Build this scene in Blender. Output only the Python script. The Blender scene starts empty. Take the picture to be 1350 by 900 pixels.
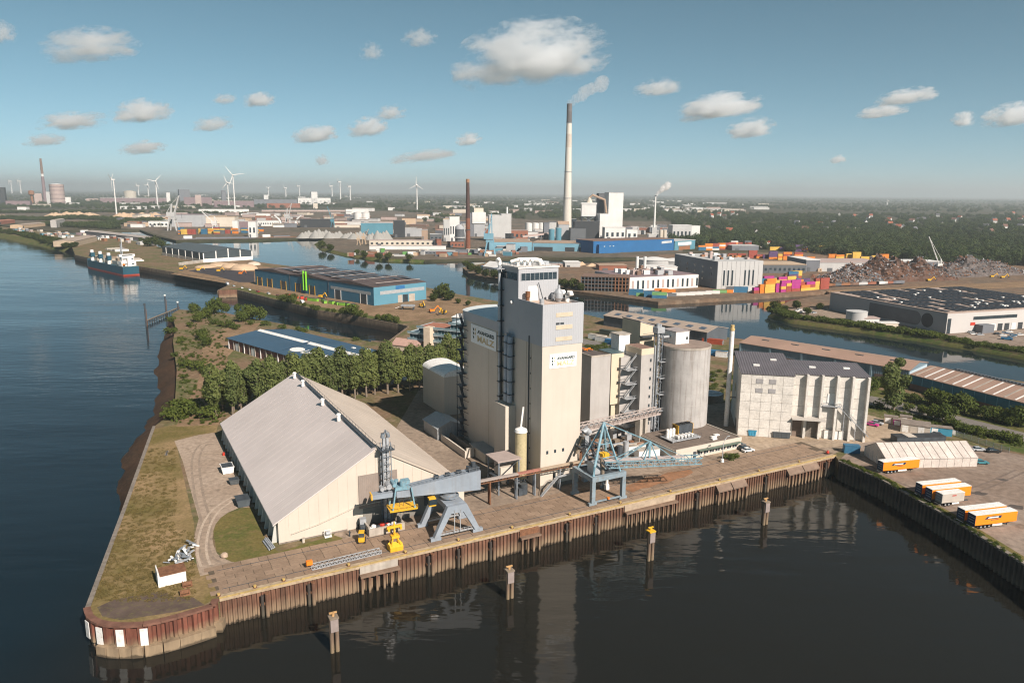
import bpy, bmesh, math, random
from mathutils import Vector, Matrix, noise as mnoise
from mathutils.geometry import tessellate_polygon
random.seed(7)
S = bpy.context.scene
COL = S.collection
R = math.radians

# ---------------------------------------------------------------- camera, sky, sun, exposure
FPX, CAM_H, PITCH, ROLL = 980.0, 86.0, math.atan((450 - 253.2) / 980.0), R(0.45)
cam = bpy.data.cameras.new('camera'); cam.sensor_width = 36.0
cam.lens = 36.0 * FPX / 1350.0; cam.clip_start = 1.0; cam.clip_end = 80000.0
camo = bpy.data.objects.new('camera', cam); COL.objects.link(camo)
FW = Vector((0, math.cos(PITCH), -math.sin(PITCH))); UP0 = Vector((0, math.sin(PITCH), math.cos(PITCH))); RT0 = Vector((1, 0, 0))
RT = RT0 * math.cos(ROLL) + UP0 * math.sin(ROLL); UP = UP0 * math.cos(ROLL) - RT0 * math.sin(ROLL)
camo.matrix_world = Matrix(((RT.x, UP.x, -FW.x, 0), (RT.y, UP.y, -FW.y, 0), (RT.z, UP.z, -FW.z, CAM_H), (0, 0, 0, 1)))
S.camera = camo

SUN_AZ, SUN_EL = 142.0, 36.5          # compass bearing (from +Y, clockwise) and height of the sun
world = bpy.data.worlds.new('World'); S.world = world; world.use_nodes = True
wn = world.node_tree; bg = wn.nodes['Background']
sky = wn.nodes.new('ShaderNodeTexSky'); sky.sky_type = 'NISHITA'; sky.sun_disc = False
sky.sun_elevation = R(SUN_EL); sky.sun_rotation = R(SUN_AZ); sky.altitude = 50; sky.air_density = 0.5; sky.dust_density = 0.0; sky.ozone_density = 3.4
hs = wn.nodes.new('ShaderNodeHueSaturation'); hs.inputs['Saturation'].default_value = 0.88; hs.inputs['Hue'].default_value = 0.458
wn.links.new(sky.outputs[0], hs.inputs['Color']); wn.links.new(hs.outputs[0], bg.inputs[0]); bg.inputs[1].default_value = 0.055
sl = bpy.data.lights.new('sun', 'SUN'); sl.energy = 4.8; sl.angle = R(0.5); sl.color = (1.0, 0.885, 0.785)
so = bpy.data.objects.new('sun', sl); COL.objects.link(so)
sd = Vector((math.sin(R(SUN_AZ)) * math.cos(R(SUN_EL)), math.cos(R(SUN_AZ)) * math.cos(R(SUN_EL)), math.sin(R(SUN_EL))))
so.rotation_euler = sd.to_track_quat('Z', 'Y').to_euler()
vs = S.view_settings; vs.view_transform = 'Standard'; vs.look = 'None'; vs.gamma = 1.0; vs.exposure = 0.64; vs.use_curve_mapping = False
S.render.engine = 'CYCLES'
cy = S.cycles; cy.max_bounces = 9; cy.diffuse_bounces = 2; cy.glossy_bounces = 3; cy.transmission_bounces = 3; cy.transparent_max_bounces = 6; cy.volume_bounces = 8
cy.use_denoising = True; cy.use_adaptive_sampling = True; cy.adaptive_threshold = 0.02; cy.caustics_reflective = False; cy.caustics_refractive = False
cy.filter_width = 1.15; cy.volume_step_rate = 1.0; cy.volume_max_steps = 128

# ---------------------------------------------------------------- survey helpers
def G(px, py, z=0.0):
    """point of the plane z=const that the survey photograph (1350x900) shows at px, py"""
    d = FW + RT * ((px - 675) / FPX) - UP * ((py - 450) / FPX)
    t = (z - CAM_H) / d.z
    return Vector((d.x * t, d.y * t, z))
def HT(p, py):
    """height of something standing at p whose top is at row py"""
    a = Vector((p.x, p.y, -CAM_H)); k = (450 - py) / FPX
    return (k * a.dot(FW) - a.dot(UP)) / (UP.z - k * FW.z)
def U(az): return Vector((math.sin(R(az)), math.cos(R(az)), 0))
def AZ(a, b): return math.degrees(math.atan2(b.x - a.x, b.y - a.y))

# ---------------------------------------------------------------- object helpers
class MB:
    def __init__(s): s.v = []; s.f = []; s.m = []; s.mi = 0
    def add(s, vs, fs):
        n = len(s.v); s.v += [tuple(x) for x in vs]; s.f += [tuple(i + n for i in f) for f in fs]; s.m += [s.mi] * len(fs); return s
    def box(s, x0, x1, y0, y1, z0, z1):
        return s.add([(x0,y0,z0),(x1,y0,z0),(x1,y1,z0),(x0,y1,z0),(x0,y0,z1),(x1,y0,z1),(x1,y1,z1),(x0,y1,z1)],
                     [(0,3,2,1),(4,5,6,7),(0,1,5,4),(1,2,6,5),(2,3,7,6),(3,0,4,7)])
    def quad(s, a, b, c, d): return s.add([a, b, c, d], [(0,1,2,3)])
    def prism(s, poly, z0, z1, cap0=True):
        n = len(poly); ar = sum(poly[i][0]*poly[(i+1)%n][1]-poly[(i+1)%n][0]*poly[i][1] for i in range(n))
        if ar < 0: poly = poly[::-1]
        vs = [(p[0],p[1],z0) for p in poly] + [(p[0],p[1],z1) for p in poly]
        fs = [(i,(i+1)%n,(i+1)%n+n,i+n) for i in range(n)]
        tri = tessellate_polygon([[Vector((p[0],p[1],0)) for p in poly]])
        for t in tri:
            a, b, c = (poly[i] for i in t)
            if (b[0]-a[0])*(c[1]-a[1])-(b[1]-a[1])*(c[0]-a[0]) < 0: t = (t[0],t[2],t[1])
            fs.append(tuple(i+n for i in t))
            if cap0: fs.append((t[0],t[2],t[1]))
        return s.add(vs, fs)
    def extr(s, prof, y0, y1):
        """profile in x,z pushed along y"""
        n = len(prof); vs = [(p[0],y0,p[1]) for p in prof] + [(p[0],y1,p[1]) for p in prof]
        ar = sum(prof[i][0]*prof[(i+1)%n][1]-prof[(i+1)%n][0]*prof[i][1] for i in range(n))
        fs = [(i,i+n,(i+1)%n+n,(i+1)%n) if ar < 0 else (i,(i+1)%n,(i+1)%n+n,i+n) for i in range(n)]
        c0 = tuple(range(n)); c1 = tuple(i+n for i in range(n))
        fs += [c0[::-1], c1] if ar < 0 else [c0, c1[::-1]]
        # orientation handled by recalc
        return s.add(vs, fs)
    def extrx(s, prof, x0, x1):
        """profile in y,z pushed along x"""
        n = len(prof); vs = [(x0,p[0],p[1]) for p in prof] + [(x1,p[0],p[1]) for p in prof]
        fs = [(i,(i+1)%n,(i+1)%n+n,i+n) for i in range(n)] + [tuple(range(n))[::-1], tuple(i+n for i in range(n))]
        return s.add(vs, fs)
    def cyl(s, x, y, z0, z1, r0, r1=None, n=14, cap=True):
        r1 = r0 if r1 is None else r1
        vs = [(x+r0*math.cos(2*math.pi*i/n), y+r0*math.sin(2*math.pi*i/n), z0) for i in range(n)]
        vs += [(x+r1*math.cos(2*math.pi*i/n), y+r1*math.sin(2*math.pi*i/n), z1) for i in range(n)]
        fs = [(i,(i+1)%n,(i+1)%n+n,i+n) for i in range(n)]
        if cap: fs += [tuple(range(n))[::-1], tuple(i+n for i in range(n))]
        return s.add(vs, fs)
    def bar(s, p, q, w, h=None, up=None):
        h = w if h is None else h; p = Vector(p); q = Vector(q); d = (q-p)
        if d.length < 1e-6: return s
        d.normalize(); u = up or (Vector((0,0,1)) if abs(d.z) < .95 else Vector((1,0,0)))
        a = d.cross(u).normalized(); b = a.cross(d); a *= w/2; b *= h/2
        return s.add([p-a-b,p+a-b,p+a+b,p-a+b,q-a-b,q+a-b,q+a+b,q-a+b], [(0,3,2,1),(4,5,6,7),(0,1,5,4),(1,2,6,5),(2,3,7,6),(3,0,4,7)])
    def tube(s, pts, r, n=8):
        pts = [Vector(p) for p in pts]; rings = []
        for i, p in enumerate(pts):
            d = (pts[min(i+1,len(pts)-1)] - pts[max(i-1,0)]).normalized()
            u = Vector((0,0,1)) if abs(d.z) < .9 else Vector((1,0,0)); a = d.cross(u).normalized(); b = a.cross(d)
            rr = r[i] if isinstance(r, (list,tuple)) else r
            rings.append([p + (a*math.cos(2*math.pi*k/n) + b*math.sin(2*math.pi*k/n))*rr for k in range(n)])
        vs = [x for rg in rings for x in rg]; fs = []
        for i in range(len(pts)-1):
            for k in range(n): fs.append((i*n+k, i*n+(k+1)%n, (i+1)*n+(k+1)%n, (i+1)*n+k))
        fs += [tuple(range(n))[::-1], tuple((len(pts)-1)*n+k for k in range(n))]
        return s.add(vs, fs)
    def ball(s, c, r, rz=None, n=8, m=6):
        rz = rz or r; vs = [(c[0],c[1],c[2]+rz)]; fs = []
        for j in range(1, m):
            t = math.pi*j/m
            for i in range(n):
                a = 2*math.pi*i/n; vs.append((c[0]+r*math.sin(t)*math.cos(a), c[1]+r*math.sin(t)*math.sin(a), c[2]+rz*math.cos(t)))
        vs.append((c[0],c[1],c[2]-rz)); L = len(vs)-1
        for i in range(n):
            fs.append((0, 1+i, 1+(i+1)%n)); fs.append((L, L-n+(i+1)%n, L-n+i))
            for j in range(m-2): fs.append((1+j*n+i, 1+(j+1)*n+i, 1+(j+1)*n+(i+1)%n, 1+j*n+(i+1)%n))
        return s.add(vs, fs)
    def rot(s, ang, i0=0, c=(0,0,0)):
        ca, sa = math.cos(ang), math.sin(ang)
        for i in range(i0, len(s.v)):
            x, y, z = s.v[i]; x -= c[0]; y -= c[1]; s.v[i] = (x*ca-y*sa+c[0], x*sa+y*ca+c[1], z)
        return s
    def mesh(s, name, mats, smooth=False):
        me = bpy.data.meshes.new(name); me.from_pydata(s.v, [], s.f)
        mats = mats if isinstance(mats, (list,tuple)) else [mats]
        for m in mats: me.materials.append(m)
        if len(mats) > 1: me.polygons.foreach_set('material_index', s.m)
        bm = bmesh.new(); bm.from_mesh(me); bmesh.ops.recalc_face_normals(bm, faces=bm.faces); bm.to_mesh(me); bm.free()
        if smooth: me.polygons.foreach_set('use_smooth', [True]*len(me.polygons)); me.set_sharp_from_angle(angle=R(40))
        me.update(); return me
def obj(name, mb, mats, parent=None, smooth=False, loc=None, label=None):
    me = mb if isinstance(mb, bpy.types.Mesh) else mb.mesh(name, mats, smooth)
    o = bpy.data.objects.new(name, me); COL.objects.link(o)
    if parent: o.parent = parent
    if loc is not None: o.location = loc
    if label: o['label'] = label
    return o
def tag(o, label, cat, group=None, kind=None):
    if label: o['label'] = label
    if cat: o['category'] = cat
    if group: o['group'] = group
    if kind: o['kind'] = kind
    return o
def thing(name, label, cat, loc=(0,0,0), az=90.0, group=None):
    """Empty at the base; local +x runs along compass bearing az, +y 90 degrees left of it"""
    o = bpy.data.objects.new(name, None); COL.objects.link(o); o.empty_display_size = 1
    o.location = loc; o.rotation_euler = (0, 0, R(90 - az)); tag(o, label, cat, group); return o
def struct(name, mb, mats, parent=None, kind='structure', smooth=False):
    o = obj(name, mb, mats, parent, smooth)
    if not parent: o['kind'] = kind
    return o
def dup(root, loc=None, az=None, label=None, group=None, scale=None):
    r = root.copy(); COL.objects.link(r)
    if loc is not None: r.location = loc
    if az is not None: r.rotation_euler = (0, 0, R(90 - az))
    if scale is not None: r.scale = (scale, scale, scale) if not isinstance(scale, tuple) else scale
    if label: r['label'] = label
    if group: r['group'] = group
    for ch in list(root.children):
        c = ch.copy(); COL.objects.link(c); c.parent = r
        for g in list(ch.children):
            d = g.copy(); COL.objects.link(d); d.parent = c
    return r

# ---------------------------------------------------------------- materials
def newmat(name):
    m = bpy.data.materials.new(name); m.use_nodes = True; return m, m.node_tree, m.node_tree.nodes['Principled BSDF']
def N(t, kind, **kw):
    n = t.nodes.new(kind)
    for k, v in kw.items():
        if k in n.inputs: n.inputs[k].default_value = v
        else: setattr(n, k, v)
    return n
def ramp(t, fac, stops, interp='LINEAR'):
    r = t.nodes.new('ShaderNodeValToRGB'); r.color_ramp.interpolation = interp; e = r.color_ramp.elements
    while len(e) < len(stops): e.new(0.5)
    for i, (p, c) in enumerate(stops): e[i].position = p; e[i].color = (*c, 1) if len(c) == 3 else c
    t.links.new(fac, r.inputs[0]); return r.outputs[0]
def mix(t, fac, a, b, bt='MIX'):
    m = t.nodes.new('ShaderNodeMix'); m.data_type = 'RGBA'; m.blend_type = bt
    for s, v in ((0, fac), (6, a), (7, b)):
        if hasattr(v, 'is_linked'): t.links.new(v, m.inputs[s])
        elif s == 0: m.inputs[0].default_value = v
        else: m.inputs[s].default_value = (*v[:3], 1)
    return m.outputs[2]
def coords(t, scale=(1,1,1), src='Object'):
    c = t.nodes.new('ShaderNodeTexCoord'); mp = t.nodes.new('ShaderNodeMapping'); mp.inputs['Scale'].default_value = scale
    t.links.new(c.outputs[src], mp.inputs[0]); return mp.outputs[0]
def noise(t, vec, scale, detail=4, rough=.55):
    n = N(t, 'ShaderNodeTexNoise', Scale=scale, Detail=detail, Roughness=rough); t.links.new(vec, n.inputs['Vector']); return n.outputs['Fac']
def bump(t, b, h, strength=.5, dist=.1):
    n = N(t, 'ShaderNodeBump', Strength=strength, Distance=dist); t.links.new(h, n.inputs['Height']); t.links.new(n.outputs[0], b.inputs['Normal'])
MATS = {}
ORD = 'first second third fourth fifth sixth seventh eighth ninth tenth eleventh twelfth thirteenth fourteenth fifteenth sixteenth seventeenth eighteenth nineteenth twentieth'.split()
def M(name, col=None, rough=.75, var=.18, sc=.35, streak=0.0, corr=None, metal=0.0, dirt=None, bmp=0.0, spec=.3):
    """painted / plain surface: blotches, vertical dirt streaks, optional corrugation (axis, pitch)"""
    if name in MATS: return MATS[name]
    m, t, b = newmat(name); v = coords(t)
    n1 = noise(t, v, sc, 6, .62)
    c = ramp(t, n1, [(.3, tuple(x*(1-var) for x in col)), (.7, tuple(min(1, x*(1+var)) for x in col))])
    if streak:
        v2 = coords(t, (1, 1, .05)); n2 = noise(t, v2, .9, 5, .6)
        dc = dirt or tuple(x*.5 for x in col)
        f = ramp(t, n2, [(.48, (0,0,0)), (.75, (streak,)*3)])
        c = mix(t, f, c, dc)
    elif dirt:
        n2 = noise(t, v, sc*3.1, 7, .65); f = ramp(t, n2, [(.5, (0,0,0)), (.68, (.8,)*3)]); c = mix(t, f, c, dirt)
    t.links.new(c, b.inputs['Base Color']); b.inputs['Roughness'].default_value = rough; b.inputs['Metallic'].default_value = metal
    b.inputs['Specular IOR Level'].default_value = spec
    if corr:
        w = N(t, 'ShaderNodeTexWave', Scale=1.0, wave_type='BANDS', bands_direction=corr[0])
        w.inputs['Scale'].default_value = 0.314 / corr[1] ; t.links.new(v, w.inputs['Vector']); bump(t, b, w.outputs['Fac'], corr[2] if len(corr) > 2 else .6, corr[1]*.2)
    elif bmp:
        bump(t, b, noise(t, v, 2.2, 6, .65), .6, bmp)
    MATS[name] = m; return m
# ---------------------------------------------------------------- water and land
WZ = -6.5          # tidal river and dock
HZ = -2.7          # impounded harbour basin behind
def PX(p):
    v = Vector((p[0], p[1], (p[2] if len(p) > 2 else 0.0) - CAM_H)); z = v.dot(FW)
    return 675 + FPX*v.dot(RT)/z, 450 - FPX*v.dot(UP)/z
def water_mat(name, base, sc, strength, rough, stretch=(1, 1, 1)):
    m, t, b = newmat(name); v = coords(t, stretch)
    n1 = noise(t, v, sc, 3, .5); n2 = noise(t, v, sc*.13, 3, .5); n3 = noise(t, v, .006, 3, .6)
    add = N(t, 'ShaderNodeMath', operation='MULTIPLY_ADD'); t.links.new(n2, add.inputs[0]); add.inputs[1].default_value = 2.2; t.links.new(n1, add.inputs[2])
    k = N(t, 'ShaderNodeMath', operation='MULTIPLY'); t.links.new(add.outputs[0], k.inputs[0])
    t.links.new(ramp(t, n3, [(.38, (.35,)*3), (.62, (1,)*3)]), k.inputs[1])
    bump(t, b, k.outputs[0], strength, .5)
    c = ramp(t, noise(t, v, .02, 4, .6), [(.3, tuple(x*.8 for x in base)), (.7, tuple(x*1.25 for x in base))])
    t.links.new(c, b.inputs['Base Color']); b.inputs['Roughness'].default_value = rough; b.inputs['IOR'].default_value = 1.33
    b.inputs['Specular IOR Level'].default_value = .5
    return m
W_RIVER = water_mat('river_water', (.0045, .0115, .0165), .16, .5, .06, (.45, 1.3, 1))
W_DOCK = water_mat('dock_water', (.0135, .0132, .0105), .42, .06, .03)
W_BASIN = water_mat('basin_water', (.010, .018, .021), .12, .14, .06)
def silt(m, c2):   # the dock is siltier than the river: the water colour changes over the mouth of the dock
    t = m.node_tree; b = t.nodes['Principled BSDF']; l = b.inputs['Base Color'].links[0].from_socket
    sp = N(t, 'ShaderNodeSeparateXYZ'); t.links.new(coords(t), sp.inputs[0]); mr = N(t, 'ShaderNodeMapRange', interpolation_type='SMOOTHSTEP'); t.links.new(sp.outputs[0], mr.inputs[0]); mr.inputs[1].default_value = -112; mr.inputs[2].default_value = -62
    t.links.new(mix(t, mr.outputs[0], l, c2), b.inputs['Base Color'])
silt(W_RIVER, (.0135, .0132, .0105)); W_DOCK = W_RIVER
def flat(poly, z): 
    mb = MB(); vs = [(p[0], p[1], z) for p in poly]
    mb.add(vs, [t for t in tessellate_polygon([[Vector(v) for v in vs]])]); return mb
Q0 = G(289, 788); Q1 = G(1101, 600); QD = (Q1-Q0).normalized(); QAZ = AZ(Q0, Q1); QL = (Q1-Q0).length; QI = Vector((-QD.y, QD.x, 0))  # QI points inland
def qs(px):   # distance along the quay edge that the survey shows at column px
    a, b = -60.0, QL+20
    for _ in range(50):
        m = (a+b)/2
        if PX(Q0+QD*m)[0] < px: a = m
        else: b = m
    return a
P = lambda L, z=0.0: [G(x, y, z) for x, y in L]
split = G(116, 800)
ro = struct('river', flat([Vector((-9000, -300, 0)), Vector((split.x-2, -300, 0)), Vector((split.x-2, split.y+4, 0))] + P([(200,570),(230,500),(560,452)], WZ) + [Vector((-40, 640, 0)), Vector((-230, 1000, 0)), Vector((-600, 1300, 0)), Vector((-9000, 9000, 0))], WZ), W_RIVER)
struct('dock_basin_water', flat([Vector((split.x-2.02, -300, 0)), Vector((900, -300, 0)), Vector((900, 200, 0)), Vector((200, 300, 0)), Vector((0, 260, 0)), Vector((split.x-2.02, split.y+4, 0))], WZ-.01), W_DOCK)
struct('harbour_water', flat(P([(60,307),(110,322),(190,338),(300,356),(400,385),(540,412),(600,405),(700,420),(900,455),(1100,490),(1450,540)])+[Vector((1500, 400, 0)), Vector((1500, 1600, 0)), Vector((-900, 2400, 0))]+P([(0,290)]), HZ), W_BASIN)

def ground_mat(name, a, b_, c_, sc=.05, det=.6, bmpd=.05, f=(.42, .58)):
    m, t, b = newmat(name); v = coords(t)
    n1 = noise(t, v, sc, 7, .62); n2 = noise(t, v, sc*6, 6, .65); n3 = noise(t, v, det, 5, .6)
    c = mix(t, ramp(t, n1, [(f[0], (0,)*3), (f[1], (1,)*3)]), a, b_)
    c = mix(t, ramp(t, n2, [(.5, (0,)*3), (.66, (.85,)*3)]), c, c_)
    c = mix(t, .55, c, ramp(t, n3, [(.3, (.45,)*3), (.7, (1.25,)*3)]), 'MULTIPLY')
    t.links.new(c, b.inputs['Base Color']); b.inputs['Roughness'].default_value = .95; b.inputs['Specular IOR Level'].default_value = .1
    bump(t, b, n3, .7, bmpd); MATS[name] = m; return m
GR_WASTE = ground_mat('waste_ground', (.20,.135,.085), (.11,.115,.045), (.26,.19,.125), .045)
GR_GRASS = ground_mat('dry_grass', (.15,.122,.042), (.31,.215,.115), (.22,.16,.075), .03, 1.2, .05, (.42,.58))
GR_LAWN = ground_mat('lawn', (.115,.118,.036), (.165,.135,.048), (.20,.15,.065), .07, 1.2)
GR_FIELD = ground_mat('far_ground', (.055,.062,.035), (.10,.085,.055), (.045,.05,.03), .004, .05)
GR_YARD = ground_mat('yard_concrete', (.25,.19,.15), (.31,.25,.205), (.20,.15,.115), .03, .5)
GR_GRAVEL = ground_mat('pale_gravel', (.42,.33,.245), (.36,.28,.20), (.30,.23,.16), .04, .7)
GR_TARMAC = ground_mat('old_tarmac', (.27,.21,.16), (.33,.26,.20), (.20,.155,.12), .05, .7)
GR_DIRT = ground_mat('bare_dirt', (.30,.20,.125), (.22,.145,.09), (.16,.13,.06), .06, .8)
GR_MUD = ground_mat('tidal_mud', (.075,.045,.028), (.055,.036,.024), (.10,.06,.036), .12, 1.5)
GR_STONE = ground_mat('stone_revetment', (.20,.13,.095), (.25,.165,.115), (.14,.11,.05), .06, 1.8, .15)
GR_BANK = ground_mat('grassy_bank', (.07,.10,.025), (.12,.115,.04), (.17,.13,.07), .05, .7)
def wall_mat(name, top, low, zb, sc=.5):
    """rust or masonry above, mud-coated tidal zone below height zb"""
    m, t, b = newmat(name); v = coords(t, (1, 1, .22)); w = coords(t)
    n1 = noise(t, v, sc, 6, .65); n2 = noise(t, w, .35, 5, .6)
    c = ramp(t, n1, [(.25, tuple(x*.45 for x in top)), (.5, top), (.72, tuple(min(1, x*1.6) for x in top))])
    l = ramp(t, n1, [(.25, tuple(x*.7 for x in low)), (.7, tuple(x*1.2 for x in low))])
    g = N(t, 'ShaderNodeSeparateXYZ'); t.links.new(w, g.inputs[0])
    ma = N(t, 'ShaderNodeMath', operation='MULTIPLY_ADD'); t.links.new(n2, ma.inputs[0]); ma.inputs[1].default_value = 2.4; t.links.new(g.outputs[2], ma.inputs[2])
    f = N(t, 'ShaderNodeMapRange'); t.links.new(ma.outputs[0], f.inputs[0]); f.inputs[1].default_value = zb+1.2+1.3; f.inputs[2].default_value = zb+1.2-1.1
    wet = N(t, 'ShaderNodeMapRange'); t.links.new(ma.outputs[0], wet.inputs[0]); wet.inputs[1].default_value = WZ+1.75; wet.inputs[2].default_value = WZ+1.35
    c = mix(t, f.outputs[0], c, l); c = mix(t, wet.outputs[0], c, tuple(x*.3 for x in low))
    t.links.new(c, b.inputs['Base Color']); b.inputs['Roughness'].default_value = .85; bump(t, b, n1, .5, .08); MATS[name] = m; return m
RUST = wall_mat('rusty_sheet_pile', (.135,.066,.040), (.235,.165,.105), -4.1)
RUSTRED = wall_mat('red_rust_pile', (.15,.052,.032), (.25,.185,.115), -4.0)
DARKPILE = wall_mat('dark_pile_with_wall_shade', (.05,.04,.034), (.10,.085,.06), -4.0)  # shade of the trailer yard wall is in this colour; dark fender piles share it
FOOTING = wall_mat('muddy_footing', (.24,.175,.11), (.29,.215,.135), -5.2)
STONEW = wall_mat('old_masonry', (.17,.125,.085), (.055,.042,.03), -3.0)

S1 = P([(289,788),(1101,600),(1106,607),(1160,630),(1250,680),(1350,742),(1500,850)]) + [Vector((300,60,0)), Vector((700,120,0)), Vector((700,250,0))] + \
     P([(1450,519),(1350,503),(1215,481),(1100,463),(980,447),(900,437),(800,421),(740,407),(662,398),(600,387),(568,380),(480,363),(400,353),(345,346),(300,336),(270,329),(215,327),(185,318),(120,312),(60,305)]) + \
     P([(-200,276),(-200,282),(0,307),(60,318),(95,326),(99,336),(130,343),(189,352),(310,372.5),(288,383),(313,382),(368,396),(420,409),(470,417),(526,427.5),(540,431),(512,452),(489,450.5),(466,446),(422,438),(379,428),(340,421),(290,411),(236,408),(226,414),(231,430),(228,450),(233,488),(231,524),(220,549),(203,562),(166,665),(116,800),(119,811),(133,819),(160,822),(189,821),(233,811),(260,803),(279,797),(283,789.5)])
struct('ground', MB().prism([tuple(p[:2]) for p in S1], -12, 0, False), [GR_WASTE])
S2 = P([(-300,262),(-200,276),(60,303.5),(118,304),(184,303),(205,311),(232,317),(330,316.5),(430,313),(418,320),(425,327),(455,334),(500,341),(560,343),(620,341),(690,339),(780,341.5),(858,339.5),(900,336),(1500,331)]) + [Vector((9000,1500,0)), Vector((38000,9000,0)), Vector((38000,42000,0)), Vector((-38000,42000,0)), Vector((-38000,6000,0))]
struct('mainland_ground', MB().prism([tuple(p[:2]) for p in S2], -12, -.06, False), [GR_FIELD])
S3 = P([(610,353),(618,360),(640,366),(668,368),(740,379),(752,383),(800,389),(868,398),(1000,390.5),(1090,384),(1095,387),(1040,397),(1018,408),(1016,413),(1045,421),(1130,432),(1200,442),(1280,455),(1350,467),(1450,484)]) + [Vector((900,330,0)), Vector((2600,700,0))] + P([(1500,325),(870,335),(858,343),(800,346),(690,350),(640,347)])
struct('harbour_island_ground', MB().prism([tuple(p[:2]) for p in S3], -12, .05, False), [ground_mat('scrap_ground', (.20,.13,.085), (.15,.115,.085), (.25,.185,.13), .02, .3)])

def bank(name, line, out, mat, z0=0.02, z1=WZ-1.5, seg=6):
    """sloping shore under a polyline (survey px); out = metres pushed out at its foot, left of travel if positive"""
    pts = []
    for a, b in zip(line, line[1:]):
        pts += [a.lerp(b, k/seg) for k in range(seg)]
    pts.append(line[-1]); mb = MB(); rows = []
    for i, p in enumerate(pts):
        d = (pts[min(i+1, len(pts)-1)]-pts[max(i-1, 0)]).normalized(); nrm = Vector((-d.y, d.x, 0))
        k_ = i/(len(pts)-1)*(len(out)-1) if isinstance(out, tuple) else 0
        o = out if not isinstance(out, tuple) else out[int(k_)]+(out[min(int(k_)+1, len(out)-1)]-out[int(k_)])*(k_-int(k_))
        w = 1+.3*mnoise.noise(p*.06)+.15*mnoise.noise(p*.4)
        rows.append([(p-nrm*.6*(1 if o > 0 else -1))+Vector((0,0,z0)), p+nrm*o*.3*w+Vector((0,0,z0-1.2)), p+nrm*o*.75*w+Vector((0,0,z0+(z1-z0)*.62)), p+nrm*o*w+Vector((0,0,z1))])
    vs = [x for r in rows for x in r]
    fs = [(i*4+k, (i+1)*4+k, (i+1)*4+k+1, i*4+k+1) for i in range(len(rows)-1) for k in range(3)]
    return struct(name, MB().add(vs, fs), mat, smooth=True)
bank('mud_bank', P([(236,408),(228,450),(233,488),(231,524),(220,549),(203,562),(190,597),(174,640),(160,680)]), (-8,-10,-11,-11,-10.5,-10,-9,-5,-.6), GR_MUD, z0=-1.6, seg=9)
bank('river_bank', P([(-200,282),(0,307),(60,318),(95,326)]), -14, GR_BANK, z0=.3)
bank('canal_bank', P([(489,450.5),(466,446),(422,438),(379,428),(340,421),(290,411),(236,408)]), -4, GR_BANK)
bank('harbour_bank', P([(1016,413),(1045,421),(1130,432),(1200,442),(1280,455),(1350,467),(1450,484)]), -3, GR_BANK, z0=.25, z1=HZ-1)
bank('island_bank', P([(640,347),(610,353),(618,360),(640,366),(668,368),(740,379)]), 3, GR_BANK, z0=.25, z1=HZ-1)
bank('headland_bank', P([(430,313),(418,320),(425,327),(455,334),(500,341),(560,343)]), -6, GR_BANK, z0=.25, z1=HZ-1)

# surface sheets on the quay land
def sheet(name, px, mat, z): return struct(name, flat(P(px), z), mat)
sheet('grass_point', [(204,565),(290,548),(285,570),(232,583),(240,620),(256,690),(255,740),(290,768),(283,789),(260,802),(233,810),(189,820),(160,821),(133,818),(120,810),(117,800),(167,665)], GR_GRASS, .004)
sheet('lawn', [(280,690),(300,676),(330,668),(352,715),(367,727),(440,705),(452,709),(440,717),(410,726),(345,741),(305,741),(285,725)], GR_LAWN, .006)
sheet('path', [(230,581),(241,608),(252,648),(262,683),(259,695),(256,708),(256,724),(260,746),(264,759),(300,750),(340,742.5),(320,742),(305,740),(294,735),(286,729),(282,720),(280,710),(281,700),(284,691),(291,682),(301,675),(315,669),(336,668),(318,640),(300,600),(283,570),(262,573),(246,577)], ground_mat('path_gravel', (.35,.27,.205), (.40,.315,.245), (.29,.225,.17), .06, .8), .008)
sheet('bare_earth', [(300,432),(345,425),(300,470),(290,560),(232,562),(262,500),(268,450)], GR_DIRT, .005)
sheet('works_yard', [(440,705),(560,500),(600,500),(700,560),(960,530),(1105,565),(1130,585),(1090,602),(452,722)], GR_TARMAC, .003)
sheet('trailer_yard', [(1108,605),(1130,583),(1220,575),(1350,600),(1500,640),(1500,848),(1350,741),(1250,679),(1160,629)], GR_YARD, .006)
sheet('gravel_yard', [(920,560),(965,570),(1045,560),(1060,535),(1140,545),(1225,570),(1130,585),(1085,590),(975,607),(940,600)], GR_GRAVEL, .010)
sheet('verge', [(1120,508),(1200,520),(1500,590),(1500,640),(1350,598),(1240,572),(1140,540)], GR_BANK, .007)
sheet('road', [(1100,512),(1160,524),(1250,545),(1350,570),(1500,604),(1500,618),(1350,582),(1250,556),(1160,536),(1100,524)], M('asphalt', (.17,.155,.14), .9, .15, .2, dirt=(.22,.19,.16)), .012)
sheet('road', [(940,505),(880,480),(800,462),(740,445),(745,441),(880,470),(945,493)], MATS['asphalt'], .012)
sheet('hall_yard', [(225,361),(320,377),(368,393),(420,405),(470,413),(530,424),(600,418),(660,405),(568,384),(345,350),(300,340),(290,345)], GR_DIRT, .009)

# ---------------------------------------------------------------- haze
hz = MB().box(-40000, 40000, -500, 43000, -14, 352)
ho = obj('haze', hz, []); ho['kind'] = 'stuff'; ho['label'] = 'thin pale haze lying over the whole harbour'
m = bpy.data.materials.new('haze'); m.use_nodes = True; t = m.node_tree; t.nodes.clear()
out = t.nodes.new('ShaderNodeOutputMaterial'); pv = N(t, 'ShaderNodeVolumePrincipled', Density=0.000085, Anisotropy=.2); pv.inputs['Color'].default_value = (.80,.88,.92,1)
t.links.new(pv.outputs[0], out.inputs['Volume']); ho.data.materials.append(m); ho.display_type = 'WIRE'

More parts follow.
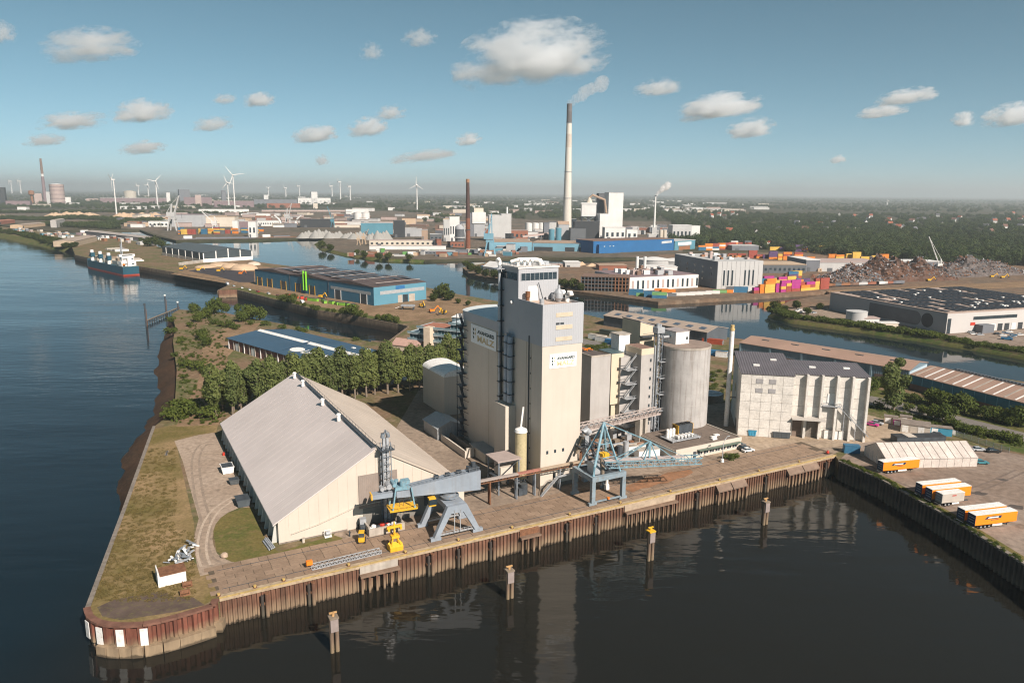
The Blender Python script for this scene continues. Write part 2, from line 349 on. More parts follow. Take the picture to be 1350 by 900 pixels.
# ---------------------------------------------------------------- clouds (small fair-weather cumulus, base near 1500 m)
def cloud_mat(name, dens, seed, thr=.0):
    m = bpy.data.materials.new(name); m.use_nodes = True; t = m.node_tree; t.nodes.clear()
    out = t.nodes.new('ShaderNodeOutputMaterial'); pv = N(t, 'ShaderNodeVolumePrincipled', Anisotropy=0.25); pv.inputs['Color'].default_value = (.975,.99,1,1)
    v = coords(t); n1 = N(t, 'ShaderNodeTexNoise', Scale=2.5, Detail=8, Roughness=.7, noise_dimensions='4D', W=seed); t.links.new(v, n1.inputs['Vector'])
    ln = N(t, 'ShaderNodeVectorMath', operation='LENGTH'); t.links.new(v, ln.inputs[0])
    sp = N(t, 'ShaderNodeSeparateXYZ'); t.links.new(v, sp.inputs[0])
    lo = N(t, 'ShaderNodeMapRange'); t.links.new(sp.outputs[2], lo.inputs[0]); lo.inputs[1].default_value = -.62; lo.inputs[2].default_value = -.35
    fa = N(t, 'ShaderNodeMath', operation='MULTIPLY_ADD'); t.links.new(ln.outputs['Value'], fa.inputs[0]); fa.inputs[1].default_value = -1.05; fa.inputs[2].default_value = .95+thr
    nn = N(t, 'ShaderNodeMath', operation='MULTIPLY_ADD'); t.links.new(n1.outputs['Fac'], nn.inputs[0]); nn.inputs[1].default_value = 4.2; nn.inputs[2].default_value = -2.25
    sm = N(t, 'ShaderNodeMath', operation='ADD'); t.links.new(fa.outputs[0], sm.inputs[0]); t.links.new(nn.outputs[0], sm.inputs[1])
    rg = N(t, 'ShaderNodeMapRange'); t.links.new(sm.outputs[0], rg.inputs[0]); rg.inputs[1].default_value = 0; rg.inputs[2].default_value = .95; rg.inputs[4].default_value = dens
    ml = N(t, 'ShaderNodeMath', operation='MULTIPLY'); t.links.new(rg.outputs[0], ml.inputs[0]); t.links.new(lo.outputs[0], ml.inputs[1])
    t.links.new(ml.outputs[0], pv.inputs['Density']); t.links.new(pv.outputs[0], out.inputs['Volume']); return m
sph = MB().ball((0,0,0), 1.0, n=16, m=10).mesh('cloud', [])
def cloud(px, py, w, h, label, dens=.02, i=[0]):
    el = math.atan((253.2-py)/FPX) ; D = min(1450/max(math.tan(el), .03), 32000); d = FW+RT*((px-675)/FPX)-UP*((py-450)/FPX)
    p = Vector((0,0,CAM_H))+d*(D/d.y); k = D/FPX; i[0] += 1
    o = bpy.data.objects.new('cloud', sph.copy()); COL.objects.link(o); o.location = p; o.scale = (w*k*1.12, w*k*.85, h*k*1.22); o.rotation_euler = (0, R(-8), 0)
    o.data.materials.append(cloud_mat('cloud_%d' % i[0], dens*.62/max(h*k/300, .3), i[0]*3.7)); tag(o, label, 'cloud', 'small fair-weather clouds'); return o
CL = [(700,78,95,40,.03,'large bright cumulus cloud high above the tall chimney'),(868,117,30,12,.012,'thin slanting cloud right of the chimney top'),
 (948,143,54,17,.022,'bright flat-bottomed cloud right of the chimney'),(990,171,30,14,.022,'puffy cloud just below the bright cloud right of the chimney'),
 (1195,129,36,11,.014,'wispy upper cloud above the forest on the right'),(1163,148,30,9,.014,'wispy lower cloud above the forest on the right'),
 (1270,159,15,11,.02,'small round cloud second from the right edge'),(1335,154,36,16,.022,'cloud cut off by the right edge'),
 (118,63,58,20,.012,'broad grey cloud in the upper left'),(3,45,18,15,.012,'cloud cut off by the left edge'),(187,149,38,15,.022,'bright cloud below the broad grey cloud on the left'),
 (342,133,21,10,.018,'small cloud left of centre, brighter of a pair'),(296,132,16,7,.009,'faint small cloud beside the brighter one left of centre'),
 (415,179,30,11,.022,'flat small cloud above the wind turbines'),(485,170,27,13,.022,'puffy cloud right of the flat one above the turbines'),(515,150,20,10,.012,'faint cloud above the puffy one near the brick chimney'),
 (618,185,17,9,.022,'tiny bright cloud above the brick chimney'),(425,212,11,8,.018,'lone tiny cloud low above the wind turbines'),(553,52,22,12,.008,'faint wisp left of the large cumulus'),(490,70,15,12,.008,'faint grey wisp farther left of the large cumulus'),
 (282,165,26,10,.010,'pale stretched cloud below the small pair'),(95,161,42,11,.012,'long pale cloud low on the left'),(188,196,30,9,.014,'low pale cloud above the striped chimney'),(60,186,27,8,.010,'low hazy cloud near the left edge'),
 (1105,211,11,6,.018,'tiny lone cloud low above the forest'),(560,207,44,8,.008,'faint low streak of cloud beside the brick chimney')]
for c in CL: cloud(c[0], c[1], c[2], c[3], c[5], c[4])
# ---------------------------------------------------------------- common materials
def slab_mat(name, a, b_, rough=.9, sc=.6):
    m, t, b = newmat(name); oi = t.nodes.new('ShaderNodeObjectInfo'); v = coords(t, src='Object')
    gm = t.nodes.new('ShaderNodeNewGeometry'); n = noise(t, gm.outputs['Position'], .25, 6, .65); n2 = noise(t, gm.outputs['Position'], sc*3, 5, .6)
    c = ramp(t, oi.outputs['Random'], [(0, a), (1, b_)]); c = mix(t, .6, c, ramp(t, n, [(.3, (.68,)*3), (.7, (1.22,)*3)]), 'MULTIPLY')
    c = mix(t, .5, c, ramp(t, n2, [(.3, (.7,)*3), (.7, (1.2,)*3)]), 'MULTIPLY')
    t.links.new(c, b.inputs['Base Color']); b.inputs['Roughness'].default_value = rough; b.inputs['Specular IOR Level'].default_value = .2; MATS[name] = m; return m
SLAB = slab_mat('quay_slab', (.235,.165,.115), (.30,.215,.152))
CONC = M('concrete', (.40,.36,.31), .85, .2, .3, streak=.5, dirt=(.22,.18,.14))
CONCD = M('dark_concrete', (.22,.19,.16), .88, .25, .3, dirt=(.12,.10,.08))
STEEL = M('grey_steel', (.20,.235,.27), .5, .2, .6, dirt=(.26,.20,.15), metal=.1)
STEELD = M('dark_steel', (.055,.065,.075), .55, .3, .6)
GALV = M('galvanised_steel', (.42,.44,.46), .45, .2, .8, metal=.3)
YELLOW = M('yellow_paint', (.72,.40,.03), .5, .15, .8)
ORANGE = M('orange_paint', (.78,.21,.02), .5, .12, .4)
WHITE = M('white_paint', (.78,.77,.74), .6, .08, .4, dirt=(.55,.50,.43))
CREAM = M('cream_cladding', (.55,.492,.42), .7, .05, .12, streak=.18, dirt=(.41,.35,.275))
BLACK = M('black_rubber', (.018,.018,.018), .7, .2, 1)
GLASS = M('dark_glass', (.03,.045,.055), .12, .3, .5, spec=.6)
RUSTP = M('rusty_plate', (.20,.095,.05), .85, .35, .8, dirt=(.09,.05,.035))
WOOD = M('grey_timber', (.22,.175,.13), .9, .3, .8)
BLUEP = M('harbour_blue_paint', (.06,.20,.30), .5, .2, .5)
LBLUE = M('light_blue_crane_paint', (.18,.33,.40), .5, .22, .8, dirt=(.25,.22,.19))
REDP = M('red_paint', (.50,.05,.03), .5, .15, .5)
GREENP = M('green_paint', (.10,.38,.06), .55, .15, .5)

# ---------------------------------------------------------------- the quay
def piling(path, z0, z1, per, dep, side=-1):
    """folded sheet piling along a polyline; the folds come out on the right of travel when side=-1"""
    mb = MB(); pts = []
    for a, b in zip(path, path[1:]):
        L = (b-a).length; d = (b-a)/L; n = Vector((-d.y, d.x, 0))*side; k = max(1, round(L/per)); p = L/k
        for i in range(k):
            s = a+d*(i*p); pts += [s+n*.12, s+d*(.36*p)+n*.12, s+d*(.5*p)+n*dep, s+d*(.86*p)+n*dep]
    pts.append(path[-1]+n*.12)
    vs = [(p.x,p.y,z0) for p in pts]+[(p.x,p.y,z1) for p in pts]; k = len(pts)
    mb.add(vs, [(i, i+1, i+1+k, i+k) for i in range(k-1)]); return mb
def coping(path, w_in, w_out, z0, z1, side=-1):
    mb = MB()
    for a, b in zip(path, path[1:]):
        d = (b-a).normalized(); n = Vector((-d.y, d.x, 0))*side; e = d*.02
        mb.prism([tuple((p)[:2]) for p in (a-n*w_in-e, b-n*w_in+e, b+n*w_out+e, a+n*w_out-e)], z0, z1)
    return mb
qw = thing('quay_wall', 'long rusty sheet pile quay wall facing the dark dock basin', 'quay wall')
obj('sheet_piling', piling([Q0, Q1], -11, -.1, 1.02, .5), RUST, qw)
obj('coping', coping([Q0, Q1], 1.3, .55, -.55, .12), M('coping_concrete', (.40,.31,.21), .85, .2, .3, dirt=(.25,.17,.11)), qw)
obj('edge_line', coping([Q0, Q1], .10, .60, .10, .17), M('ochre_edge_paint', (.50,.36,.14), .7, .35, .4, dirt=(.25,.17,.10)), qw)
cw_path = P([(116,800),(117.5,806),(120,811.5),(126,816),(133,819),(145,821.3),(160,822.3),(175,822),(189,821),(212,816.5),(233,811),(260,803),(279,797),(283,789.5)])
cw = thing('corner_wall', 'rounded red rusty quay wall at the point with white boards', 'quay wall')
obj('sheet_piling', piling(cw_path, -5.0, -.08, 1.7, .8), RUSTRED, cw)
obj('coping', coping(cw_path, .5, .9, -.35, .15), M('rusted_coping', (.17,.085,.06), .85, .3, .4), cw)
obj('sheet_piling', piling(cw_path, -11, -4.6, 1.3, .35), RUST, cw)
base = [p for p in cw_path[4:]]
obj('concrete_footing', coping(base, .2, 1.9, -11, -4.3), FOOTING, cw)
for px, py in ((121,812),(135,819.5),(160,822.3),(191,820.7)):
    p = G(px, py); i = min(range(len(cw_path)-1), key=lambda k: (cw_path[k].lerp(cw_path[k+1], .5)-p).length)
    d = (cw_path[i+1]-cw_path[i]).normalized(); n = Vector((d.y, -d.x, 0)); a = p+n*1.0
    obj('white_board', MB().prism([tuple(x[:2]) for x in (a-d*.75, a+d*.75, a+d*.75+n*.12, a-d*.75+n*.12)], -4.3, -.6), WHITE, cw)
lw = thing('river_wall', 'old vertical wall along the grassy river side of the point', 'quay wall')
lp = P([(203,562),(166,665),(116,800)])
obj('wall', coping(lp, .1, .35, -11, -.1, side=1), STONEW, lw); obj('coping', coping(lp, .5, .5, -.1, .22, side=1), CONCD, lw)
rw_path = P([(1106,607),(1160,630),(1250,680),(1350,742),(1500,850)])
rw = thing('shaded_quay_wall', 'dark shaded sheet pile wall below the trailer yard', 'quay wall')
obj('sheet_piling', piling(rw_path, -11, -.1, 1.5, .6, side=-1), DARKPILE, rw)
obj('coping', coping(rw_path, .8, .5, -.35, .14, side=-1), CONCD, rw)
struct('verge', flat([p for p in rw_path]+[p+Vector((2.6,.8,0)) for p in rw_path[::-1]], .016), GR_LAWN)

# paving slabs, each slab a piece
pv_root = struct('quay_paving', MB().prism([(0,1.35),(QL+1,1.35),(QL+1,15.1),(-1,15.1)], .005, .03), M('paving_joint', (.11,.085,.06), .95, .2, .5))
pv_root.location = Q0; pv_root.rotation_euler = (0,0,R(90-QAZ))
sm = MB().box(0, 3.9, 0, 1.83, 0, .06).mesh('slab', SLAB); random.seed(3); cnt = 0; rest = MB()
sh = MB().box(0, 1.9, 0, 1.83, 0, .06).mesh('slab', SLAB)
cells = []
for r in range(7):
    x = -1.5+(r % 2)*1.95
    while x < QL-1:
        half = random.random() < .05; L = 1.9 if half else 3.9
        if x+L < QL+1: cells.append((x, r, half))
        x += L+.14
for x, r, half in sorted(cells):          # nearest first
    z = .005+random.uniform(0,.03); y = 1.6+r*1.93
    if cnt < 296: obj('slab', sh if half else sm, None, pv_root, loc=(x, y, z)); cnt += 1
    else: rest.box(x, x+(1.9 if half else 3.9), y, y+1.83, z, z+.06)
o = obj('far_slabs', rest, SLAB, pv_root); o['kind'] = 'stuff'
rl = thing('crane_rails', 'pair of steel crane rails set along the quay', 'rail', Q0, QAZ)
for y in (3.5, 12.5): obj('rail', MB().box(1, QL-2, y-.06, y+.06, 0, .14), STEELD, rl)

# fender piles, berthing bays, bollards, mooring dolphins
fp = thing('fender_pile', 'x', 'fender pile', (0,0,0), QAZ, 'rusty fender piles along the quay wall')
obj('pile', MB().cyl(0, -1.15, -10, -.9, .42, n=10), RUST, fp); obj('pile', MB().cyl(-1.0, -1.05, -10, -1.2, .36, n=10), DARKPILE, fp)
obj('cross_arm', MB().box(-1.5, .5, -1.0, -.4, -3.6, -3.1), RUSTP, fp); obj('cap', MB().cyl(0, -1.15, -.9, -.75, .5, n=10), RUSTP, fp)
FL = ['fender pile nearest the rounded corner of the point','second fender pile from the rounded corner','fender pile below the yellow grab, right of the grey concrete bay','fender pile under the left leg of the grey crane','fender pile under the right leg of the grey crane','fender pile left of the blue crane','fender pile in front of the blue crane','fender pile left of the brown sloping fender covers','fender pile behind the farthest mooring post','last fender pile before the shaded wall']
for i, x in enumerate((350,411,568,607,649,749,787,920,1010,1089)):
    p = Q0+QD*qs(x)
    if i == 0: fp.location = p; fp['label'] = FL[0]
    else: dup(fp, p, label=FL[i])
BL = ['concrete-topped berthing bay in front of the long warehouse','narrow berthing bay right of the grey crane','wide berthing bay in front of the blue crane','berthing bay with brown sloping cover, left one','berthing bay with brown sloping cover, right one']
for i, (x0, x1) in enumerate(((472,524),(683,709),(821,889),(942,981),(1035,1076))):
    a, b = qs(x0), qs(x1); w = b-a; t = thing('berthing_bay', BL[i], 'fender', Q0+QD*a, QAZ, 'berthing bays on the quay wall')
    slope = i >= 3; zt = -1.9
    if slope:
        half = w/2
        for k in (0, 1): obj('cover', MB().extrx([(-.1,-.1),(-1.9,-2.1),(-1.9,-2.5),(-.1,-2.5)], k*half+.15, (k+1)*half-.15), M('brown_cover', (.19,.135,.10), .8, .2, .5), t)
    else:
        obj('beam', MB().box(0, w, -2.0, .3, zt-.5, zt), M('fender_beam', (.20,.135,.095), .85, .25, .5), t)
        obj('face_plate', MB().box(.2, w-.2, -.75, -.3, zt, -.15), CONC if i == 0 else RUSTP if i == 1 else M('pale_plate', (.38,.30,.22), .85, .2, .6), t)
    n = max(3, round(w/1.5))
    for k in range(n): obj('pile', MB().box(.15+k*(w-.8)/(n-1), .65+k*(w-.8)/(n-1), -1.9, -1.3, -10, (-2.5 if slope else zt-.5)), RUST, t)
bo = thing('bollard', 'x', 'bollard', (0,0,0), QAZ, 'mooring bollards on the quay edge')
obj('post', MB().cyl(0, .8, 0, .55, .22, n=10), M('bollard_yellow', (.42,.29,.10), .7, .3, 2), bo); obj('head', MB().cyl(0, .8, .55, .75, .36, .3, n=10), MATS['bollard_yellow'], bo); obj('base_plate', MB().cyl(0,.8,.1,.2,.45,n=10), RUSTP, bo)
for i, x in enumerate((289,337,375,461,536,606,677,753,820,886,951,1003,1056)):
    p = Q0+QD*qs(x)
    l = 'mooring bollard number %s along the quay edge counted from the rounded point' % ['one','two','three','four','five','six','seven','eight','nine','ten','eleven','twelve','thirteen'][i]
    if i == 0: bo.location = p; bo['label'] = l
    else: dup(bo, p, label=l)
DL = ['nearest mooring post standing in the dock basin, left','mooring post in the basin below the grey crane','mooring post with bright yellow top below the blue crane','farthest mooring post in the basin near the shaded wall']
for i, (x, y, tp) in enumerate(((441,857,806),(671,787,745),(856,737,694),(1007,690,656))):
    p = G(x, y, WZ); h = HT(p, tp)-WZ; t = thing('mooring_dolphin', DL[i], 'mooring post', p, QAZ, 'mooring posts standing in the dock basin')
    for (a, b) in ((-.55,-.4),(.55,-.4),(0,.55)): obj('pile', MB().cyl(a, b, -5, h-1.0, .42, n=10), wall_mat('dolphin_timber', (.16,.11,.075), (.22,.165,.10), 1.2) if 'dolphin_timber' not in MATS else MATS['dolphin_timber'], t)
    obj('board', MB().box(-.8, .8, -1.0, -.8, h-4.0, h-1.3), M('faded_board', (.26,.215,.20), .85, .2, .8), t)
    obj('platform', MB().box(-.95, .95, -1.05, 1.0, h-1.2, h-.9), YELLOW if i == 2 else WOOD, t)
    obj('bollard', MB().cyl(0, 0, h-.9, h-.1, .3, n=10).box(-.8, .8, -.2, .2, h-.3, h-.05), YELLOW if i == 2 else M('bollard_ochre', (.45,.27,.12), .7, .3, 2), t)

# lattice gangway lying on the quay, life-belt box, red float
a = G(412,752); b = G(503,730); L = (b-a).length; t = thing('lattice_gangway', 'grey lattice gangway lying on the quay slabs beside the grass', 'gangway', a, AZ(a, b))
mb = MB()
for y in (0, 1.5):
    for z in (.2, 1.0): mb.bar((0,y,z), (L,y,z), .14)
    k = 14
    for i in range(k): mb.bar((L*i/k,y,.2), (L*(i+1)/k,y,1.0), .09); mb.bar((L*(i+1)/k,y,.2), (L*(i+1)/k,y,1.0), .09)
obj('side_truss', mb, GALV, t)
mb = MB()
for i in range(29): mb.box(L*i/28-.12, L*i/28+.12, 0, 1.5, .16, .26)
obj('tread', mb, GALV, t)
obj('orange_box', MB().box(-1.0, .4, 1.1, 2.0, .9, 1.9), ORANGE, t)
p = G(1091,598); t = thing('red_float', 'small red buoy lying at the quay end', 'buoy', p); obj('ball', MB().ball((0,0,.55), .55), REDP, t); obj('ring', MB().cyl(0,0,1.0,1.25,.2,n=8), REDP, t)

# things on the grassy point
a = G(211,774); b = G(246,765.5); L = (b-a).length; t = thing('hut', 'small white hut with rusty brown roof on the grassy point', 'hut', a, AZ(a, b))
obj('wall', MB().box(0, L, 0, 4.2, 0, 2.5), WHITE, t); obj('roof', MB().box(.15, L+.2, -.15, 4.3, 2.5, 2.65), RUSTP, t); obj('end_panel', MB().box(-.3, -.05, -.1, 4.3, 0, 3.4), WHITE, t); obj('door', MB().box(L, L+.06, 1.2, 2.2, 0, 2.1), CONCD, t)
p = G(240,735); t = thing('scrap_heap', 'heap of grey scrap steel frames on the grass behind the white hut', 'scrap heap', p); random.seed(5)
for i in range(40):
    c = Vector((random.gauss(0,1.3), random.gauss(0,2.2), random.uniform(.15,1.2))); d = Vector((random.uniform(-1,1), random.uniform(-1,1), random.uniform(-.35,.4)))*random.uniform(.5,1.7)
    mb = MB().bar(c-d, c+d, random.uniform(.2,.7), random.uniform(.08,.3)); zmin = min(v[2] for v in mb.v); mb.v = [(x,y,z-min(0,zmin)) for x,y,z in mb.v]
    obj('scrap_piece', mb, random.choice([GALV, STEEL, WHITE]), t)
for i, (x, y, s) in enumerate(((296,734,.9),)):
    p = G(x, y); mb = MB().ball((0,0,.5*s), s, .8*s, 9, 6); mb.v = [(a*(1+.25*mnoise.noise(Vector((a,b,c))*1.1)), b*(1+.2*mnoise.noise(Vector((b,c,a)))), max(0, c)) for a, b, c in mb.v]
    o = obj('boulder', mb, M('boulder_stone', (.42,.32,.24), .9, .2, 1), loc=p); tag(o, 'pale boulder lying on the lawn beside the curved path', 'boulder')
for x, y, l in ((244,783,'rusty chain heap beside the white hut, nearer the quay edge'),(247,772,'rusty winch wreck close to the corner of the white hut')):
    t = thing('rusty_winch', l, 'winch', G(x, y), QAZ)
    obj('drum', MB().tube([(-.8,0,.6),(.8,0,.6)], .5, 10), RUSTP, t); obj('frame', MB().box(-1,-.8,-.6,.6,0,1.1).box(.8,1,-.6,.6,0,1.1).box(-1,1,-.7,-.5,0,.25), RUSTP, t)
t = thing('wooden_boards', 'dark boards lying on the grass near the top of the point', 'boards', G(222,597), -20)
for i in range(3): obj('board', MB().box(-2.5, 2.5, i*.35, i*.35+.28, .02, .18), WOOD if i != 1 else STEELD, t)
sheet('old_paving', [(128,800),(150,790),(215,778),(228,786),(255,787),(270,797),(232,806),(160,817),(135,812)], M('dark_slabs', (.105,.075,.06), .9, .3, .25, dirt=(.14,.12,.05)), .02)

def track(px, off, w, mat, z):
    pts = P(px); sm_ = []
    for i in range(len(pts)-1):
        p0, p1, p2, p3 = pts[max(i-1,0)], pts[i], pts[i+1], pts[min(i+2,len(pts)-1)]
        for k in range(6): u = k/6; sm_.append(.5*((2*p1)+(p2-p0)*u+(2*p0-5*p1+4*p2-p3)*u*u+(3*p1-p0-3*p2+p3)*u**3))
    mb = MB(); vs = []
    for i, p in enumerate(sm_): d = (sm_[min(i+1,len(sm_)-1)]-sm_[max(i-1,0)]).normalized(); n = Vector((-d.y,d.x,0)); vs += [p+n*(off-w/2)+Vector((0,0,z)), p+n*(off+w/2)+Vector((0,0,z))]
    struct('tyre_track', mb.add(vs, [(2*i,2*i+1,2*i+3,2*i+2) for i in range(len(sm_)-1)]), mat)
TRK = M('worn_track', (.27,.21,.16), .95, .25, .5, dirt=(.27,.21,.165)); TRL = M('pale_track', (.45,.36,.28), .95, .2, .5, dirt=(.28,.22,.17))
for o_ in (-1.1, 1.1): track([(292,585),(270,585),(258,605),(262,650),(272,690),(268,716),(276,738),(300,747)], o_, .7, TRK, .012)
for o_ in (-1.0, 1.0): track([(310,655),(285,672),(271,695),(266,725),(272,748)], o_, .6, TRL, .016)
for o_ in (-1.2, 1.2): track([(1140,612),(1190,640),(1250,652),(1300,640),(1350,618)], o_, .7, M('yard_track', (.17,.13,.105), .95, .25, .4), .012)
for o_ in (-1.1, 1.1): track([(1000,596),(1045,586),(1090,583),(1120,586),(1140,600)], o_, .7, TRK, .018)
for x, y, r in ((1290,650,2.2),(1322,632,1.6),(1255,655,1.3),(1338,668,2.5),(1300,610,1.4),(1240,640,1.0)):
    p = G(x, y); n = 12; struct('oil_stain', MB().add([(p.x+r*(1+.35*math.sin(k*2.3+x))*math.cos(k*6.283/n), p.y+r*.6*(1+.35*math.cos(k*1.7+y))*math.sin(k*6.283/n), .013) for k in range(n)], [tuple(range(n))]), M('stain', (.09,.075,.065), .8, .3, .5))
# ---------------------------------------------------------------- lettering
def text_mesh(s, size, thick=.03, bold=.0):
    cu = bpy.data.curves.new('lettering', 'FONT'); cu.body = s; cu.size = size; cu.extrude = thick; cu.offset = bold; cu.align_x = 'LEFT'; cu.resolution_u = 3
    o = bpy.data.objects.new('tmp', cu); COL.objects.link(o); dg = bpy.context.evaluated_depsgraph_get(); me = bpy.data.meshes.new_from_object(o.evaluated_get(dg))
    bpy.data.objects.remove(o); return me
def lettering(s, w, h, mat, parent, origin, xdir, updir, bold=0.0, name='lettering', thick=.03):
    """text fitted into w x h, written from origin along xdir, upright along updir (local axes of parent)"""
    me = text_mesh(s, 1.0, 0, bold); xs = [v.co.x for v in me.vertices]; ys = [v.co.y for v in me.vertices]
    x0, x1, y0, y1 = min(xs), max(xs), min(ys), max(ys); xd = Vector(xdir).normalized(); ud = Vector(updir).normalized(); n = xd.cross(ud); o = Vector(origin)
    for v in me.vertices: v.co = o+xd*((v.co.x-x0)/(x1-x0)*w)+ud*((v.co.y-y0)/(y1-y0)*h)+n*thick
    me.materials.clear(); me.materials.append(mat); ob = bpy.data.objects.new(name, me); COL.objects.link(ob); ob.parent = parent; return ob
INK = M('black_ink', (.03,.05,.045), .6, .1, 1); GOLD = M('gold_ink', (.55,.43,.24), .6, .1, 1); SIGNW = M('sign_white', (.80,.82,.82), .5, .04, .5)
def malt_sign(parent, o, xd, ud, w, h, gold):
    """company sign: leaf emblem left, two lines of lettering"""
    o = Vector(o); xd = Vector(xd).normalized(); ud = Vector(ud).normalized(); n = xd.cross(ud)
    b = MB(); c = [o, o+xd*w, o+xd*w+ud*h, o+ud*h]; b.add(c+[p+n*.12 for p in c], [(0,3,2,1),(4,5,6,7),(0,1,5,4),(1,2,6,5),(2,3,7,6),(3,0,4,7)])
    sg = obj('sign', b, SIGNW, parent)
    for k in range(3):
        for sgn, mt in ((-1, INK), (1, gold)):
            if sgn == 1 and k == 0: continue
            q = o+n*.15+xd*(w*.145)+ud*(h*(.22+k*.21)); r = h*.16
            lf = [q+xd*(sgn*.02*w), q+xd*(sgn*.055*w)+ud*(r*.25), q+xd*(sgn*.065*w)+ud*(r*1.2), q+xd*(sgn*.03*w)+ud*(r*.95), q+xd*(sgn*.008*w)+ud*(r*.6)]
            obj('emblem_leaf', MB().add(lf, [tuple(range(5))]), mt, sg)
    lettering('AVANGARD', w*.66, h*.20, INK, sg, o+n*.13+xd*(w*.27)+ud*(h*.58), xd, ud, .05)
    lettering('MALZ', w*.66, h*.33, gold, sg, o+n*.13+xd*(w*.27)+ud*(h*.15), xd, ud, .035)
    return sg

# ---------------------------------------------------------------- long malt warehouse
BAZ = 61.3
WA = G(368, 717.5); WW, WL, WE, WR = 50.5, 91.0, 6.4, 21.0
wh = thing('malt_warehouse', 'huge cream warehouse with pale lilac gable roof beside the lawn', 'warehouse', WA, BAZ)
obj('front_wall', MB().extr([(0,0),(WW,0),(WW,WE),(WW/2,WR-.3),(0,WE)], 0, .5), CREAM, wh)
obj('rear_wall', MB().extr([(0,0),(WW,0),(WW,WE),(WW/2,WR-.3),(0,WE)], WL-.5, WL), CREAM, wh)
obj('side_wall', MB().box(0, .5, .5, WL-.5, 0, WE), CREAM, wh); obj('side_wall', MB().box(WW-.5, WW, .5, WL-.5, 0, WE), CREAM, wh)
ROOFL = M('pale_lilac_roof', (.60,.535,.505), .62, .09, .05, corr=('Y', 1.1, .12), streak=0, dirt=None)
ROOFR = M('roof_beige_by_light', (.53,.455,.38), .62, .12, .06, corr=('Y', 1.1, .15))  # same roof; the warmer light on the right slope is put into its colour
sl_ = (WR-WE)/(WW/2)
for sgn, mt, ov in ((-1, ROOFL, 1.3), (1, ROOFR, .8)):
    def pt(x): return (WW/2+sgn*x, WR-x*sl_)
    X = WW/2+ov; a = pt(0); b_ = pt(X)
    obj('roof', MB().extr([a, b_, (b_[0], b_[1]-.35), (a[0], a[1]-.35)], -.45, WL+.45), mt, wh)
for i in range(1, 22):
    y = i*WL/22
    for sgn, ov in ((-1, 1.3), (1, .8)):
        X = WW/2+ov; obj('roof_seam', MB().bar((WW/2+sgn*.6, y, WR-.6*sl_+.02), (WW/2+sgn*X, y, WR-X*sl_+.02), .07, .02), M('seam_grey', (.545,.485,.46), .6, .1, 1), wh)
rib = MB().add([(-1.5,0,0),(-.02,0,0),(-.02,.55,0),(-1.5,.55,0),(-.45,0,WE-.7),(-.02,0,WE-.7),(-.02,.55,WE-.7),(-.45,.55,WE-.7)], [(0,3,2,1),(4,5,6,7),(0,1,5,4),(1,2,6,5),(2,3,7,6),(3,0,4,7)]).mesh('buttress', M('cream_in_shade', (.50,.50,.46), .8, .1, .3))  # cream greyed to paint in the shade on the left side
for i in range(20): obj('buttress', rib, None, wh, loc=(0, 1.5+i*4.6, 0))
vj = MB().box(0, .1, -.03, .0, .3, 1).mesh('wall_joint', M('joint', (.45,.39,.32), .8, .1, 1))
for i in range(1, 20):
    x = i*WW/20; zt = WE+min(x, WW-x)*sl_-.7; o = obj('wall_joint', vj, None, wh, loc=(x, 0, 0)); o.scale = (.6, 1, zt)
obj('gate', MB().box(20.5, 31, -.22, -.02, 5.2, 14.2), M('grey_gate', (.27,.225,.195), .7, .12, .3, corr=('X', .5)), wh)
obj('gate', MB().box(21.5, 44, -.15, -.02, .4, 5.0), M('grey_gate_low', (.22,.205,.18), .7, .12, .3), wh)
obj('dark_panel', MB().box(38.5, 42, -.25, -.16, 2.5, 7.5), STEELD, wh)
obj('walkway', MB().bar((3,-.3,2.2), (10,-.3,3.4), .25, .12).bar((10,-.3,3.4), (20,-.3,6.2), .25, .12).bar((20,-.3,6.2),(34,-.3,6.3),.3,.15), CREAM, wh)
obj('door', MB().box(17.2, 20.6, -.12, -.02, 0, 3.4), CREAM, wh); obj('plinth', MB().box(-.05, WW+.05, -.1, .0, 0, .35), CONCD, wh)
obj('ridge_walkway', MB().box(WW/2-.5, WW/2+.5, .5, WL-2, WR+.05, WR+.35), STEELD, wh)
hr = MB()
for i in range(30): hr.bar((WW/2+.5, .5+i*3, WR+.3), (WW/2+.5, .5+i*3, WR+1.2), .06)
hr.bar((WW/2+.5,.5,WR+1.2),(WW/2+.5,WL-2,WR+1.2),.06); obj('handrail', hr, STEELD, wh)
for y in (86, 73.5, 47.5, 29.5):
    v = obj('roof_vent', MB().cyl(WW/2-1.2, y, WR-.7, WR+1.1, .6, .52, 12).cyl(WW/2-1.2, y, WR+1.1, WR+1.5, .75, .45, 12), WHITE, wh, smooth=True)
obj('gutter', MB().box(-1.35, -1.1, -.4, WL+.4, WE-1.15, WE-.9), GALV, wh)
# junk by the warehouse corner
t = thing('pipe_stack', 'stack of grey pipes lying at the near corner of the warehouse', 'pipe stack', wh.matrix_basis @ Vector((-1.6, -1.5, 0)), BAZ-95)
for i in range(7): obj('pipe', MB().tube([(-.2*i,(i % 4)*.4,.25+.4*(i//4)),(5+.3*(i % 3),(i % 4)*.4,.25+.4*(i//4))], .18, 8), GALV, t)
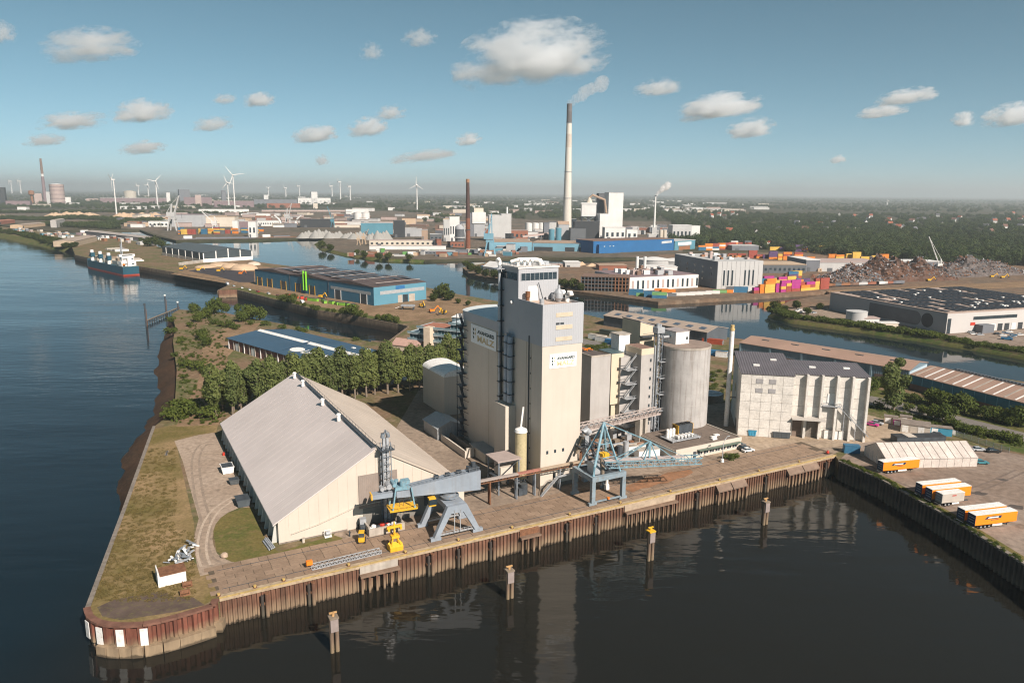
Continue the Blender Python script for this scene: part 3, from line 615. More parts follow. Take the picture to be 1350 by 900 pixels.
# bucket elevator climbing the gable
el = thing('bucket_elevator', 'tall grey bucket elevator standing against the warehouse gable', 'elevator', wh.matrix_basis @ Vector((27.5, -1.7, 0)), BAZ)
mb = MB()
for x in (-1.1, 1.1):
    for y in (-.9, .9): mb.bar((x,y,0), (x,y,22.5), .22)
for i in range(12):
    z = i*1.9
    for y in (-.9, .9): mb.bar((-1.1,y,z), (1.1,y,z+1.9), .12); mb.bar((-1.1,y,z),(1.1,y,z),.12)
obj('lattice_frame', mb, STEEL, el)
obj('leg', MB().box(-.75,-.15,-.4,.4,0,24), GALV, el); obj('leg', MB().box(.15,.75,-.4,.4,0,24), GALV, el)
obj('head', MB().tube([(-.75,0,24),(-.6,0,25.1),(0,0,25.6),(.6,0,25.1),(.75,0,24)], .55, 10), STEEL, el, smooth=True)
obj('platform', MB().box(-1.9,1.9,-1.6,1.6,20.8,21), STEELD, el); hr = MB()
for x in (-1.9, 0, 1.9):
    for y in (-1.6, 1.6): hr.bar((x,y,21),(x,y,22.1),.07)
for y in (-1.6, 1.6): hr.bar((-1.9,y,22.1),(1.9,y,22.1),.07)
obj('handrail', hr, STEELD, el); obj('chute', MB().bar((.9,0,13), (8,-.2,5.5), .6, .6), GALV, el)

# ---------------------------------------------------------------- malt silo tower
TA = G(712, 645); TW = 13.6
GREYC = M('grey_cladding', (.41,.42,.44), .6, .05, .1, corr=('X', .6))
tw = thing('malt_tower', 'tall cream and grey malt silo tower with white company signs', 'silo tower', TA, BAZ)
obj('front_block', MB().box(0, TW, 0, 14, 0, 43), CREAM, tw)
obj('front_cladding', MB().box(-.12, TW+.12, -.12, 14, 43, 54), GREYC, tw)
obj('parapet', MB().box(-.12, .2, -.12, 14, 54, 55).box(TW-.2, TW+.12, -.12, 14, 54, 54.8).box(.2, TW-.2, -.12, .2, 54, 55), GREYC, tw)
obj('roof_deck', MB().box(.2, TW-.2, .2, 14, 54, 54.15), M('pinkish_roof', (.50,.39,.32), .9, .2, .4), tw)
obj('lift_block', MB().box(0, TW, 14, 24.6, 0, 43), CREAM, tw)
lc = obj('lift_cladding', MB().box(-.12, TW+.12, 14.05, 24.7, 43, 63.8), GREYC, tw)
obj('window_band', MB().box(.7, TW-.5, 13.95, 14.05, 60.3, 62.4), GLASS, lc)
for i in range(9): obj('mullion', MB().box(.7+i*(TW-1.2)/8-.06, .7+i*(TW-1.2)/8+.06, 13.85, 13.97, 60.3, 62.4), GALV, lc)
obj('window_band', MB().box(-.22, -.1, 15, 24, 60.3, 62.4), GLASS, lc)
obj('roof_edge', MB().box(-.4, TW+.4, 13.8, 25, 63.8, 64.3), M('roof_rim', (.60,.58,.55), .7, .1, .5), tw)
obj('roof_door', MB().box(3.2, 6.6, 13.9, 14.06, 54.15, 58.5), WHITE, tw)
obj('rear_block', MB().box(0, 18, 24.75, 53, 0, 43), CREAM, tw)
obj('rear_cladding', MB().box(-.12, 18.12, 24.75, 53.1, 43, 46), GREYC, tw)
prof = [(-.3,46)]+[(9-9.3*math.cos(math.pi*k/10), 46+1.3*math.sin(math.pi*k/10)) for k in range(1, 10)]+[(18.3,46)]
obj('vaulted_roof', MB().extr(prof, 24.75, 53.3), M('white_membrane', (.66,.70,.70), .45, .06, .2), tw, smooth=True)
malt_sign(tw, (-.13, 46.5, 36.2), (0,-1,0), (0,0,1), 18.5, 6.3, GOLD)
malt_sign(tw, (2.4, -.02, 36.3), (1,0,0), (0,0,1), 9.2, 4.2, M('pale_gold_ink', (.66,.53,.33), .6, .1, 1))
for z, x0 in ((51.2, 4.3), (47.6, 4.3), (44.2, 4.3)):
    lv = obj('louvre', MB().box(x0, x0+5.6, -.22, -.1, z, z+1.2), M('beige_louvre', (.52,.45,.34), .7, .1, .6), tw)
for x0 in (4.3, 5.8): obj('window', MB().box(x0, x0+1.2, -.2, -.1, 49.0, 49.6), STEELD, tw)
for x in (1.9, 4.6, 7.4): obj('window', MB().box(x, x+.7, -.06, .02, 10.6, 11.6), GLASS, tw)
obj('window', MB().box(4.4, 5.3, -.06, .02, 2.8, 4.3), GLASS, tw)
for y in (6, 9, 21, 27.5, 33.5): obj('wall_joint', MB().box(-.06, .0, y, y+.14, .2, 42.9), M('joint_dark', (.40,.34,.25), .8, .1, 1), tw)
obj('plinth', MB().box(-.1, TW+.1, -.1, 0, 0, 1.1), CONCD, tw)
# roof plant
obj('cyclone', MB().cyl(10.2, 8, 54.2, 55.4, .5, 1.3, 12).cyl(10.2, 8, 55.4, 57, 1.3, 1.3, 12).cyl(10.2, 8, 57, 58.2, 1.3, .4, 12).cyl(10.2,8,58.2,59.2,.4,.4,10), GALV, tw, smooth=True)
for x, y in ((12.0,10.2),(12.7,7.2)): obj('exhaust_elbow', MB().tube([(x,y,54.2),(x,y,56.2),(x+.2,y-.5,57.0),(x+.3,y-1.4,57.0),(x+.3,y-1.8,56.2)], .7, 10), WHITE, tw, smooth=True)
obj('exhaust_elbow', MB().tube([(11.4,12.4,54.2),(11.4,12.4,56),(11.8,11.7,56.9),(12.2,10.9,56.6)], .9, 10), GALV, tw, smooth=True)
obj('roof_fan', MB().cyl(2.2, 12.4, 54.2, 55.4, .55, n=10).cyl(2.2,12.4,55.4,57.2,.75,n=10), RUSTP, tw); obj('roof_fan', MB().cyl(2.6, 5, 54.2, 55.9, .7, n=10), GALV, tw)
obj('mast', MB().bar((7.6,12.5,54.2), (6.4,13.4,59.5), .2), STEELD, tw)
for i, (x, y, r) in enumerate(((2.4,19,1.1),(4.2,18.2,1.0),(6,18.4,.9))): obj('roof_cowl', MB().tube([(x,y,64.3),(x,y,65.3),(x+.5,y-.3,65.9),(x+1.1,y-.5,65.5)], r*.5, 10), WHITE, tw, smooth=True)
obj('roof_duct', MB().tube([(1.5,22,65.2),(4,21,65.9),(8.2,18.6,65.9),(9.2,17.4,65.6),(9.5,16.8,64.3)], [.5,.6,.7,.8,.8], 12), WHITE, tw, smooth=True)
obj('roof_unit', MB().box(10.6,12.8,18,22,64.3,65.3), GALV, tw)
hr = MB()
for i in range(7): hr.bar((i*TW/6,14,64.3),(i*TW/6,14,65.3),.06); hr.bar((0,14+i*1.75,64.3),(0,14+i*1.75,65.3),.06)
hr.bar((0,14,65.3),(TW,14,65.3),.06); hr.bar((0,14,65.3),(0,24.5,65.3),.06); obj('handrail', hr, STEELD, tw)
# left-face services
obj('service_pipe', MB().tube([(-1.3,23.9,16),(-1.3,23.9,64.2)], .45, 10), GALV, tw, smooth=True)
obj('cable_ladder', MB().box(-1.0,-.15,24.5,25.3,14,62), STEELD, tw)
for k in range(9): obj('bracket', MB().box(-1.9,-.1,22.9,24.4,18+k*4.8,18.25+k*4.8), STEELD, tw)
obj('top_platform', MB().box(-3.2,-.1,21.8,25.6,63,63.25), GALV, tw); obj('cowl', MB().tube([(-1.3,23.9,64.2),(-1.3,23.9,65.4),(-1.9,23.4,66),(-2.6,22.9,65.6)], .6, 10), WHITE, tw, smooth=True)
for y in (17.0, 19.3): obj('duct', MB().tube([(-.6,y,43.5),(-1.1,y,43),(-1.2,y,41.5),(-1.2,y,22.5)], .85, 12), M('blue_grey_duct', (.33,.37,.42), .45, .1, .6), tw, smooth=True)
for k in range(5): obj('bracket', MB().box(-2.2,-.1,15.9,20.3,25+k*4,25.2+k*4), STEELD, tw)
obj('annex', MB().box(-3.6, -.05, 15.2, 22.6, 0, 21.8), CREAM, tw)
obj('downpipe', MB().bar((-.25,7.2,1),(-.25,7.2,45),.25), STEELD, tw)
for k in range(8): obj('window', MB().box(-.1,-.02,6.3,6.7,6+k*4.6,6.5+k*4.6), GLASS, tw)
obj('wall_lamp', MB().ball((-.5,17.5,53.5), .55), WHITE, tw)
st = obj('escape_stair', MB().bar((-.3,53.4,1),(-.3,53.4,45),.25).bar((-2.4,53.4,1),(-2.4,53.4,45),.18), STEELD, tw)
for k in range(10):
    z = 3+k*4.2
    obj('landing', MB().box(-2.6,-.1,50.2,53.6,z,z+.18), STEELD, st)
    obj('flight', MB().bar((-1.3,50.4,z+.1),(-1.3,53.4,z+4.2),.9,.22), STEELD, st)
    obj('stair_rail', MB().bar((-2.5,50.2,z+1.1),(-2.5,53.5,z+1.1),.08).bar((-2.5,50.2,z),(-2.5,50.2,z+1.1),.08).bar((-.1,49,z-1.4),(-2.5,50.3,z),.14), STEELD, st)
# small tan silo
t = thing('tan_silo', 'slim tan silo with white cap beside the malt tower corner', 'silo', tw.matrix_basis @ Vector((-4.2, 4.4, 0)), BAZ)
obj('barrel', MB().cyl(0,0,3,17.2,1.75,n=20), M('tan_grp', (.47,.40,.24), .5, .12, .5, dirt=(.36,.31,.17)), t, smooth=True); obj('cap', MB().cyl(0,0,17.2,18.0,1.95,1.75,20).cyl(0,0,18,18.7,1.75,.3,20), WHITE, t, smooth=True)
obj('hopper', MB().cyl(0,0,1.0,3,.5,1.75,20), STEEL, t); obj('filling_pipe', MB().bar((0,0,18.5),(1.8,1.8,24),.4), WHITE, t)
for a in range(4): obj('leg', MB().bar((1.6*math.cos(a*1.57),1.6*math.sin(a*1.57),0),(1.6*math.cos(a*1.57),1.6*math.sin(a*1.57),3.2),.3), STEELD, t)
# cream rounded silo hall behind, sheds and boxes at the foot
p = G(586, 548); t = thing('vaulted_silo', 'cream silo hall with curved white roof left of the malt tower', 'silo', p, BAZ)
obj('wall', MB().box(0,13,0,22,0,15.5), CREAM, t); prof = [(-.2,15.5)]+[(6.5-6.7*math.cos(math.pi*k/10),15.5+2.6*math.sin(math.pi*k/10)) for k in range(1,10)]+[(13.2,15.5)]
obj('vaulted_roof', MB().extr(prof,-.2,22), WHITE, t, smooth=True); obj('corner_column', MB().box(9.2,9.9,-.4,.0,0,15), WHITE, t)
p = G(577, 580); t = thing('metal_shed', 'low grey ribbed metal shed left of the malt tower', 'shed', p, BAZ)
MS = M('grey_ribbed_metal', (.36,.38,.39), .5, .12, .4, corr=('X', .6)); obj('wall', MB().extr([(0,0),(10,0),(10,4),(5,6.2),(0,4)],0,13), MS, t)
for s in (0, 1): obj('roof_panel', MB().extr([(5,6.5),(5,6.25),(-.4 if s == 0 else 10.4,3.9),(-.4 if s == 0 else 10.4,4.15)],-.3,13.3), MS, t)
for i in range(7): obj('rib', MB().box(i*10/6-.08,i*10/6+.08,-.1,0,0,4.3), GALV, t)
p = G(613, 604); t = thing('loading_trough', 'long walled loading trough beside the metal shed', 'loading pit', p, BAZ)
obj('wall', MB().box(0,.6,0,20,0,2.4), CREAM, t); obj('end_wall', MB().box(.6,3.4,0,.6,0,3.2), CREAM, t); obj('wall', MB().box(3.4,4,0,20,0,2.4), CONCD, t)
p = G(640, 611); t = thing('flat_shed', 'flat grey shed roof at the foot of the malt tower', 'shed', p, BAZ)
obj('wall', MB().box(0,8,0,11,0,3.2), M('shed_wall', (.55,.50,.42), .8, .1, .5), t); obj('roof', MB().box(-.4,8.4,-.4,11.4,3.2,3.5), M('shed_roof', (.33,.33,.32), .7, .1, .4), t)
# hopper house on posts
p = G(657, 653); t = thing('hopper_house', 'open hopper house on steel posts with grey roof', 'hopper', p, BAZ)
obj('roof', MB().box(-.4,7.4,-.4,7.4,10,10.35), M('hopper_roof', (.38,.31,.28), .8, .1, .4), t)
for x in (.2, 6.8):
    for y in (.2, 6.8): obj('post', MB().bar((x,y,0),(x,y,10),.35), STEEL, t)
obj('floor', MB().box(0,7,0,7,4.6,4.9), STEELD, t); obj('machine', MB().box(1.5,5.5,1.5,5.5,4.9,7.6).cyl(3.5,3.5,1.8,4.6,.5,2,10), CREAM, t)
br = MB()
for x in (.2, 6.8): br.bar((x,.2,0),(x,6.8,4.6),.16); br.bar((x,6.8,5),(x,.2,9.8),.16)
br.bar((.2,.2,5),(6.8,.2,9.8),.16); br.bar((.2,.2,9.6),(6.8,.2,9.6),.2); obj('brace', br, STEELD, t)
# conveyor along the tower foot
t = thing('conveyor_bridge', 'reddish grey conveyor bridge crossing the foot of the malt tower', 'conveyor', TA, BAZ)
obj('belt_cover', MB().bar((-22.5,-2.4,7.4),(-9,-2.4,7.4),1.3,.35), M('cover_grey', (.36,.31,.28), .8, .15, .5), t); obj('belt_cover', MB().bar((-9,-2.4,7.4),(-1.5,-2.4,7.4),1.32,.36), M('cover_red', (.36,.16,.12), .8, .2, .5), t); obj('belt_cover', MB().bar((-1.5,-2.4,7.4),(13.5,-2.4,7.4),1.3,.35), M('cover_tan', (.38,.30,.22), .8, .15, .5), t)
tr = MB()
for y in (-3.0,-1.8): tr.bar((-22.5,y,6.7),(13.5,y,6.7),.2)
for i in range(18): tr.bar((-22.5+i*2,-3.0,6.7),(-21.5+i*2,-3.0,7.3),.1); tr.bar((-21.5+i*2,-3.0,7.3),(-20.5+i*2,-3.0,6.7),.1)
obj('truss', tr, RUSTP, t)
for x in (-18,-9.5,-3.5,5): obj('support_post', MB().bar((x,-2.9,0),(x,-2.9,6.6),.35).bar((x,-1.9,0),(x,-1.9,6.6),.35).bar((x,-2.9,1),(x,-1.9,5),.15), STEEL if x > -10 else RUSTP, t)
obj('stair', MB().bar((-2.5,-4.6,0),(3.2,-4.6,5),.9,.2).bar((3.2,-4.6,5),(7.5,-4.6,5.2),.9,.2).bar((-2.5,-5.1,1.1),(3.2,-5.1,6.1),.1).bar((3.2,-5.1,6.1),(7.5,-5.1,6.3),.1), GALV, t)
obj('motor', MB().cyl(-6,-.6,.2,3.2,1.2,n=12).box(-8,-6.5,-1.5,.5,0,2.2), STEELD, t)
# bucket elevator beside the right edge of the tower
t = thing('intake_elevator', 'grey intake elevator and cyclone at the right foot of the malt tower', 'elevator', tw.matrix_basis @ Vector((15.4, -.6, 0)), BAZ)
obj('casing', MB().box(-.7,.7,-.7,.7,0,14.5), GALV, t); obj('head', MB().tube([(-1.2,0,14.5),(-.9,0,15.9),(.2,0,16.3),(1.2,0,15.2)], .95, 12), GALV, t, smooth=True); obj('platform', MB().box(-3.4,2.2,-2,2,11.6,11.85), STEELD, t)
obj('chute', MB().tube([(-.8,-.2,15),(-3.6,-.6,9.5)], .45, 8), WOOD, t); obj('chute', MB().tube([(.8,-.2,14),(4.4,-.6,4)], .45, 8), STEELD, t)
hr = MB()
for x in (-3.4,-1.5,.4,2.2): hr.bar((x,-2,11.8),(x,-2,12.9),.08)
hr.bar((-3.4,-2,12.9),(2.2,-2,12.9),.08); obj('handrail', hr, STEELD, t)

# ---------------------------------------------------------------- grey level-luffing crane on the quay
def QP(s, y, z=0): return Q0+QD*s+QI*y+Vector((0,0,z))
CG = M('crane_grey', (.26,.30,.345), .5, .13, .3, streak=.3, dirt=(.20,.17,.14))
cr = thing('grey_harbour_crane', 'grey portal harbour crane with box girder and yellow grab gear', 'crane', QP(57.3, 8), QAZ)
for y in (-4.5, 4.5):
    fr = obj('portal_frame', MB().prism([(0,0)]*0 or [(-6.6,-.55),(-5.2,-.55),(-5.2,.55),(-6.6,.55)], 0, .01) if False else MB(), CG, cr) if False else None
    mb = MB(); o_ = [(-6.4,.9),(-5.0,.9),(-1.7,6.6),(1.7,6.6),(5.0,.9),(6.4,.9),(2.6,8.6),(-2.6,8.6)]
    n = 8; vs = [(x,y-.6,z) for x,z in o_]+[(x,y+.6,z) for x,z in o_]
    mb.add(vs, [(0,1,2,7),(2,3,6,7),(3,4,5,6),(8,15,10,9),(10,15,14,11),(11,14,13,12)]+[(i,(i+1)%8,(i+1)%8+8,i+8) for i in range(8)])
    fr = obj('portal_frame', mb, CG, cr)
    obj('bogie', MB().box(-7.2,-4.4,y-.5,y+.5,.15,1.0).box(4.4,7.2,y-.5,y+.5,.15,1.0), CG, fr)
    obj('tie_beam', MB().bar((-5.5,y,1.3),(5.5,y,1.3),.35), GALV, fr)
    for x in (-6.6,-5,5,6.6): obj('wheel', MB().tube([(x,y-.3,.45),(x,y+.3,.45)], .4, 10), STEELD, fr)
    hr = MB()
    for x in range(-5, 6): hr.bar((x,y-.5,1.2),(x,y-.5,2.2),.07)
    hr.bar((-5,y-.5,2.2),(5,y-.5,2.2),.07); obj('handrail', hr, GALV, fr)
obj('portal_deck', MB().box(-2.6,2.6,-3.8,3.8,7.4,8.7), CG, cr); obj('turntable', MB().cyl(0,0,8.7,10.2,2.0,1.7,20).cyl(0,0,9.2,9.6,2.5,2.5,20), STEEL, cr, smooth=True)
obj('portal_stair', MB().bar((-.8,-5,1.3),(-.8,-5,7.5),.2).bar((.8,-5,1.3),(.8,-5,7.5),.2), GALV, cr)
gi = obj('girder', MB().add([(-14,-1.3,11.3),(8.0,-1.6,10.3),(8.0,1.6,10.3),(-14,1.3,11.3),(-14,-1.3,13.3),(8.0,-1.6,15.6),(8.0,1.6,15.6),(-14,1.3,13.3)], [(0,3,2,1),(4,5,6,7),(0,1,5,4),(1,2,6,5),(2,3,7,6),(3,0,4,7)]), CG, cr)
gi.rotation_euler = (0,0,R(-6))
obj('winch_house', MB().box(5,7.8,-1.2,1.2,15.4,16.3).cyl(6.6,.2,16.3,17.4,.6,n=10), STEELD, gi)
hr = MB()
for x in range(-13, 8): z = 13.3+(x+14)/22*2.3; hr.bar((x,-1.3,z),(x,-1.3,z+1.0),.07)
hr.bar((-13,-1.3,14.4),(7.8,-1.6,16.6),.07); obj('handrail', hr, STEEL, gi)
for x in (-4,-1,2): obj('hatch', MB().box(x,x+1.2,-.6,.6,14.8+(x+4)*.09,15.25+(x+4)*.09), STEELD, gi)
obj('boom_tip', MB().box(-20,-14,-1.1,1.1,11.6,12.8), CG, gi); obj('tip_stripe', MB().box(-20.3,-20,-1.15,1.15,11.5,12.9), YELLOW, gi)
obj('trolley', MB().box(-17,-13.4,-1.7,1.7,13.3,14.2).cyl(-15,-1,14.2,15.6,.8,n=10).cyl(-16.2,.8,14.2,15.3,.6,n=10).box(-15,-13,-.6,1.3,14.2,15.2).tube([(-17.2,-1.6,14.8),(-17.2,1.6,14.8)],.5,8), LBLUE, gi)
obj('trolley_drum', MB().tube([(-18.4,-1.3,14.4),(-18.4,1.3,14.4)], .7, 12).tube([(-20.1,-1,13.9),(-20.1,1,13.9)], .5, 12), GALV, gi)
hg = MB()
for x in (-17,-13):
    for y in (-1.9,1.9): hg.bar((x,y,13.8),(x+(.8 if x < -15 else -.8)*-1,y,8.4),.35)
obj('hanger', hg, LBLUE, gi); obj('service_platform', MB().box(-18.6,-11.6,-2.4,2.4,8.1,8.35), YELLOW, gi)
hr = MB()
for x in (-18.6,-16.3,-14,-11.6): hr.bar((x,-2.4,8.3),(x,-2.4,9.3),.08)
hr.bar((-18.6,-2.4,9.3),(-11.6,-2.4,9.3),.08); obj('platform_rail', hr, YELLOW, gi)
cb = obj('cab', MB().box(-6.2,-4.4,-3.0,-1.4,8.4,10.5), YELLOW, gi); obj('cab_window', MB().box(-6.45,-6.38,-3,-1.4,8.9,10.3).box(-6.2,-4.2,-3.27,-3.2,8.9,10.3), GLASS, cb)
obj('rope', MB().bar((-14.6,0,13.4),(-14.6,0,5.0),.09).bar((-15.6,0,13.4),(-15.6,0,5.0),.09), STEELD, gi)
for c_ in gi.children:
    if c_.name.split('.')[0] in ('trolley','trolley_drum','hanger','service_platform','platform_rail','rope'): c_.location.x = 2.6
# grab parked on the quay, yellow bodies, small machines
p = G(521, 724); t = thing('clamshell_grab', 'bright yellow clamshell grab standing on the quay slabs', 'grab', p, QAZ)
obj('jaw', MB().extrx([(-1.5,.1),(-.05,.1),(-.05,1.9),(-.5,2.3),(-1.7,1.5)], -2, 2), YELLOW, t); obj('jaw', MB().extrx([(.05,.1),(1.5,.1),(1.7,1.5),(.5,2.3),(.05,1.9)], -2, 2), YELLOW, t)
obj('arm', MB().bar((-1.4,-1.2,1.8),(-.5,0,4.2),.35).bar((1.4,-1.2,1.8),(.5,0,4.2),.35).bar((-1.4,1.2,1.8),(-.5,0,4.2),.35).bar((1.4,1.2,1.8),(.5,0,4.2),.35), YELLOW, t); obj('head', MB().box(-1.2,1.2,-.8,.8,3.9,4.7).cyl(0,0,4.7,5.3,.5,n=10), YELLOW, t); t.scale = (.82,.82,.82)
p = G(520, 705); t = thing('yellow_spreader', 'yellow lifting frame behind the clamshell grab', 'grab', p, QAZ)
obj('frame', MB().box(-2.3,2.3,-.4,.4,2.4,3.1).box(-2.2,-1.6,-.9,.9,1.8,2.5).box(1.6,2.2,-.9,.9,1.8,2.5), YELLOW, t); obj('post', MB().bar((0,0,0),(0,0,2.5),.5).cyl(0,0,3.1,4.4,.35,.15,8), YELLOW, t); obj('foot', MB().box(-1.4,1.4,-1,1,0,.25), RUSTP, t); t.scale = (.85,.85,.85)
p = G(477, 714); t = thing('forklift', 'small yellow loader parked by the warehouse wall', 'loader', p, QAZ-70)
obj('body', MB().box(-1.2,1.4,-.75,.75,.5,1.5), YELLOW, t); obj('cab', MB().box(-.6,.9,-.65,.65,1.5,2.6), STEELD, t); obj('roof', MB().box(-.7,1,-.7,.7,2.6,2.75), YELLOW, t)
for x in (-.8,.9):
    for y in (-.8,.8): obj('wheel', MB().tube([(x,y-.18,.45),(x,y+.18,.45)], .45, 10), BLACK, t)
p = G(487, 708); t = thing('waste_skip', 'grey concrete bay filled with bagged rubbish at the warehouse wall', 'skip', p, QAZ)
obj('wall', MB().box(0,9.5,0,.5,0,2.0).box(0,.5,.5,5,0,2.4).box(9,9.5,.5,5,0,2.0), CONC, t); random.seed(11)
for i in range(14): c = (random.uniform(1,8.4),random.uniform(1,4.4),.6+random.uniform(0,.8)); obj('rubbish_bag', MB().ball(c,.75,.6,7,5), random.choice([WHITE,STEELD,M('blue_bag',(.12,.2,.45),.5,.2,1),REDP]), t)
t = thing('wheel_loader', 'dark grey loader between the rubbish bay and the warehouse', 'loader', G(479,699), QAZ-80)
obj('body', MB().box(-1.8,1.8,-.9,.9,.7,1.9), STEELD, t); obj('cab', MB().box(-.4,1.1,-.8,.8,1.9,3.3), GALV, t); obj('bucket', MB().extrx([(-1.2,.2),(1.2,.2),(1.2,.4),(-1.2,1.4)],2.1,2.9), STEELD, t)
for x in (-1.2,1.2):
    for y in (-1,1): obj('wheel', MB().tube([(x,y-.25,.65),(x,y+.25,.65)], .65, 10), BLACK, t)
def person(px, py, shirt, label, az=0):
    t = thing('person', label, 'person', G(px, py), az); 
    obj('body', MB().tube([(0,-.12,0),(0,-.1,.5),(0,-.05,.9),(0,0,1.2),(0,0,1.45),(0,0,1.52),(0,0,1.62),(0,0,1.78)], [.09,.10,.15,.20,.17,.07,.11,.04], 8).tube([(0,.12,0),(0,.1,.5),(0,.05,.9)], [.09,.10,.14], 8).tube([(0,.2,1.42),(.06,.28,1.1),(.15,.25,.85)], [.07,.05,.04], 6).tube([(0,-.2,1.42),(.06,-.28,1.1),(.15,-.25,.85)], [.07,.05,.04], 6), shirt, t, smooth=True)
person(461, 707, STEELD, 'person in dark clothes standing on the slabs beside the warehouse', 20)
t = thing('hose_reel', 'small pump set standing against the cream gable wall', 'pump', wh.matrix_basis @ Vector((11.8, -1.4, 0)), BAZ)
obj('frame', MB().box(-.9,.9,-.5,.5,0,.3).bar((-.8,0,.3),(-.8,0,1.9),.12).bar((.8,0,.3),(.8,0,1.9),.12).bar((-.8,0,1.9),(.8,0,1.9),.12), WHITE, t); obj('drum', MB().tube([(-.5,0,1),(.5,0,1)], .6, 10), GALV, t)
for x, l in ((3.6,'low cream post at the near end of the cream gable wall'),):
    t = thing('stub_post', l, 'post', wh.matrix_basis @ Vector((x+2, -1.6, 0)), BAZ); obj('post', MB().cyl(0,0,0,1.1,.35,n=8), CREAM, t); obj('cap', MB().cyl(0,0,1.1,1.2,.42,n=8), CONC, t)

# ---------------------------------------------------------------- blue crane
bc = thing('blue_harbour_crane', 'light blue portal crane with lattice boom lying along the quay', 'crane', QP(104, 8), QAZ)
CB = M('crane_bluegrey', (.22,.28,.32), .5, .15, .4, dirt=(.20,.17,.14))
for x in (-5.2, 5.2):
    for y in (-4.6, 4.5): obj('portal_leg', MB().box(x-.6,x+.6,y-.55,y+.55,.9,7), CB, bc); obj('bogie', MB().box(x-1.3,x+1.3,y-.4,y+.4,.15,.9), CB, bc)
for y in (-4.6, 4.5): obj('portal_beam', MB().box(-5.8,5.8,y-.6,y+.6,7,8.4), CB, bc)
for x in (-5.2, 5.2): obj('portal_beam', MB().box(x-.6,x+.6,-4,3.9,7,8.4), CB, bc)
obj('sill_beam', MB().bar((-4.5,-4.6,.9),(4.5,-4.6,.9),.4), CB, bc); obj('deck', MB().box(-4.6,4.6,-4,3.9,7.9,8.15), STEELD, bc)
obj('lifebelt', MB().cyl(0,-5,1.1,1.6,.4,n=10), ORANGE, bc)
ap = (2.2, 1.5, 21.5)
for i, b0 in enumerate(((-4.8,-4.2,8.4),(4.2,-4.4,8.4),(4.6,3.8,8.4),(-4.6,3.9,8.4))): 
    if i in (1, 3): obj('mast_leg', MB().bar(b0, ap, .45), LBLUE, bc)
    else: obj('mast_leg', MB().tube([b0,(b0[0]+.5,b0[1]+.3,11),ap], .38, 8), LBLUE, bc)
for z in (12.5,16): k = (z-8.4)/13.1; f_ = lambda b: tuple(b[j]+(ap[j]-b[j])*k for j in range(3)); obj('mast_tie', MB().bar(f_((-4.8,-4.2,8.4)),f_((4.2,-4.4,8.4)),.22).bar(f_((4.2,-4.4,8.4)),f_((4.6,3.8,8.4)),.22).bar(f_((-4.8,-4.2,8.4)),f_((-4.6,3.9,8.4)),.22), LBLUE, bc)
bm_ = obj('boom', MB(), LBLUE, bc); mb = MB(); BL_ = 29.0
for y in (-1.4, 1.4):
    for z in (9.4, 11.2): mb.bar((0,y,z),(BL_,y,z-.2),.26)
    for i in range(14): a = BL_*i/14; b = BL_*(i+1)/14; mb.bar((a,y,9.4),(a,y,11.2),.14); mb.bar((a,y,9.4 if i % 2 else 11.2),(b,y,11.2 if i % 2 else 9.4),.14)
for i in range(15): a = BL_*i/14; mb.bar((a,-1.4,9.4),(a,1.4,9.4),.14); mb.bar((a,-1.4,11.2),(a,1.4,11.2),.14)
bm_.data = mb.mesh('boom', LBLUE); bm_.location = (.6,-1.4,0); bm_.rotation_euler = (0,0,R(-19))
obj('boom_walkway', MB().box(0,24,-.9,.9,11.25,11.4), M('walkway_pink', (.46,.40,.38), .8, .1, .5), bm_)
hr = MB()
for i in range(16): hr.bar((i*1.8,-1.9,9.4),(i*1.8,-1.9,10.5),.07)
hr.bar((0,-1.9,10.5),(27,-1.9,10.5),.07); obj('handrail', hr, GALV, bm_)
obj('boom_mast', MB().bar((11.5,-1.2,11.2),(13.5,0,16.4),.3).bar((15.5,-1.2,11.2),(13.5,0,16.4),.3).bar((11.5,1.2,11.2),(13.5,0,16.4),.3).bar((13.5,0,11.2),(13.5,0,16.4),.5), LBLUE, bm_)
obj('stay', MB().bar((13.5,0,16.4),(20.5,-1.2,11.3),.22).bar((13.5,0,16.4),(3.5,-1.2,11.3),.22).bar((13.5,0,16.4),(3.5,1.2,11.3),.22), LBLUE, bm_)
sv = MB(); e = Vector((.6,-1.4,0))+Matrix.Rotation(R(-19),3,'Z') @ Vector((13.5,0,16.4)); sv.bar(ap, e, .2); e2 = Vector((.6,-1.4,0))+Matrix.Rotation(R(-19),3,'Z') @ Vector((24,0,11.3)); sv.bar((ap[0],ap[1]+.5,ap[2]), e2, .14); obj('mast_stay', sv, LBLUE, bc)
obj('counter_box', MB().box(-3.8,-.8,-2.8,.4,8.15,11.2), GALV, bc); obj('machinery', MB().cyl(.2,1.4,8.15,12,1.0,.7,12).box(1.5,3.4,0,2.6,8.15,10.2), STEEL, bc); obj('yellow_winch', MB().box(2.4,5.2,2.4,4.4,10,11.6), YELLOW, bc)
obj('chute', MB().tube([(-1.6,-3,13),(-1,-3.2,10),(-1,-3.2,8.2)], .5, 8), WOOD, bc)
obj('ballast', MB().tube([(.4,-4.6,9.4),(-2.6,-5,12.4)], .3, 8), STEELD, bc)
t = thing('white_pump_post', 'white pedestal with round tank on the quay under the blue boom', 'pump', QP(qs(845)-4, 11.2), QAZ)
obj('pedestal', MB().cyl(0,0,0,1.6,.85,.7,10).cyl(0,0,1.6,4.4,.42,n=10), WHITE, t); obj('tank', MB().tube([(.3,0,4.3),(.9,0,4.3),(2.3,0,4.3),(2.9,0,4.3)], [.5,.85,.85,.5], 10), WHITE, t, smooth=True)
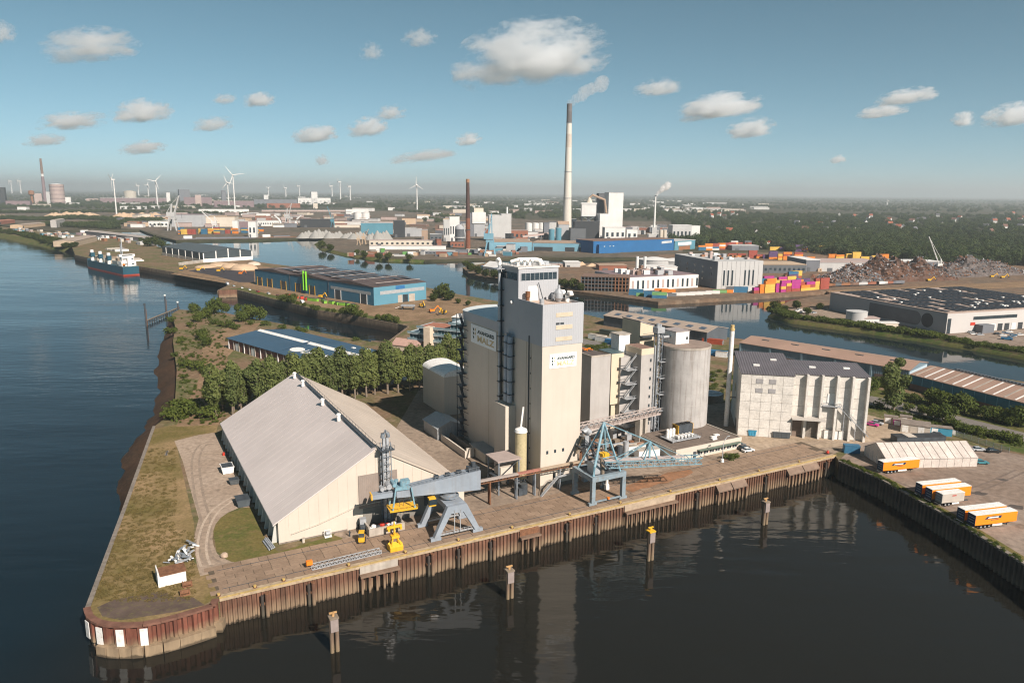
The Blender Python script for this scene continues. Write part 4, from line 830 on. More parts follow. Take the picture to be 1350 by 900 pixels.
sheet('rust_stain', [(823,645),(828,640),(838,636),(850,630),(868,628),(880,623),(896,621),(910,619),(914,623),(903,629),(893,631),(880,637),(868,638),(856,643),(846,644),(834,649)], M('rusty_dirt', (.27,.135,.07), .95, .3, .4, dirt=(.2,.135,.09)), .14)
# ---------------------------------------------------------------- malting house group right of the tower (tower axes)
def TP(u, v, z=0): return tw.matrix_basis @ Vector((u, v, z))
CGREY = M('board_marked_concrete', (.40,.38,.36), .85, .10, .15, streak=.25, dirt=(.28,.25,.22))
CBEIGE = M('beige_cladding', (.60,.51,.38), .75, .06, .2, streak=.1)
ROOFD = M('dark_bitumen', (.10,.085,.08), .9, .25, .3, dirt=(.17,.12,.09))
t = thing('concrete_silo_block', 'grey concrete silo block just right of the malt tower', 'silo', TP(38, 30), BAZ)
obj('wall', MB().box(0,8.2,0,20,0,30), CGREY, t); obj('roof', MB().box(.3,7.9,.3,19.7,30,30.15), ROOFD, t); obj('parapet', MB().box(0,8.2,-.05,.3,30,30.6).box(-.05,.3,.3,20,30,30.6), CONC, t); obj('rotating_vent', MB().bar((3,9,30.8),(7,11,30.8),.5,.25).bar((4,12,30.8),(6,8,30.8),.5,.25).cyl(5,10,30.1,31,.3,n=8), ORANGE, t)
t = thing('beige_tower_block', 'beige block with small square windows and dark roof beside the stairs', 'building', TP(46.6, 30), BAZ)
obj('upper_storeys', MB().box(0,5.4,0,8,12,30.5), CBEIGE, t); obj('lower_storeys', MB().box(1.2,5,1,7,0,12), CBEIGE, t); obj('roof', MB().box(-.1,5.5,-.1,8.1,30.5,30.7), M('teal_roof', (.08,.12,.13), .6, .2, .4), t)
for k in range(3): obj('window', MB().box(-.06,.02,2,2.9,16.5+k*5,17.6+k*5), GLASS, t); obj('balcony', MB().box(2.6,5.4,-1.2,0,15+k*5,15.2+k*5).bar((2.6,-1.2,16.1+k*5),(5.4,-1.2,16.1+k*5),.1), STEELD, t)
t = thing('stair_tower', 'tall grey stair tower with outside stair flights left of the big silo', 'tower', TP(55, 24), BAZ)
obj('shaft', MB().box(0,5.4,0,9,0,30.4), CGREY, t); obj('top_storey', MB().box(-.05,5.45,-.05,9,30.4,32.6), CBEIGE, t); obj('roof', MB().box(.2,5.2,.2,8.8,32.6,32.7), M('brown_roof', (.22,.14,.11), .9, .15, .4), t)
obj('rear_shaft', MB().box(-5,0,5,14,0,29), CGREY, t); obj('lift_house', MB().box(-3,1.8,9.2,14,29,36.2), WHITE, t); obj('lift_roof', MB().box(-3.3,2.1,8.9,14.3,36.2,36.5), CONC, t)
for k in range(8): obj('window', MB().box(3.9,4.6,-.06,.02,4.5+k*3.3,5.6+k*3.3), GLASS, t)
for k in range(5):
    z = 4+k*5.2; obj('landing', MB().box(-4.6,-.1,1.6,4.9,z,z+.2), GALV, t); obj('flight', MB().bar((-4.2,3.4,z+.2),(-.4,2.4,z+5.2),1.0,.2).bar((-4.2,2.9,z+1.2),(-.4,1.9,z+6.2),.1), GALV, t)
    obj('stair_rail', MB().bar((-4.6,1.6,z+1.1),(-.1,1.6,z+1.1),.08).bar((-4.6,1.6,z),(-4.6,1.6,z+1.1),.08), GALV, t)
t = thing('kiln_house', 'tall beige kiln house with sloping roof behind the stair tower', 'building', TP(66, 39), BAZ)
obj('wall', MB().extr([(0,0),(6.5,0),(6.5,37),(0,39)],0,11), CBEIGE, t); obj('roof', MB().extr([(-.2,39.1),(6.8,37),(6.8,37.3),(-.2,39.4)],-.2,11.2), M('slate_metal', (.28,.26,.27), .6, .1, .4), t); obj('platform', MB().box(-.5,6,-2.4,0,33.5,33.8).bar((-.5,-2.4,34.9),(6,-2.4,34.9),.1), STEELD, t)
# big round concrete silo
sc_ = TP(74.3, 23.2); t = thing('big_round_silo', 'big round concrete silo with streaked grey wall', 'silo', sc_, BAZ)
obj('barrel', MB().cyl(0,0,0,32.3,8.9,n=56), M('streaked_silo_concrete', (.40,.385,.37), .85, .14, .25, streak=1.0, dirt=(.20,.17,.145), bmp=.05), t, smooth=True)
for k in range(8):
    if k not in (0,): obj('ring_joint', MB().cyl(0,0,k*4.05,k*4.05+.12,8.93,n=56), CGREY, t)
obj('rim', MB().cyl(0,0,32.2,32.9,9.02,n=56), CONC, t, smooth=True); obj('roof', MB().cyl(0,0,32.85,32.95,8.7,n=40), M('silo_roof', (.26,.20,.165), .9, .2, .3), t)
rh = obj('roof_house', MB().box(-4.6,1.6,.2,7.5,32.95,37.4), WHITE, t); obj('roof', MB().box(-4.8,1.8,0,7.7,37.4,37.65), M('house_roof', (.33,.29,.28), .8, .1, .5), rh); obj('window', MB().box(.2,1.0,.12,.2,34.4,35.4), GLASS, rh); obj('inlet_duct', MB().tube([(-8.8,3.4,35.4),(-4.6,3.4,35.4)], .5, 10), GALV, rh)
t = thing('pipe_tower', 'slender steel tower carrying vertical pipes beside the round silo', 'pipe tower', TP(63.6, 25.6), BAZ)
mb = MB()
for x in (-1,1):
    for y in (-1,1): mb.bar((x,y,0),(x,y,38),.2)
for i in range(15):
    for y in (-1,1): mb.bar((-1,y,i*2.5),(1,y,i*2.5+2.5),.12); mb.bar((-1,y,i*2.5),(1,y,i*2.5),.12)
obj('lattice_frame', mb, STEEL, t); obj('pipe', MB().tube([(0,0,2),(0,0,38.5)], .55, 10), GALV, t, smooth=True); obj('pipe', MB().tube([(-1.6,-.4,2),(-1.6,-.4,33)], .3, 8), GALV, t); obj('pipe', MB().tube([(1.7,-.4,2),(1.7,-.4,36)], .3, 8), STEELD, t)
obj('head', MB().box(-1.6,1.6,-1.4,1.4,37.5,39.5).cyl(-.5,0,39.5,40.8,.6,n=10).cyl(.9,.3,39.5,40.4,.5,n=10), GALV, t)
for k in range(4): obj('platform', MB().box(-.4,3.2,-2.4,.2,9+k*6,9.2+k*6).bar((-.4,-2.4,10.2+k*6),(3.2,-2.4,10.2+k*6),.1).bar((3.2,-2.4,9+k*6),(3.2,-2.4,10.2+k*6),.1).bar((-.4,-2.4,9+k*6),(1.4,-1.2,7+k*6),.12), GALV, t)
# conveyor gallery tower -> silo
a = TP(13.9, 8, 12.6); b = TP(61.5, 21.5, 9.0); L = (b-a).length; t = thing('conveyor_gallery', 'long lattice conveyor gallery from the malt tower to the round silo', 'conveyor', (a.x,a.y,0), AZ(a, b))
hl = math.hypot(b.x-a.x, b.y-a.y); mb = MB(); zz = lambda x: 12.6+(9-12.6)*x/hl
for y in (-1.2, 1.2):
    for dz in (0, 2.2): mb.bar((0,y,zz(0)+dz),(hl,y,zz(hl)+dz),.25)
    for i in range(20): x0 = hl*i/20; x1 = hl*(i+1)/20; mb.bar((x0,y,zz(x0)),(x1,y,zz(x1)+2.2),.14); mb.bar((x1,y,zz(x1)),(x1,y,zz(x1)+2.2),.14)
obj('lattice_girder', mb, M('gallery_steel', (.42,.36,.33), .7, .15, .5), t); obj('belt_deck', MB().bar((0,0,zz(0)+.2),(hl,0,zz(hl)+.2),2.2,.3), M('gallery_deck', (.36,.30,.27), .8, .15, .5), t); obj('belt_cover', MB().bar((0,0,zz(0)+1.5),(hl,0,zz(hl)+1.5),.9,.5), GALV, t)
obj('support', MB().box(hl-12,hl-10.4,-1,1,0,zz(hl-11)), CONC, t); obj('support', MB().box(hl-8.8,hl-7.4,-1,1,0,zz(hl-8)), CONC, t)
# low office block in front of the silo
t = thing('flat_office', 'low cream office block with flat brown roof in front of the round silo', 'office', TP(51, -.8), BAZ)
obj('wall', MB().box(0,29,0,19.5,0,3.7), CREAM, t); obj('roof', MB().box(.3,28.7,.3,19.2,3.7,3.82), M('gravel_roof', (.17,.135,.11), .95, .2, .4, dirt=(.11,.09,.08)), t); obj('fascia', MB().box(-.1,29.1,-.12,.3,2.9,4.1).box(28.8,29.15,.3,19.5,2.9,4.1), CREAM, t)
obj('canopy', MB().box(9,28,-1.6,-.12,2.6,2.75), M('green_canopy', (.12,.16,.13), .7, .15, .5), t)
for k in range(7): w = obj('window', MB().box(9.5+k*2.6,11.4+k*2.6,-.06,.02,.9,2.3), GLASS, t); obj('frame', MB().box(10.4+k*2.6,10.5+k*2.6,-.1,-.06,.9,2.3).box(9.4+k*2.6,11.5+k*2.6,-.1,-.06,.8,.9), WHITE, w)
obj('door', MB().box(7.4,8.6,-.08,.02,0,2.3), STEELD, t)
for x, y in ((19.5,4),(22,5.2),(18.2,2.4)): obj('skylight', MB().box(x,x+2,y,y+1.2,3.82,4.25), WHITE, t)
t = thing('cooling_plant', 'black cooling unit with white pipes on a roof platform', 'cooling plant', TP(54.5, 5, 3.82), BAZ)
obj('platform', MB().box(0,12.5,0,6.5,.5,.8).box(.3,.6,.3,.6,0,.5).box(12,12.3,.3,.6,0,.5).box(.3,.6,5.9,6.2,0,.5).box(12,12.3,5.9,6.2,0,.5), GALV, t); ck = obj('cooler', MB().box(5,11.5,3.2,6.2,1.6,4.6), STEELD, t)
for k in range(3): obj('fan_cowl', MB().cyl(6.2+k*2.1,4.7,4.6,4.9,.9,n=14), BLACK, ck)
obj('cooler_frame', MB().box(11.45,11.6,3.1,6.3,.8,4.7).box(5,5.15,3.1,6.3,.8,4.7), YELLOW, t)
for k in range(5): obj('vessel', MB().tube([(3.2+k*1.5,.6,1.6),(3.2+k*1.5,2.4,1.6)], .55, 10), WHITE, t, smooth=True)
for k in range(3): obj('tank', MB().cyl(1.4+k*1.3,4.4,.8,3.2,.6,n=10).ball((1.4+k*1.3,4.4,3.2),.6,n=10), WHITE, t, smooth=True)
hr = MB()
for i in range(8): hr.bar((i*12.5/7,0,.8),(i*12.5/7,0,1.9),.07)
hr.bar((0,0,1.9),(12.5,0,1.9),.07); obj('handrail', hr, STEELD, t)
for i, (x, y, L_, l) in enumerate(((820,601,9,'long white container among the plant behind the blue crane'),(842,606,8,'short white container with tan roof behind the blue boom'))):
    t = thing('plant_container', l, 'container', G(x, y), BAZ+8); obj('body', MB().box(0,L_,0,3,0,2.9), WHITE, t); obj('roof', MB().box(-.1,L_+.1,-.1,3.1,2.9,3.05), CONC, t); obj('door', MB().box(L_,L_+.06,.4,2.6,.2,2.6), STEEL, t)
t = thing('pipe_rack', 'tangle of rusty pipes and machinery between tower and silo', 'pipe rack', TP(20, 8), BAZ); random.seed(21)
for i in range(46):
    x = random.uniform(0,28); y = random.uniform(0,20); z = random.uniform(.3,5); k = random.random()
    if k < .45: mb = MB().tube([(x,y,z),(x+random.uniform(2,7),y,z),(x+random.uniform(7,8),y+random.uniform(-3,3),z)], random.uniform(.15,.4), 7)
    elif k < .8: mb = MB().box(x,x+random.uniform(1,3.4),y,y+random.uniform(1,3),0,random.uniform(1,4))
    else: mb = MB().cyl(x,y,0,random.uniform(2,6),random.uniform(.5,1.2),n=12)
    obj('pipe_run' if k < .45 else 'machine_box' if k < .8 else 'vessel', mb, random.choice([STEELD, GALV, RUSTP, CONC, WOOD, STEEL, RUSTP]), t)
t = thing('clarifier_tank', 'round open tank in the shade behind the big silo', 'tank', G(936, 527)); obj('wall', MB().cyl(0,0,0,3,5.5,n=28), CONCD, t); obj('water_surface', MB().cyl(0,0,3,3.04,5.0,n=28), GLASS, t); obj('rim_rail', MB().tube([(5.4*math.cos(a/10*6.283),5.4*math.sin(a/10*6.283),4) for a in range(11)], .07, 5), STEELD, t)
# ---------------------------------------------------------------- pale concrete warehouse
wb = thing('concrete_warehouse', 'pale concrete warehouse in two blocks with dark grey roofs', 'warehouse', G(972, 573), 102)
PANEL = slab_mat('concrete_panel', (.64,.605,.55), (.70,.665,.61), .85); WROOF = M('anthracite_roof', (.125,.115,.125), .6, .12, .2, corr=('X', .9))
H1 = 22.9
obj('tall_block', MB().extrx([(0,0),(31,0),(31,24.4),(0,H1)], 0, 18), M('panel_joint', (.54,.50,.44), .9, .1, .5), wb)
obj('roof', MB().extrx([(-.3,H1+.05),(31.3,24.5),(31.3,24.8),(-.3,H1+.4)], -.3, 18.3), WROOF, wb)
for c_ in range(5):
    for r in range(7):
        if r >= 5 and c_ in (1, 2, 3) and False: continue
        o = obj('panel', MB().box(0,3.5,-.14,0,0,3.15), PANEL, wb) if c_ == 0 and r == 0 else obj('panel', bpy.data.meshes['panel'], None, wb)
        o.location = (.05+c_*3.6, 0, .05+r*3.24)
for z in (16.6, 20.0):
    for x in (5.2, 9.6): obj('louvre', MB().box(x,x+2.4,-.26,-.13,z-.2,z+1.4), M('grey_louvre', (.32,.31,.31), .6, .1, .5, corr=('Z', .3)), wb)
for r in range(7): obj('side_panel', MB().box(-.12,0,.1,30.9,.05+r*3.24,3.2+r*3.24), PANEL, wb)
obj('side_door', MB().box(-.2,-.1,6,9,0,4), STEELD, wb); obj('side_window', MB().box(-.2,-.1,17,19,12,15), GLASS, wb)
H2 = 23.0
obj('long_block', MB().extrx([(3.6,0),(25,0),(25,23.2),(3.6,H2)], 18.05, 43.6), MATS['panel_joint'], wb)
obj('roof', MB().extrx([(3.2,H2+.05),(25.4,23.25),(25.4,23.6),(3.2,H2+.4)], 18.35, 43.9), WROOF, wb)
pm2 = MB().box(0,4.55,-.12,0,0,3.65).mesh('panel', PANEL)
for c_ in range(5):
    for r in range(6): obj('panel', pm2, None, wb, loc=(18.4+c_*5.05, 3.6, .05+r*3.8))
for c_ in range(5): obj('pilaster', MB().box(22.6+c_*5.05,23.35+c_*5.05,1.7,3.5,0,H2+.3), PANEL, wb)
for x, y, z in ((5,10,23.7),(12,19,24.1),(25,13,23.35),(37,14,23.35)): obj('roof_light', MB().box(x,x+2.2,y,y+1.3,z,z+.6), WHITE, wb)
obj('canopy', MB().box(18.2,29.5,-1.4,3.5,7.4,7.75), M('canopy_grey', (.46,.43,.39), .7, .1, .4), wb); obj('gate', MB().box(19.2,22.3,3.35,3.47,0,6.2), M('gate_brown', (.20,.15,.12), .8, .2, .5), wb); obj('gate', MB().box(24,28.6,3.35,3.47,0,6.2), CONCD, wb)
obj('hatch', MB().box(30.2,33.6,3.3,3.46,13.2,16.6), WHITE, wb)
es = obj('escape_stair', MB().bar((34,2.2,12.4),(44.5,1.6,2.2),1.1,.2).box(28.5,34.5,1.2,3.4,12.3,12.5), GALV, wb)
hr = MB().bar((34,1.6,13.6),(44.5,1.0,3.4),.1).bar((28.5,1.2,13.6),(34.5,1.2,13.6),.1)
for i in range(7): hr.bar((28.5+i,1.2,12.5),(28.5+i,1.2,13.6),.07); hr.bar((34+i*1.6,1.6-.08*i,12.4-i*1.55),(34+i*1.6,1.6-.08*i,13.6-i*1.55),.07)
obj('stair_rail', hr, STEEL, es)
hr = MB()
for x, z in ((36,10.4),(40,6.4)): hr.bar((x,1.8,0),(x,1.8,z),.2)
obj('stair_post', hr, GALV, es)
t = thing('flue_stack', 'tall slim white flue stack at the corner of the concrete warehouse', 'chimney', G(957, 561)); hS = HT(G(957,561), 436)
obj('pipe', MB().cyl(0,0,0,hS,.85,n=16), WHITE, t, smooth=True); obj('tip', MB().cyl(0,0,hS,hS+2.2,.7,n=14).cyl(0,0,hS+.3,hS+.9,.95,n=14), M('tip_tan', (.55,.40,.18), .6, .2, .6), t); obj('bracket', MB().box(-.2,3,-.2,.2,11,11.3), STEELD, t); obj('antenna', MB().bar((-.9,0,hS+2),(.9,0,hS+4),.1).bar((0,0,hS+2),(0,0,hS+4.4),.1), STEELD, t)
t = thing('orange_roof_container', 'white site container with rusty orange roof before the pilasters', 'container', G(1086, 578), 102); obj('body', MB().box(0,6.5,0,8,0,3.2), WHITE, t); obj('roof', MB().box(-.1,6.6,3.4,8.1,3.2,3.32), M('orange_rust', (.45,.18,.06), .8, .2, .4), t); obj('roof', MB().box(-.1,6.6,-.1,3.38,3.2,3.34), CONC, t)
def skip(px, py, az, L, W_, H_, mat, label, name='waste_skip'):
    t = thing(name, label, 'skip', G(px, py), az, 'waste skips and bins around the works')
    obj('body', MB().extr([(.3,.15),(L-.3,.15),(L,H_),(0,H_)],0,W_), mat, t); obj('rim', MB().box(-.1,L+.1,-.1,.05,H_-.2,H_+.02).box(-.1,L+.1,W_-.05,W_+.1,H_-.2,H_+.02), mat, t); obj('load', MB().box(.2,L-.2,.2,W_-.2,H_-.1,H_+.06), STEELD, t)
    rbm = MB()
    for i in range(int(L/.9)): rbm.box(.45+i*.9,.55+i*.9,-.08,.0,.3,H_-.2)
    obj('rib', rbm, mat, t); return t
skip(986, 574.5, 102, 2.9, 2, 2.2, M('bin_blue', (.05,.27,.42), .5, .15, .6), 'blue skip standing before the concrete warehouse wall')
skip(1018, 577, 102, 6.2, 2.4, 2.2, M('bin_grey', (.075,.085,.09), .6, .15, .6), 'long dark grey skip before the concrete warehouse wall')
skip(313, 670, 61, 3.6, 4.6, 2.0, M('bin_slate', (.07,.085,.095), .6, .15, .6), 'dark slate skip beside the warehouse wall, nearest the lawn')
skip(303, 640, 61, 2.8, 2.6, 1.5, MATS['bin_grey'], 'small dark bin between the white crate and the slate skip')
skip(293, 626, 61, 3.6, 4.4, 2.2, WHITE, 'white crate standing beside the long warehouse wall', 'white_crate')
t = thing('red_cone_pile', 'dark bundle with red barrel near the far warehouse corner', 'barrel', G(295, 600)); obj('barrel', MB().cyl(0,0,0,1,.4,n=10), REDP, t); obj('bundle', MB().box(.8,3,-.6,.8,0,.9), STEELD, t)

# ---------------------------------------------------------------- vehicles
TYRE = BLACK
def paint(n, c): return M('car_'+n, c, .28, .03, 1, spec=.6)
PAINTS = {'white': (.75,.75,.74), 'silver': (.42,.44,.46), 'black': (.02,.022,.025), 'blue': (.03,.07,.2), 'red': (.42,.03,.03), 'grey': (.13,.14,.15), 'green': (.05,.25,.06), 'magenta': (.55,.04,.25), 'teal': (.05,.22,.26), 'orange': (.75,.2,.02), 'yellow': (.72,.42,.03)}
VM = {}
def vehicle(px, py, az, col, label, kind='car', group='parked cars', parts=True, loc=None):
    L, W_, H_ = {'car': (4.4,1.8,1.45), 'van': (5.6,2.0,2.3)}[kind]
    key = (kind, col)
    if key not in VM:
        pm = paint(col, PAINTS[col])
        if kind == 'car':
            body = MB().extr([(-2.2,.35),(2.2,.35),(2.2,.75),(1.9,.85),(.9,.95),(-1.9,.98),(-2.2,.85)],-.9,.9); cab = MB().add([(-1.8,-.8,.97),(.95,-.8,.95),(.95,.8,.95),(-1.8,.8,.97),(-1.35,-.65,1.42),(.25,-.65,1.45),(.25,.65,1.45),(-1.35,.65,1.42)], [(0,3,2,1),(0,1,5,4),(1,2,6,5),(2,3,7,6),(3,0,4,7)]); roof = MB().box(-1.35,.25,-.66,.66,1.42,1.48); wx = (-1.35,1.35)
        else:
            body = MB().extr([(-2.8,.4),(2.8,.4),(2.8,1.1),(2.2,1.3),(1.5,2.25),(-2.8,2.3)],-1,1); cab = MB().extr([(1.55,1.35),(2.15,1.35),(1.6,2.1),(1.2,2.1),(1.2,1.35)],-1.02,1.02); roof = MB().box(-2.7,1.3,-.9,.9,2.3,2.36); wx = (-1.8,1.8)
        wh_ = MB()
        VM[key] = (body.mesh('body', pm), cab.mesh('cabin_glass', GLASS), roof.mesh('roof', pm), MB().tube([(0,-.12,0),(0,.12,0)], .34, 10).mesh('wheel', TYRE), wx, W_)
    b, c, r, w, wx, W_ = VM[key]
    t = thing('parked_car' if kind == 'car' else 'parked_van', label, kind, loc if loc is not None else G(px, py), az, group)
    obj('body', b, None, t); obj('cabin_glass', c, None, t); obj('roof', r, None, t)
    if parts:
        for x in wx:
            for y in (-W_/2+.1, W_/2-.1): obj('wheel', w, None, t, loc=(x,y,.34))
    return t
vehicle(1119, 577, 100, 'white', 'white car parked right of the orange-roofed container')
vehicle(986, 595, 65, 'white', 'white car parked at the end of the flat office')
vehicle(980, 591.5, 65, 'black', 'black car parked behind the white one at the flat office')
vehicle(975, 588, 65, 'grey', 'grey car at the corner of the flat office, farthest in the row')
vehicle(1150, 561, 130, 'magenta', 'magenta racing car by the outside stair'); vehicle(1156, 559, 130, 'silver', 'silver car beside the magenta racing car')
vehicle(1290, 594, 95, 'silver', 'silver car parked behind the white tent, left of a pair'); vehicle(1309, 596, 95, 'black', 'black car parked behind the white tent, right of a pair')
vehicle(1293, 611, 95, 'teal', 'dark teal car parked at the far end of the white tent')
vehicle(1236, 573.5, 80, 'grey', 'grey pickup car in front of the blue container')
# ---------------------------------------------------------------- trailer yard
tn = thing('storage_tent', 'long white storage tent with ribbed roof beside the dock', 'tent', G(1166.5, 617.3), 85.5)
TENT = slab_mat('tent_fabric', (.54,.485,.44), (.60,.54,.49), .6); TW_, TE, TR = 12.5, 3.2, 6.6
tp1 = MB().add([(0,-.25,TE-.05),(2.5,-.25,TE-.05),(2.5,TW_/2,TR),(0,TW_/2,TR),(0,-.25,TE-.2),(2.5,-.25,TE-.2),(2.5,TW_/2,TR-.15),(0,TW_/2,TR-.15)], [(0,1,2,3),(4,7,6,5),(0,4,5,1),(1,5,6,2),(2,6,7,3),(3,7,4,0)]).mesh('roof_panel', TENT)
tp2 = MB().add([(0,TW_+.25,TE-.05),(2.5,TW_+.25,TE-.05),(2.5,TW_/2,TR),(0,TW_/2,TR),(0,TW_+.25,TE-.2),(2.5,TW_+.25,TE-.2),(2.5,TW_/2,TR-.15),(0,TW_/2,TR-.15)], [(0,3,2,1),(4,5,6,7),(0,1,5,4),(1,2,6,5),(2,3,7,6),(3,0,4,7)]).mesh('roof_panel', TENT)
twp = MB().box(0,2.5,0,.12,0,TE-.2).mesh('wall_panel', TENT)
for i in range(12):
    obj('roof_panel', tp1, None, tn, loc=(i*2.6,0,0)); obj('roof_panel', tp2, None, tn, loc=(i*2.6,0,0)); obj('wall_panel', twp, None, tn, loc=(i*2.6,0,0)); obj('wall_panel', twp, None, tn, loc=(i*2.6,TW_-.12,0))
for x in (.0, 31.0): obj('gable_wall', MB().extrx([(.12,0),(TW_-.12,0),(TW_-.12,TE-.2),(TW_/2,TR-.2),(.12,TE-.2)], x, x+.1), TENT, tn)
for k in range(6): obj('gable_rib', MB().box(-.08,.0,.2+k*2.35,.32+k*2.35,0,TE+.2), GALV, tn)
for i in range(13): obj('frame_rib', MB().bar((i*2.6-.06,-.2,TE),(i*2.6-.06,TW_/2,TR+.05),.12,.12), M('tent_rib', (.26,.21,.18), .7, .1, 1), tn)
ORT = M('trailer_orange', (.80,.25,.015), .45, .05, .4); NAVY = M('trailer_navy', (.012,.035,.075), .4, .15, .6)
def trailer(px, py, az, label, logo=True, L=13.6, body=ORT, end=NAVY, name='curtain_trailer', H_=4.0):
    t = thing(name, label, 'trailer', G(px, py), az, 'trailers parked in the dock yard')
    obj('body', MB().box(.12,L,0,2.5,1.1,H_-.08), body, t); obj('rear_doors', MB().box(0,.12,.02,2.48,1.0,H_-.05), end, t); obj('roof', MB().box(-.02,L+.02,-.03,2.53,H_-.08,H_), WHITE, t)
    obj('chassis', MB().box(.3,L-.4,.5,2,.75,1.08), STEELD, t)
    for x in (2.2,3.5,4.8) if L > 9 else (1.4,2.6):
        for y in (.2, 2.3): w = obj('wheel', MB().tube([(x,y-.17,.5),(x,y+.17,.5)], .5, 12), TYRE, t); obj('rim', MB().tube([(x,y-.19,.5),(x,y+.19,.5)], .24, 8), GALV, w)
    obj('side_guard', MB().box(5.8 if L > 9 else 3.6,9 if L > 9 else 6,-.02,.1,.45,.95), WHITE, t); obj('landing_leg', MB().box(L-2.6,L-2.4,.5,.7,0,.8).box(L-2.6,L-2.4,1.8,2,0,.8), STEELD, t); obj('bumper', MB().box(-.08,.0,.1,2.4,.45,.6), WHITE, t)
    for k in range(3): obj('door_stripe', MB().box(-.03,.0,.3,2.0,1.6+k*.7,1.72+k*.7), M('stripe_pale', (.35,.42,.5), .5, .1, 1), t)
    if logo:
        lg = obj('logo', MB().add([(3.0,-.012,2.55),(8.2,-.012,2.55),(8.6,-.012,3.3),(3.9,-.012,3.3)], [(0,1,2,3)]), NAVY, t); obj('logo_lettering', MB().add([(4.0,-.02,2.75),(7.4,-.02,2.75),(7.6,-.02,3.1),(4.3,-.02,3.1)], [(0,1,2,3)]), WHITE, lg); obj('logo_line', MB().box(5.1,7.6,-.012,0,2.15,2.3), NAVY, lg)
    return t
trailer(1163, 625, 76, 'orange curtain trailer parked close to the white tent')
trailer(1214, 656, 76, 'orange trailer behind the grey box trailer, farther of the pair', False); trailer(1227, 662.7, 76, 'orange trailer right behind the grey box trailer, nearer of the pair')
trailer(1270, 690.7, 76, 'orange trailer in the nearest pair, the one behind', False); trailer(1284, 698, 76, 'nearest orange trailer with dark blue doors and logo')
bt = trailer(1240.7, 668, 76, 'short grey box trailer with small red sign', False, 7.6, M('box_grey', (.46,.42,.37), .6, .1, .4), M('box_dark', (.22,.23,.23), .6, .1, .4), 'box_trailer', 3.8)
obj('red_sign', MB().box(3.4,4.8,-.03,0,2.9,3.2), REDP, bt); obj('drawbar', MB().bar((7.6,1.25,.8),(10.2,1.25,.7),.3), STEELD, bt)
t = thing('blue_container', 'blue container standing at the dock corner by the tent', 'container', G(1113, 597), 100); obj('body', MB().box(0,5,0,2.5,0,2.6), M('cont_blue', (.04,.14,.24), .5, .15, .6), t); obj('doors', MB().box(-.06,0,.1,2.4,.1,2.5), M('cont_blue2', (.06,.18,.29), .5, .1, .6), t); obj('lid', MB().box(-.05,5.05,-.05,2.55,2.6,2.7), MATS['cont_blue'], t)
for x, y, L_, W_, H_, az, mt, l, nm in ((1187,569,9.5,7,3.1,118,'shed_cream','pale flat-roofed shed group in the yard behind the tent','yard_shed'),(1226,572.5,7,3,2.9,112,'cont_teal','teal blue container standing beside the road hedge','teal_container'),(1165,557,4.6,2.6,2.6,118,'shed_tan','tan site cabin left of the magenta container','site_cabin'),(1177,560,3.6,2.6,2.3,118,'cont_magenta','magenta container between the tan cabins','magenta_container'),(1186,557,4,2.5,2.6,118,'shed_tan2','small tan cabin right of the magenta container','site_cabin')):
    t = thing(nm, l, 'shed' if 'shed' in nm or 'cabin' in nm else 'container', G(x, y), az)
    mm = M(mt, {'shed_cream': (.52,.46,.39), 'cont_teal': (.05,.25,.36), 'shed_tan': (.45,.36,.27), 'shed_tan2': (.47,.38,.28), 'cont_magenta': (.36,.04,.20)}[mt], .65, .12, .5)
    obj('wall', MB().box(0,L_,0,W_,0,H_), mm, t); obj('roof', MB().box(-.2,L_+.2,-.2,W_+.2,H_,H_+.18), M('cabin_roof', (.24,.20,.17), .85, .2, .4, dirt=(.13,.10,.08)), t)
    for k in range(max(1, int(L_/2.6))): obj('door', MB().box(.4+k*2.6,2.4+k*2.6,-.06,0,.1,H_-.4), mm if k % 2 else WHITE, t)
    obj('end_door', MB().box(L_,L_+.06,.3,min(W_-.3,2.6),.1,H_-.3), WHITE if 'magenta' not in nm else mm, t)
t = thing('tarp_store', 'low dark covered store behind the tent with one pale panel', 'store', G(1182, 586), 85.5); obj('wall', MB().box(0,18,0,4,0,2.6), STEELD, t); obj('roof', MB().box(-.1,18.1,-.1,4.1,2.6,2.75), M('tarp_black', (.04,.042,.045), .6, .2, .5), t); obj('pale_panel', MB().box(4,7.2,-.12,4.12,2.75,2.82), CREAM, t)
t = thing('yard_fence', 'grey steel mesh fence along the road verge', 'fence', G(1243, 569), AZ(G(1243,569), G(1330,597))); fl = (G(1330,597)-G(1243,569)).length; k = int(fl/2.6)
obj('solid_panel', MB().box(0,fl*.2,-.04,.04,0,1.9), WHITE, t)
for i in range(k+1): obj('post', MB().box(i*fl/k-.06,i*fl/k+.06,-.06,.06,0,2.1), STEEL, t)
fm = MB()
for i in range(8): fm.box(0,fl/k*.98,-.015,.015,.1+i*.26,.16+i*.26)
for i in range(9): fm.box(i*fl/k/9,i*fl/k/9+.04,-.015,.015,.1,2.0)
fmm = fm.mesh('mesh_panel', STEEL)
for i in range(k): obj('mesh_panel', fmm, None, t, loc=(i*fl/k,0,0))
t = thing('street_lamp', 'grey street lamp with bent arm before the flat office', 'street lamp', G(952, 609), BAZ); obj('base', MB().cyl(0,0,0,1.1,.6,.5,10), WHITE, t); obj('pole', MB().tube([(0,0,1),(0,0,6.2),(.5,0,7.6),(1.8,0,8.6)], [.16,.13,.1,.08], 8), GALV, t); obj('lamp_head', MB().box(1.5,2.6,-.2,.2,8.5,8.7), GALV, t)
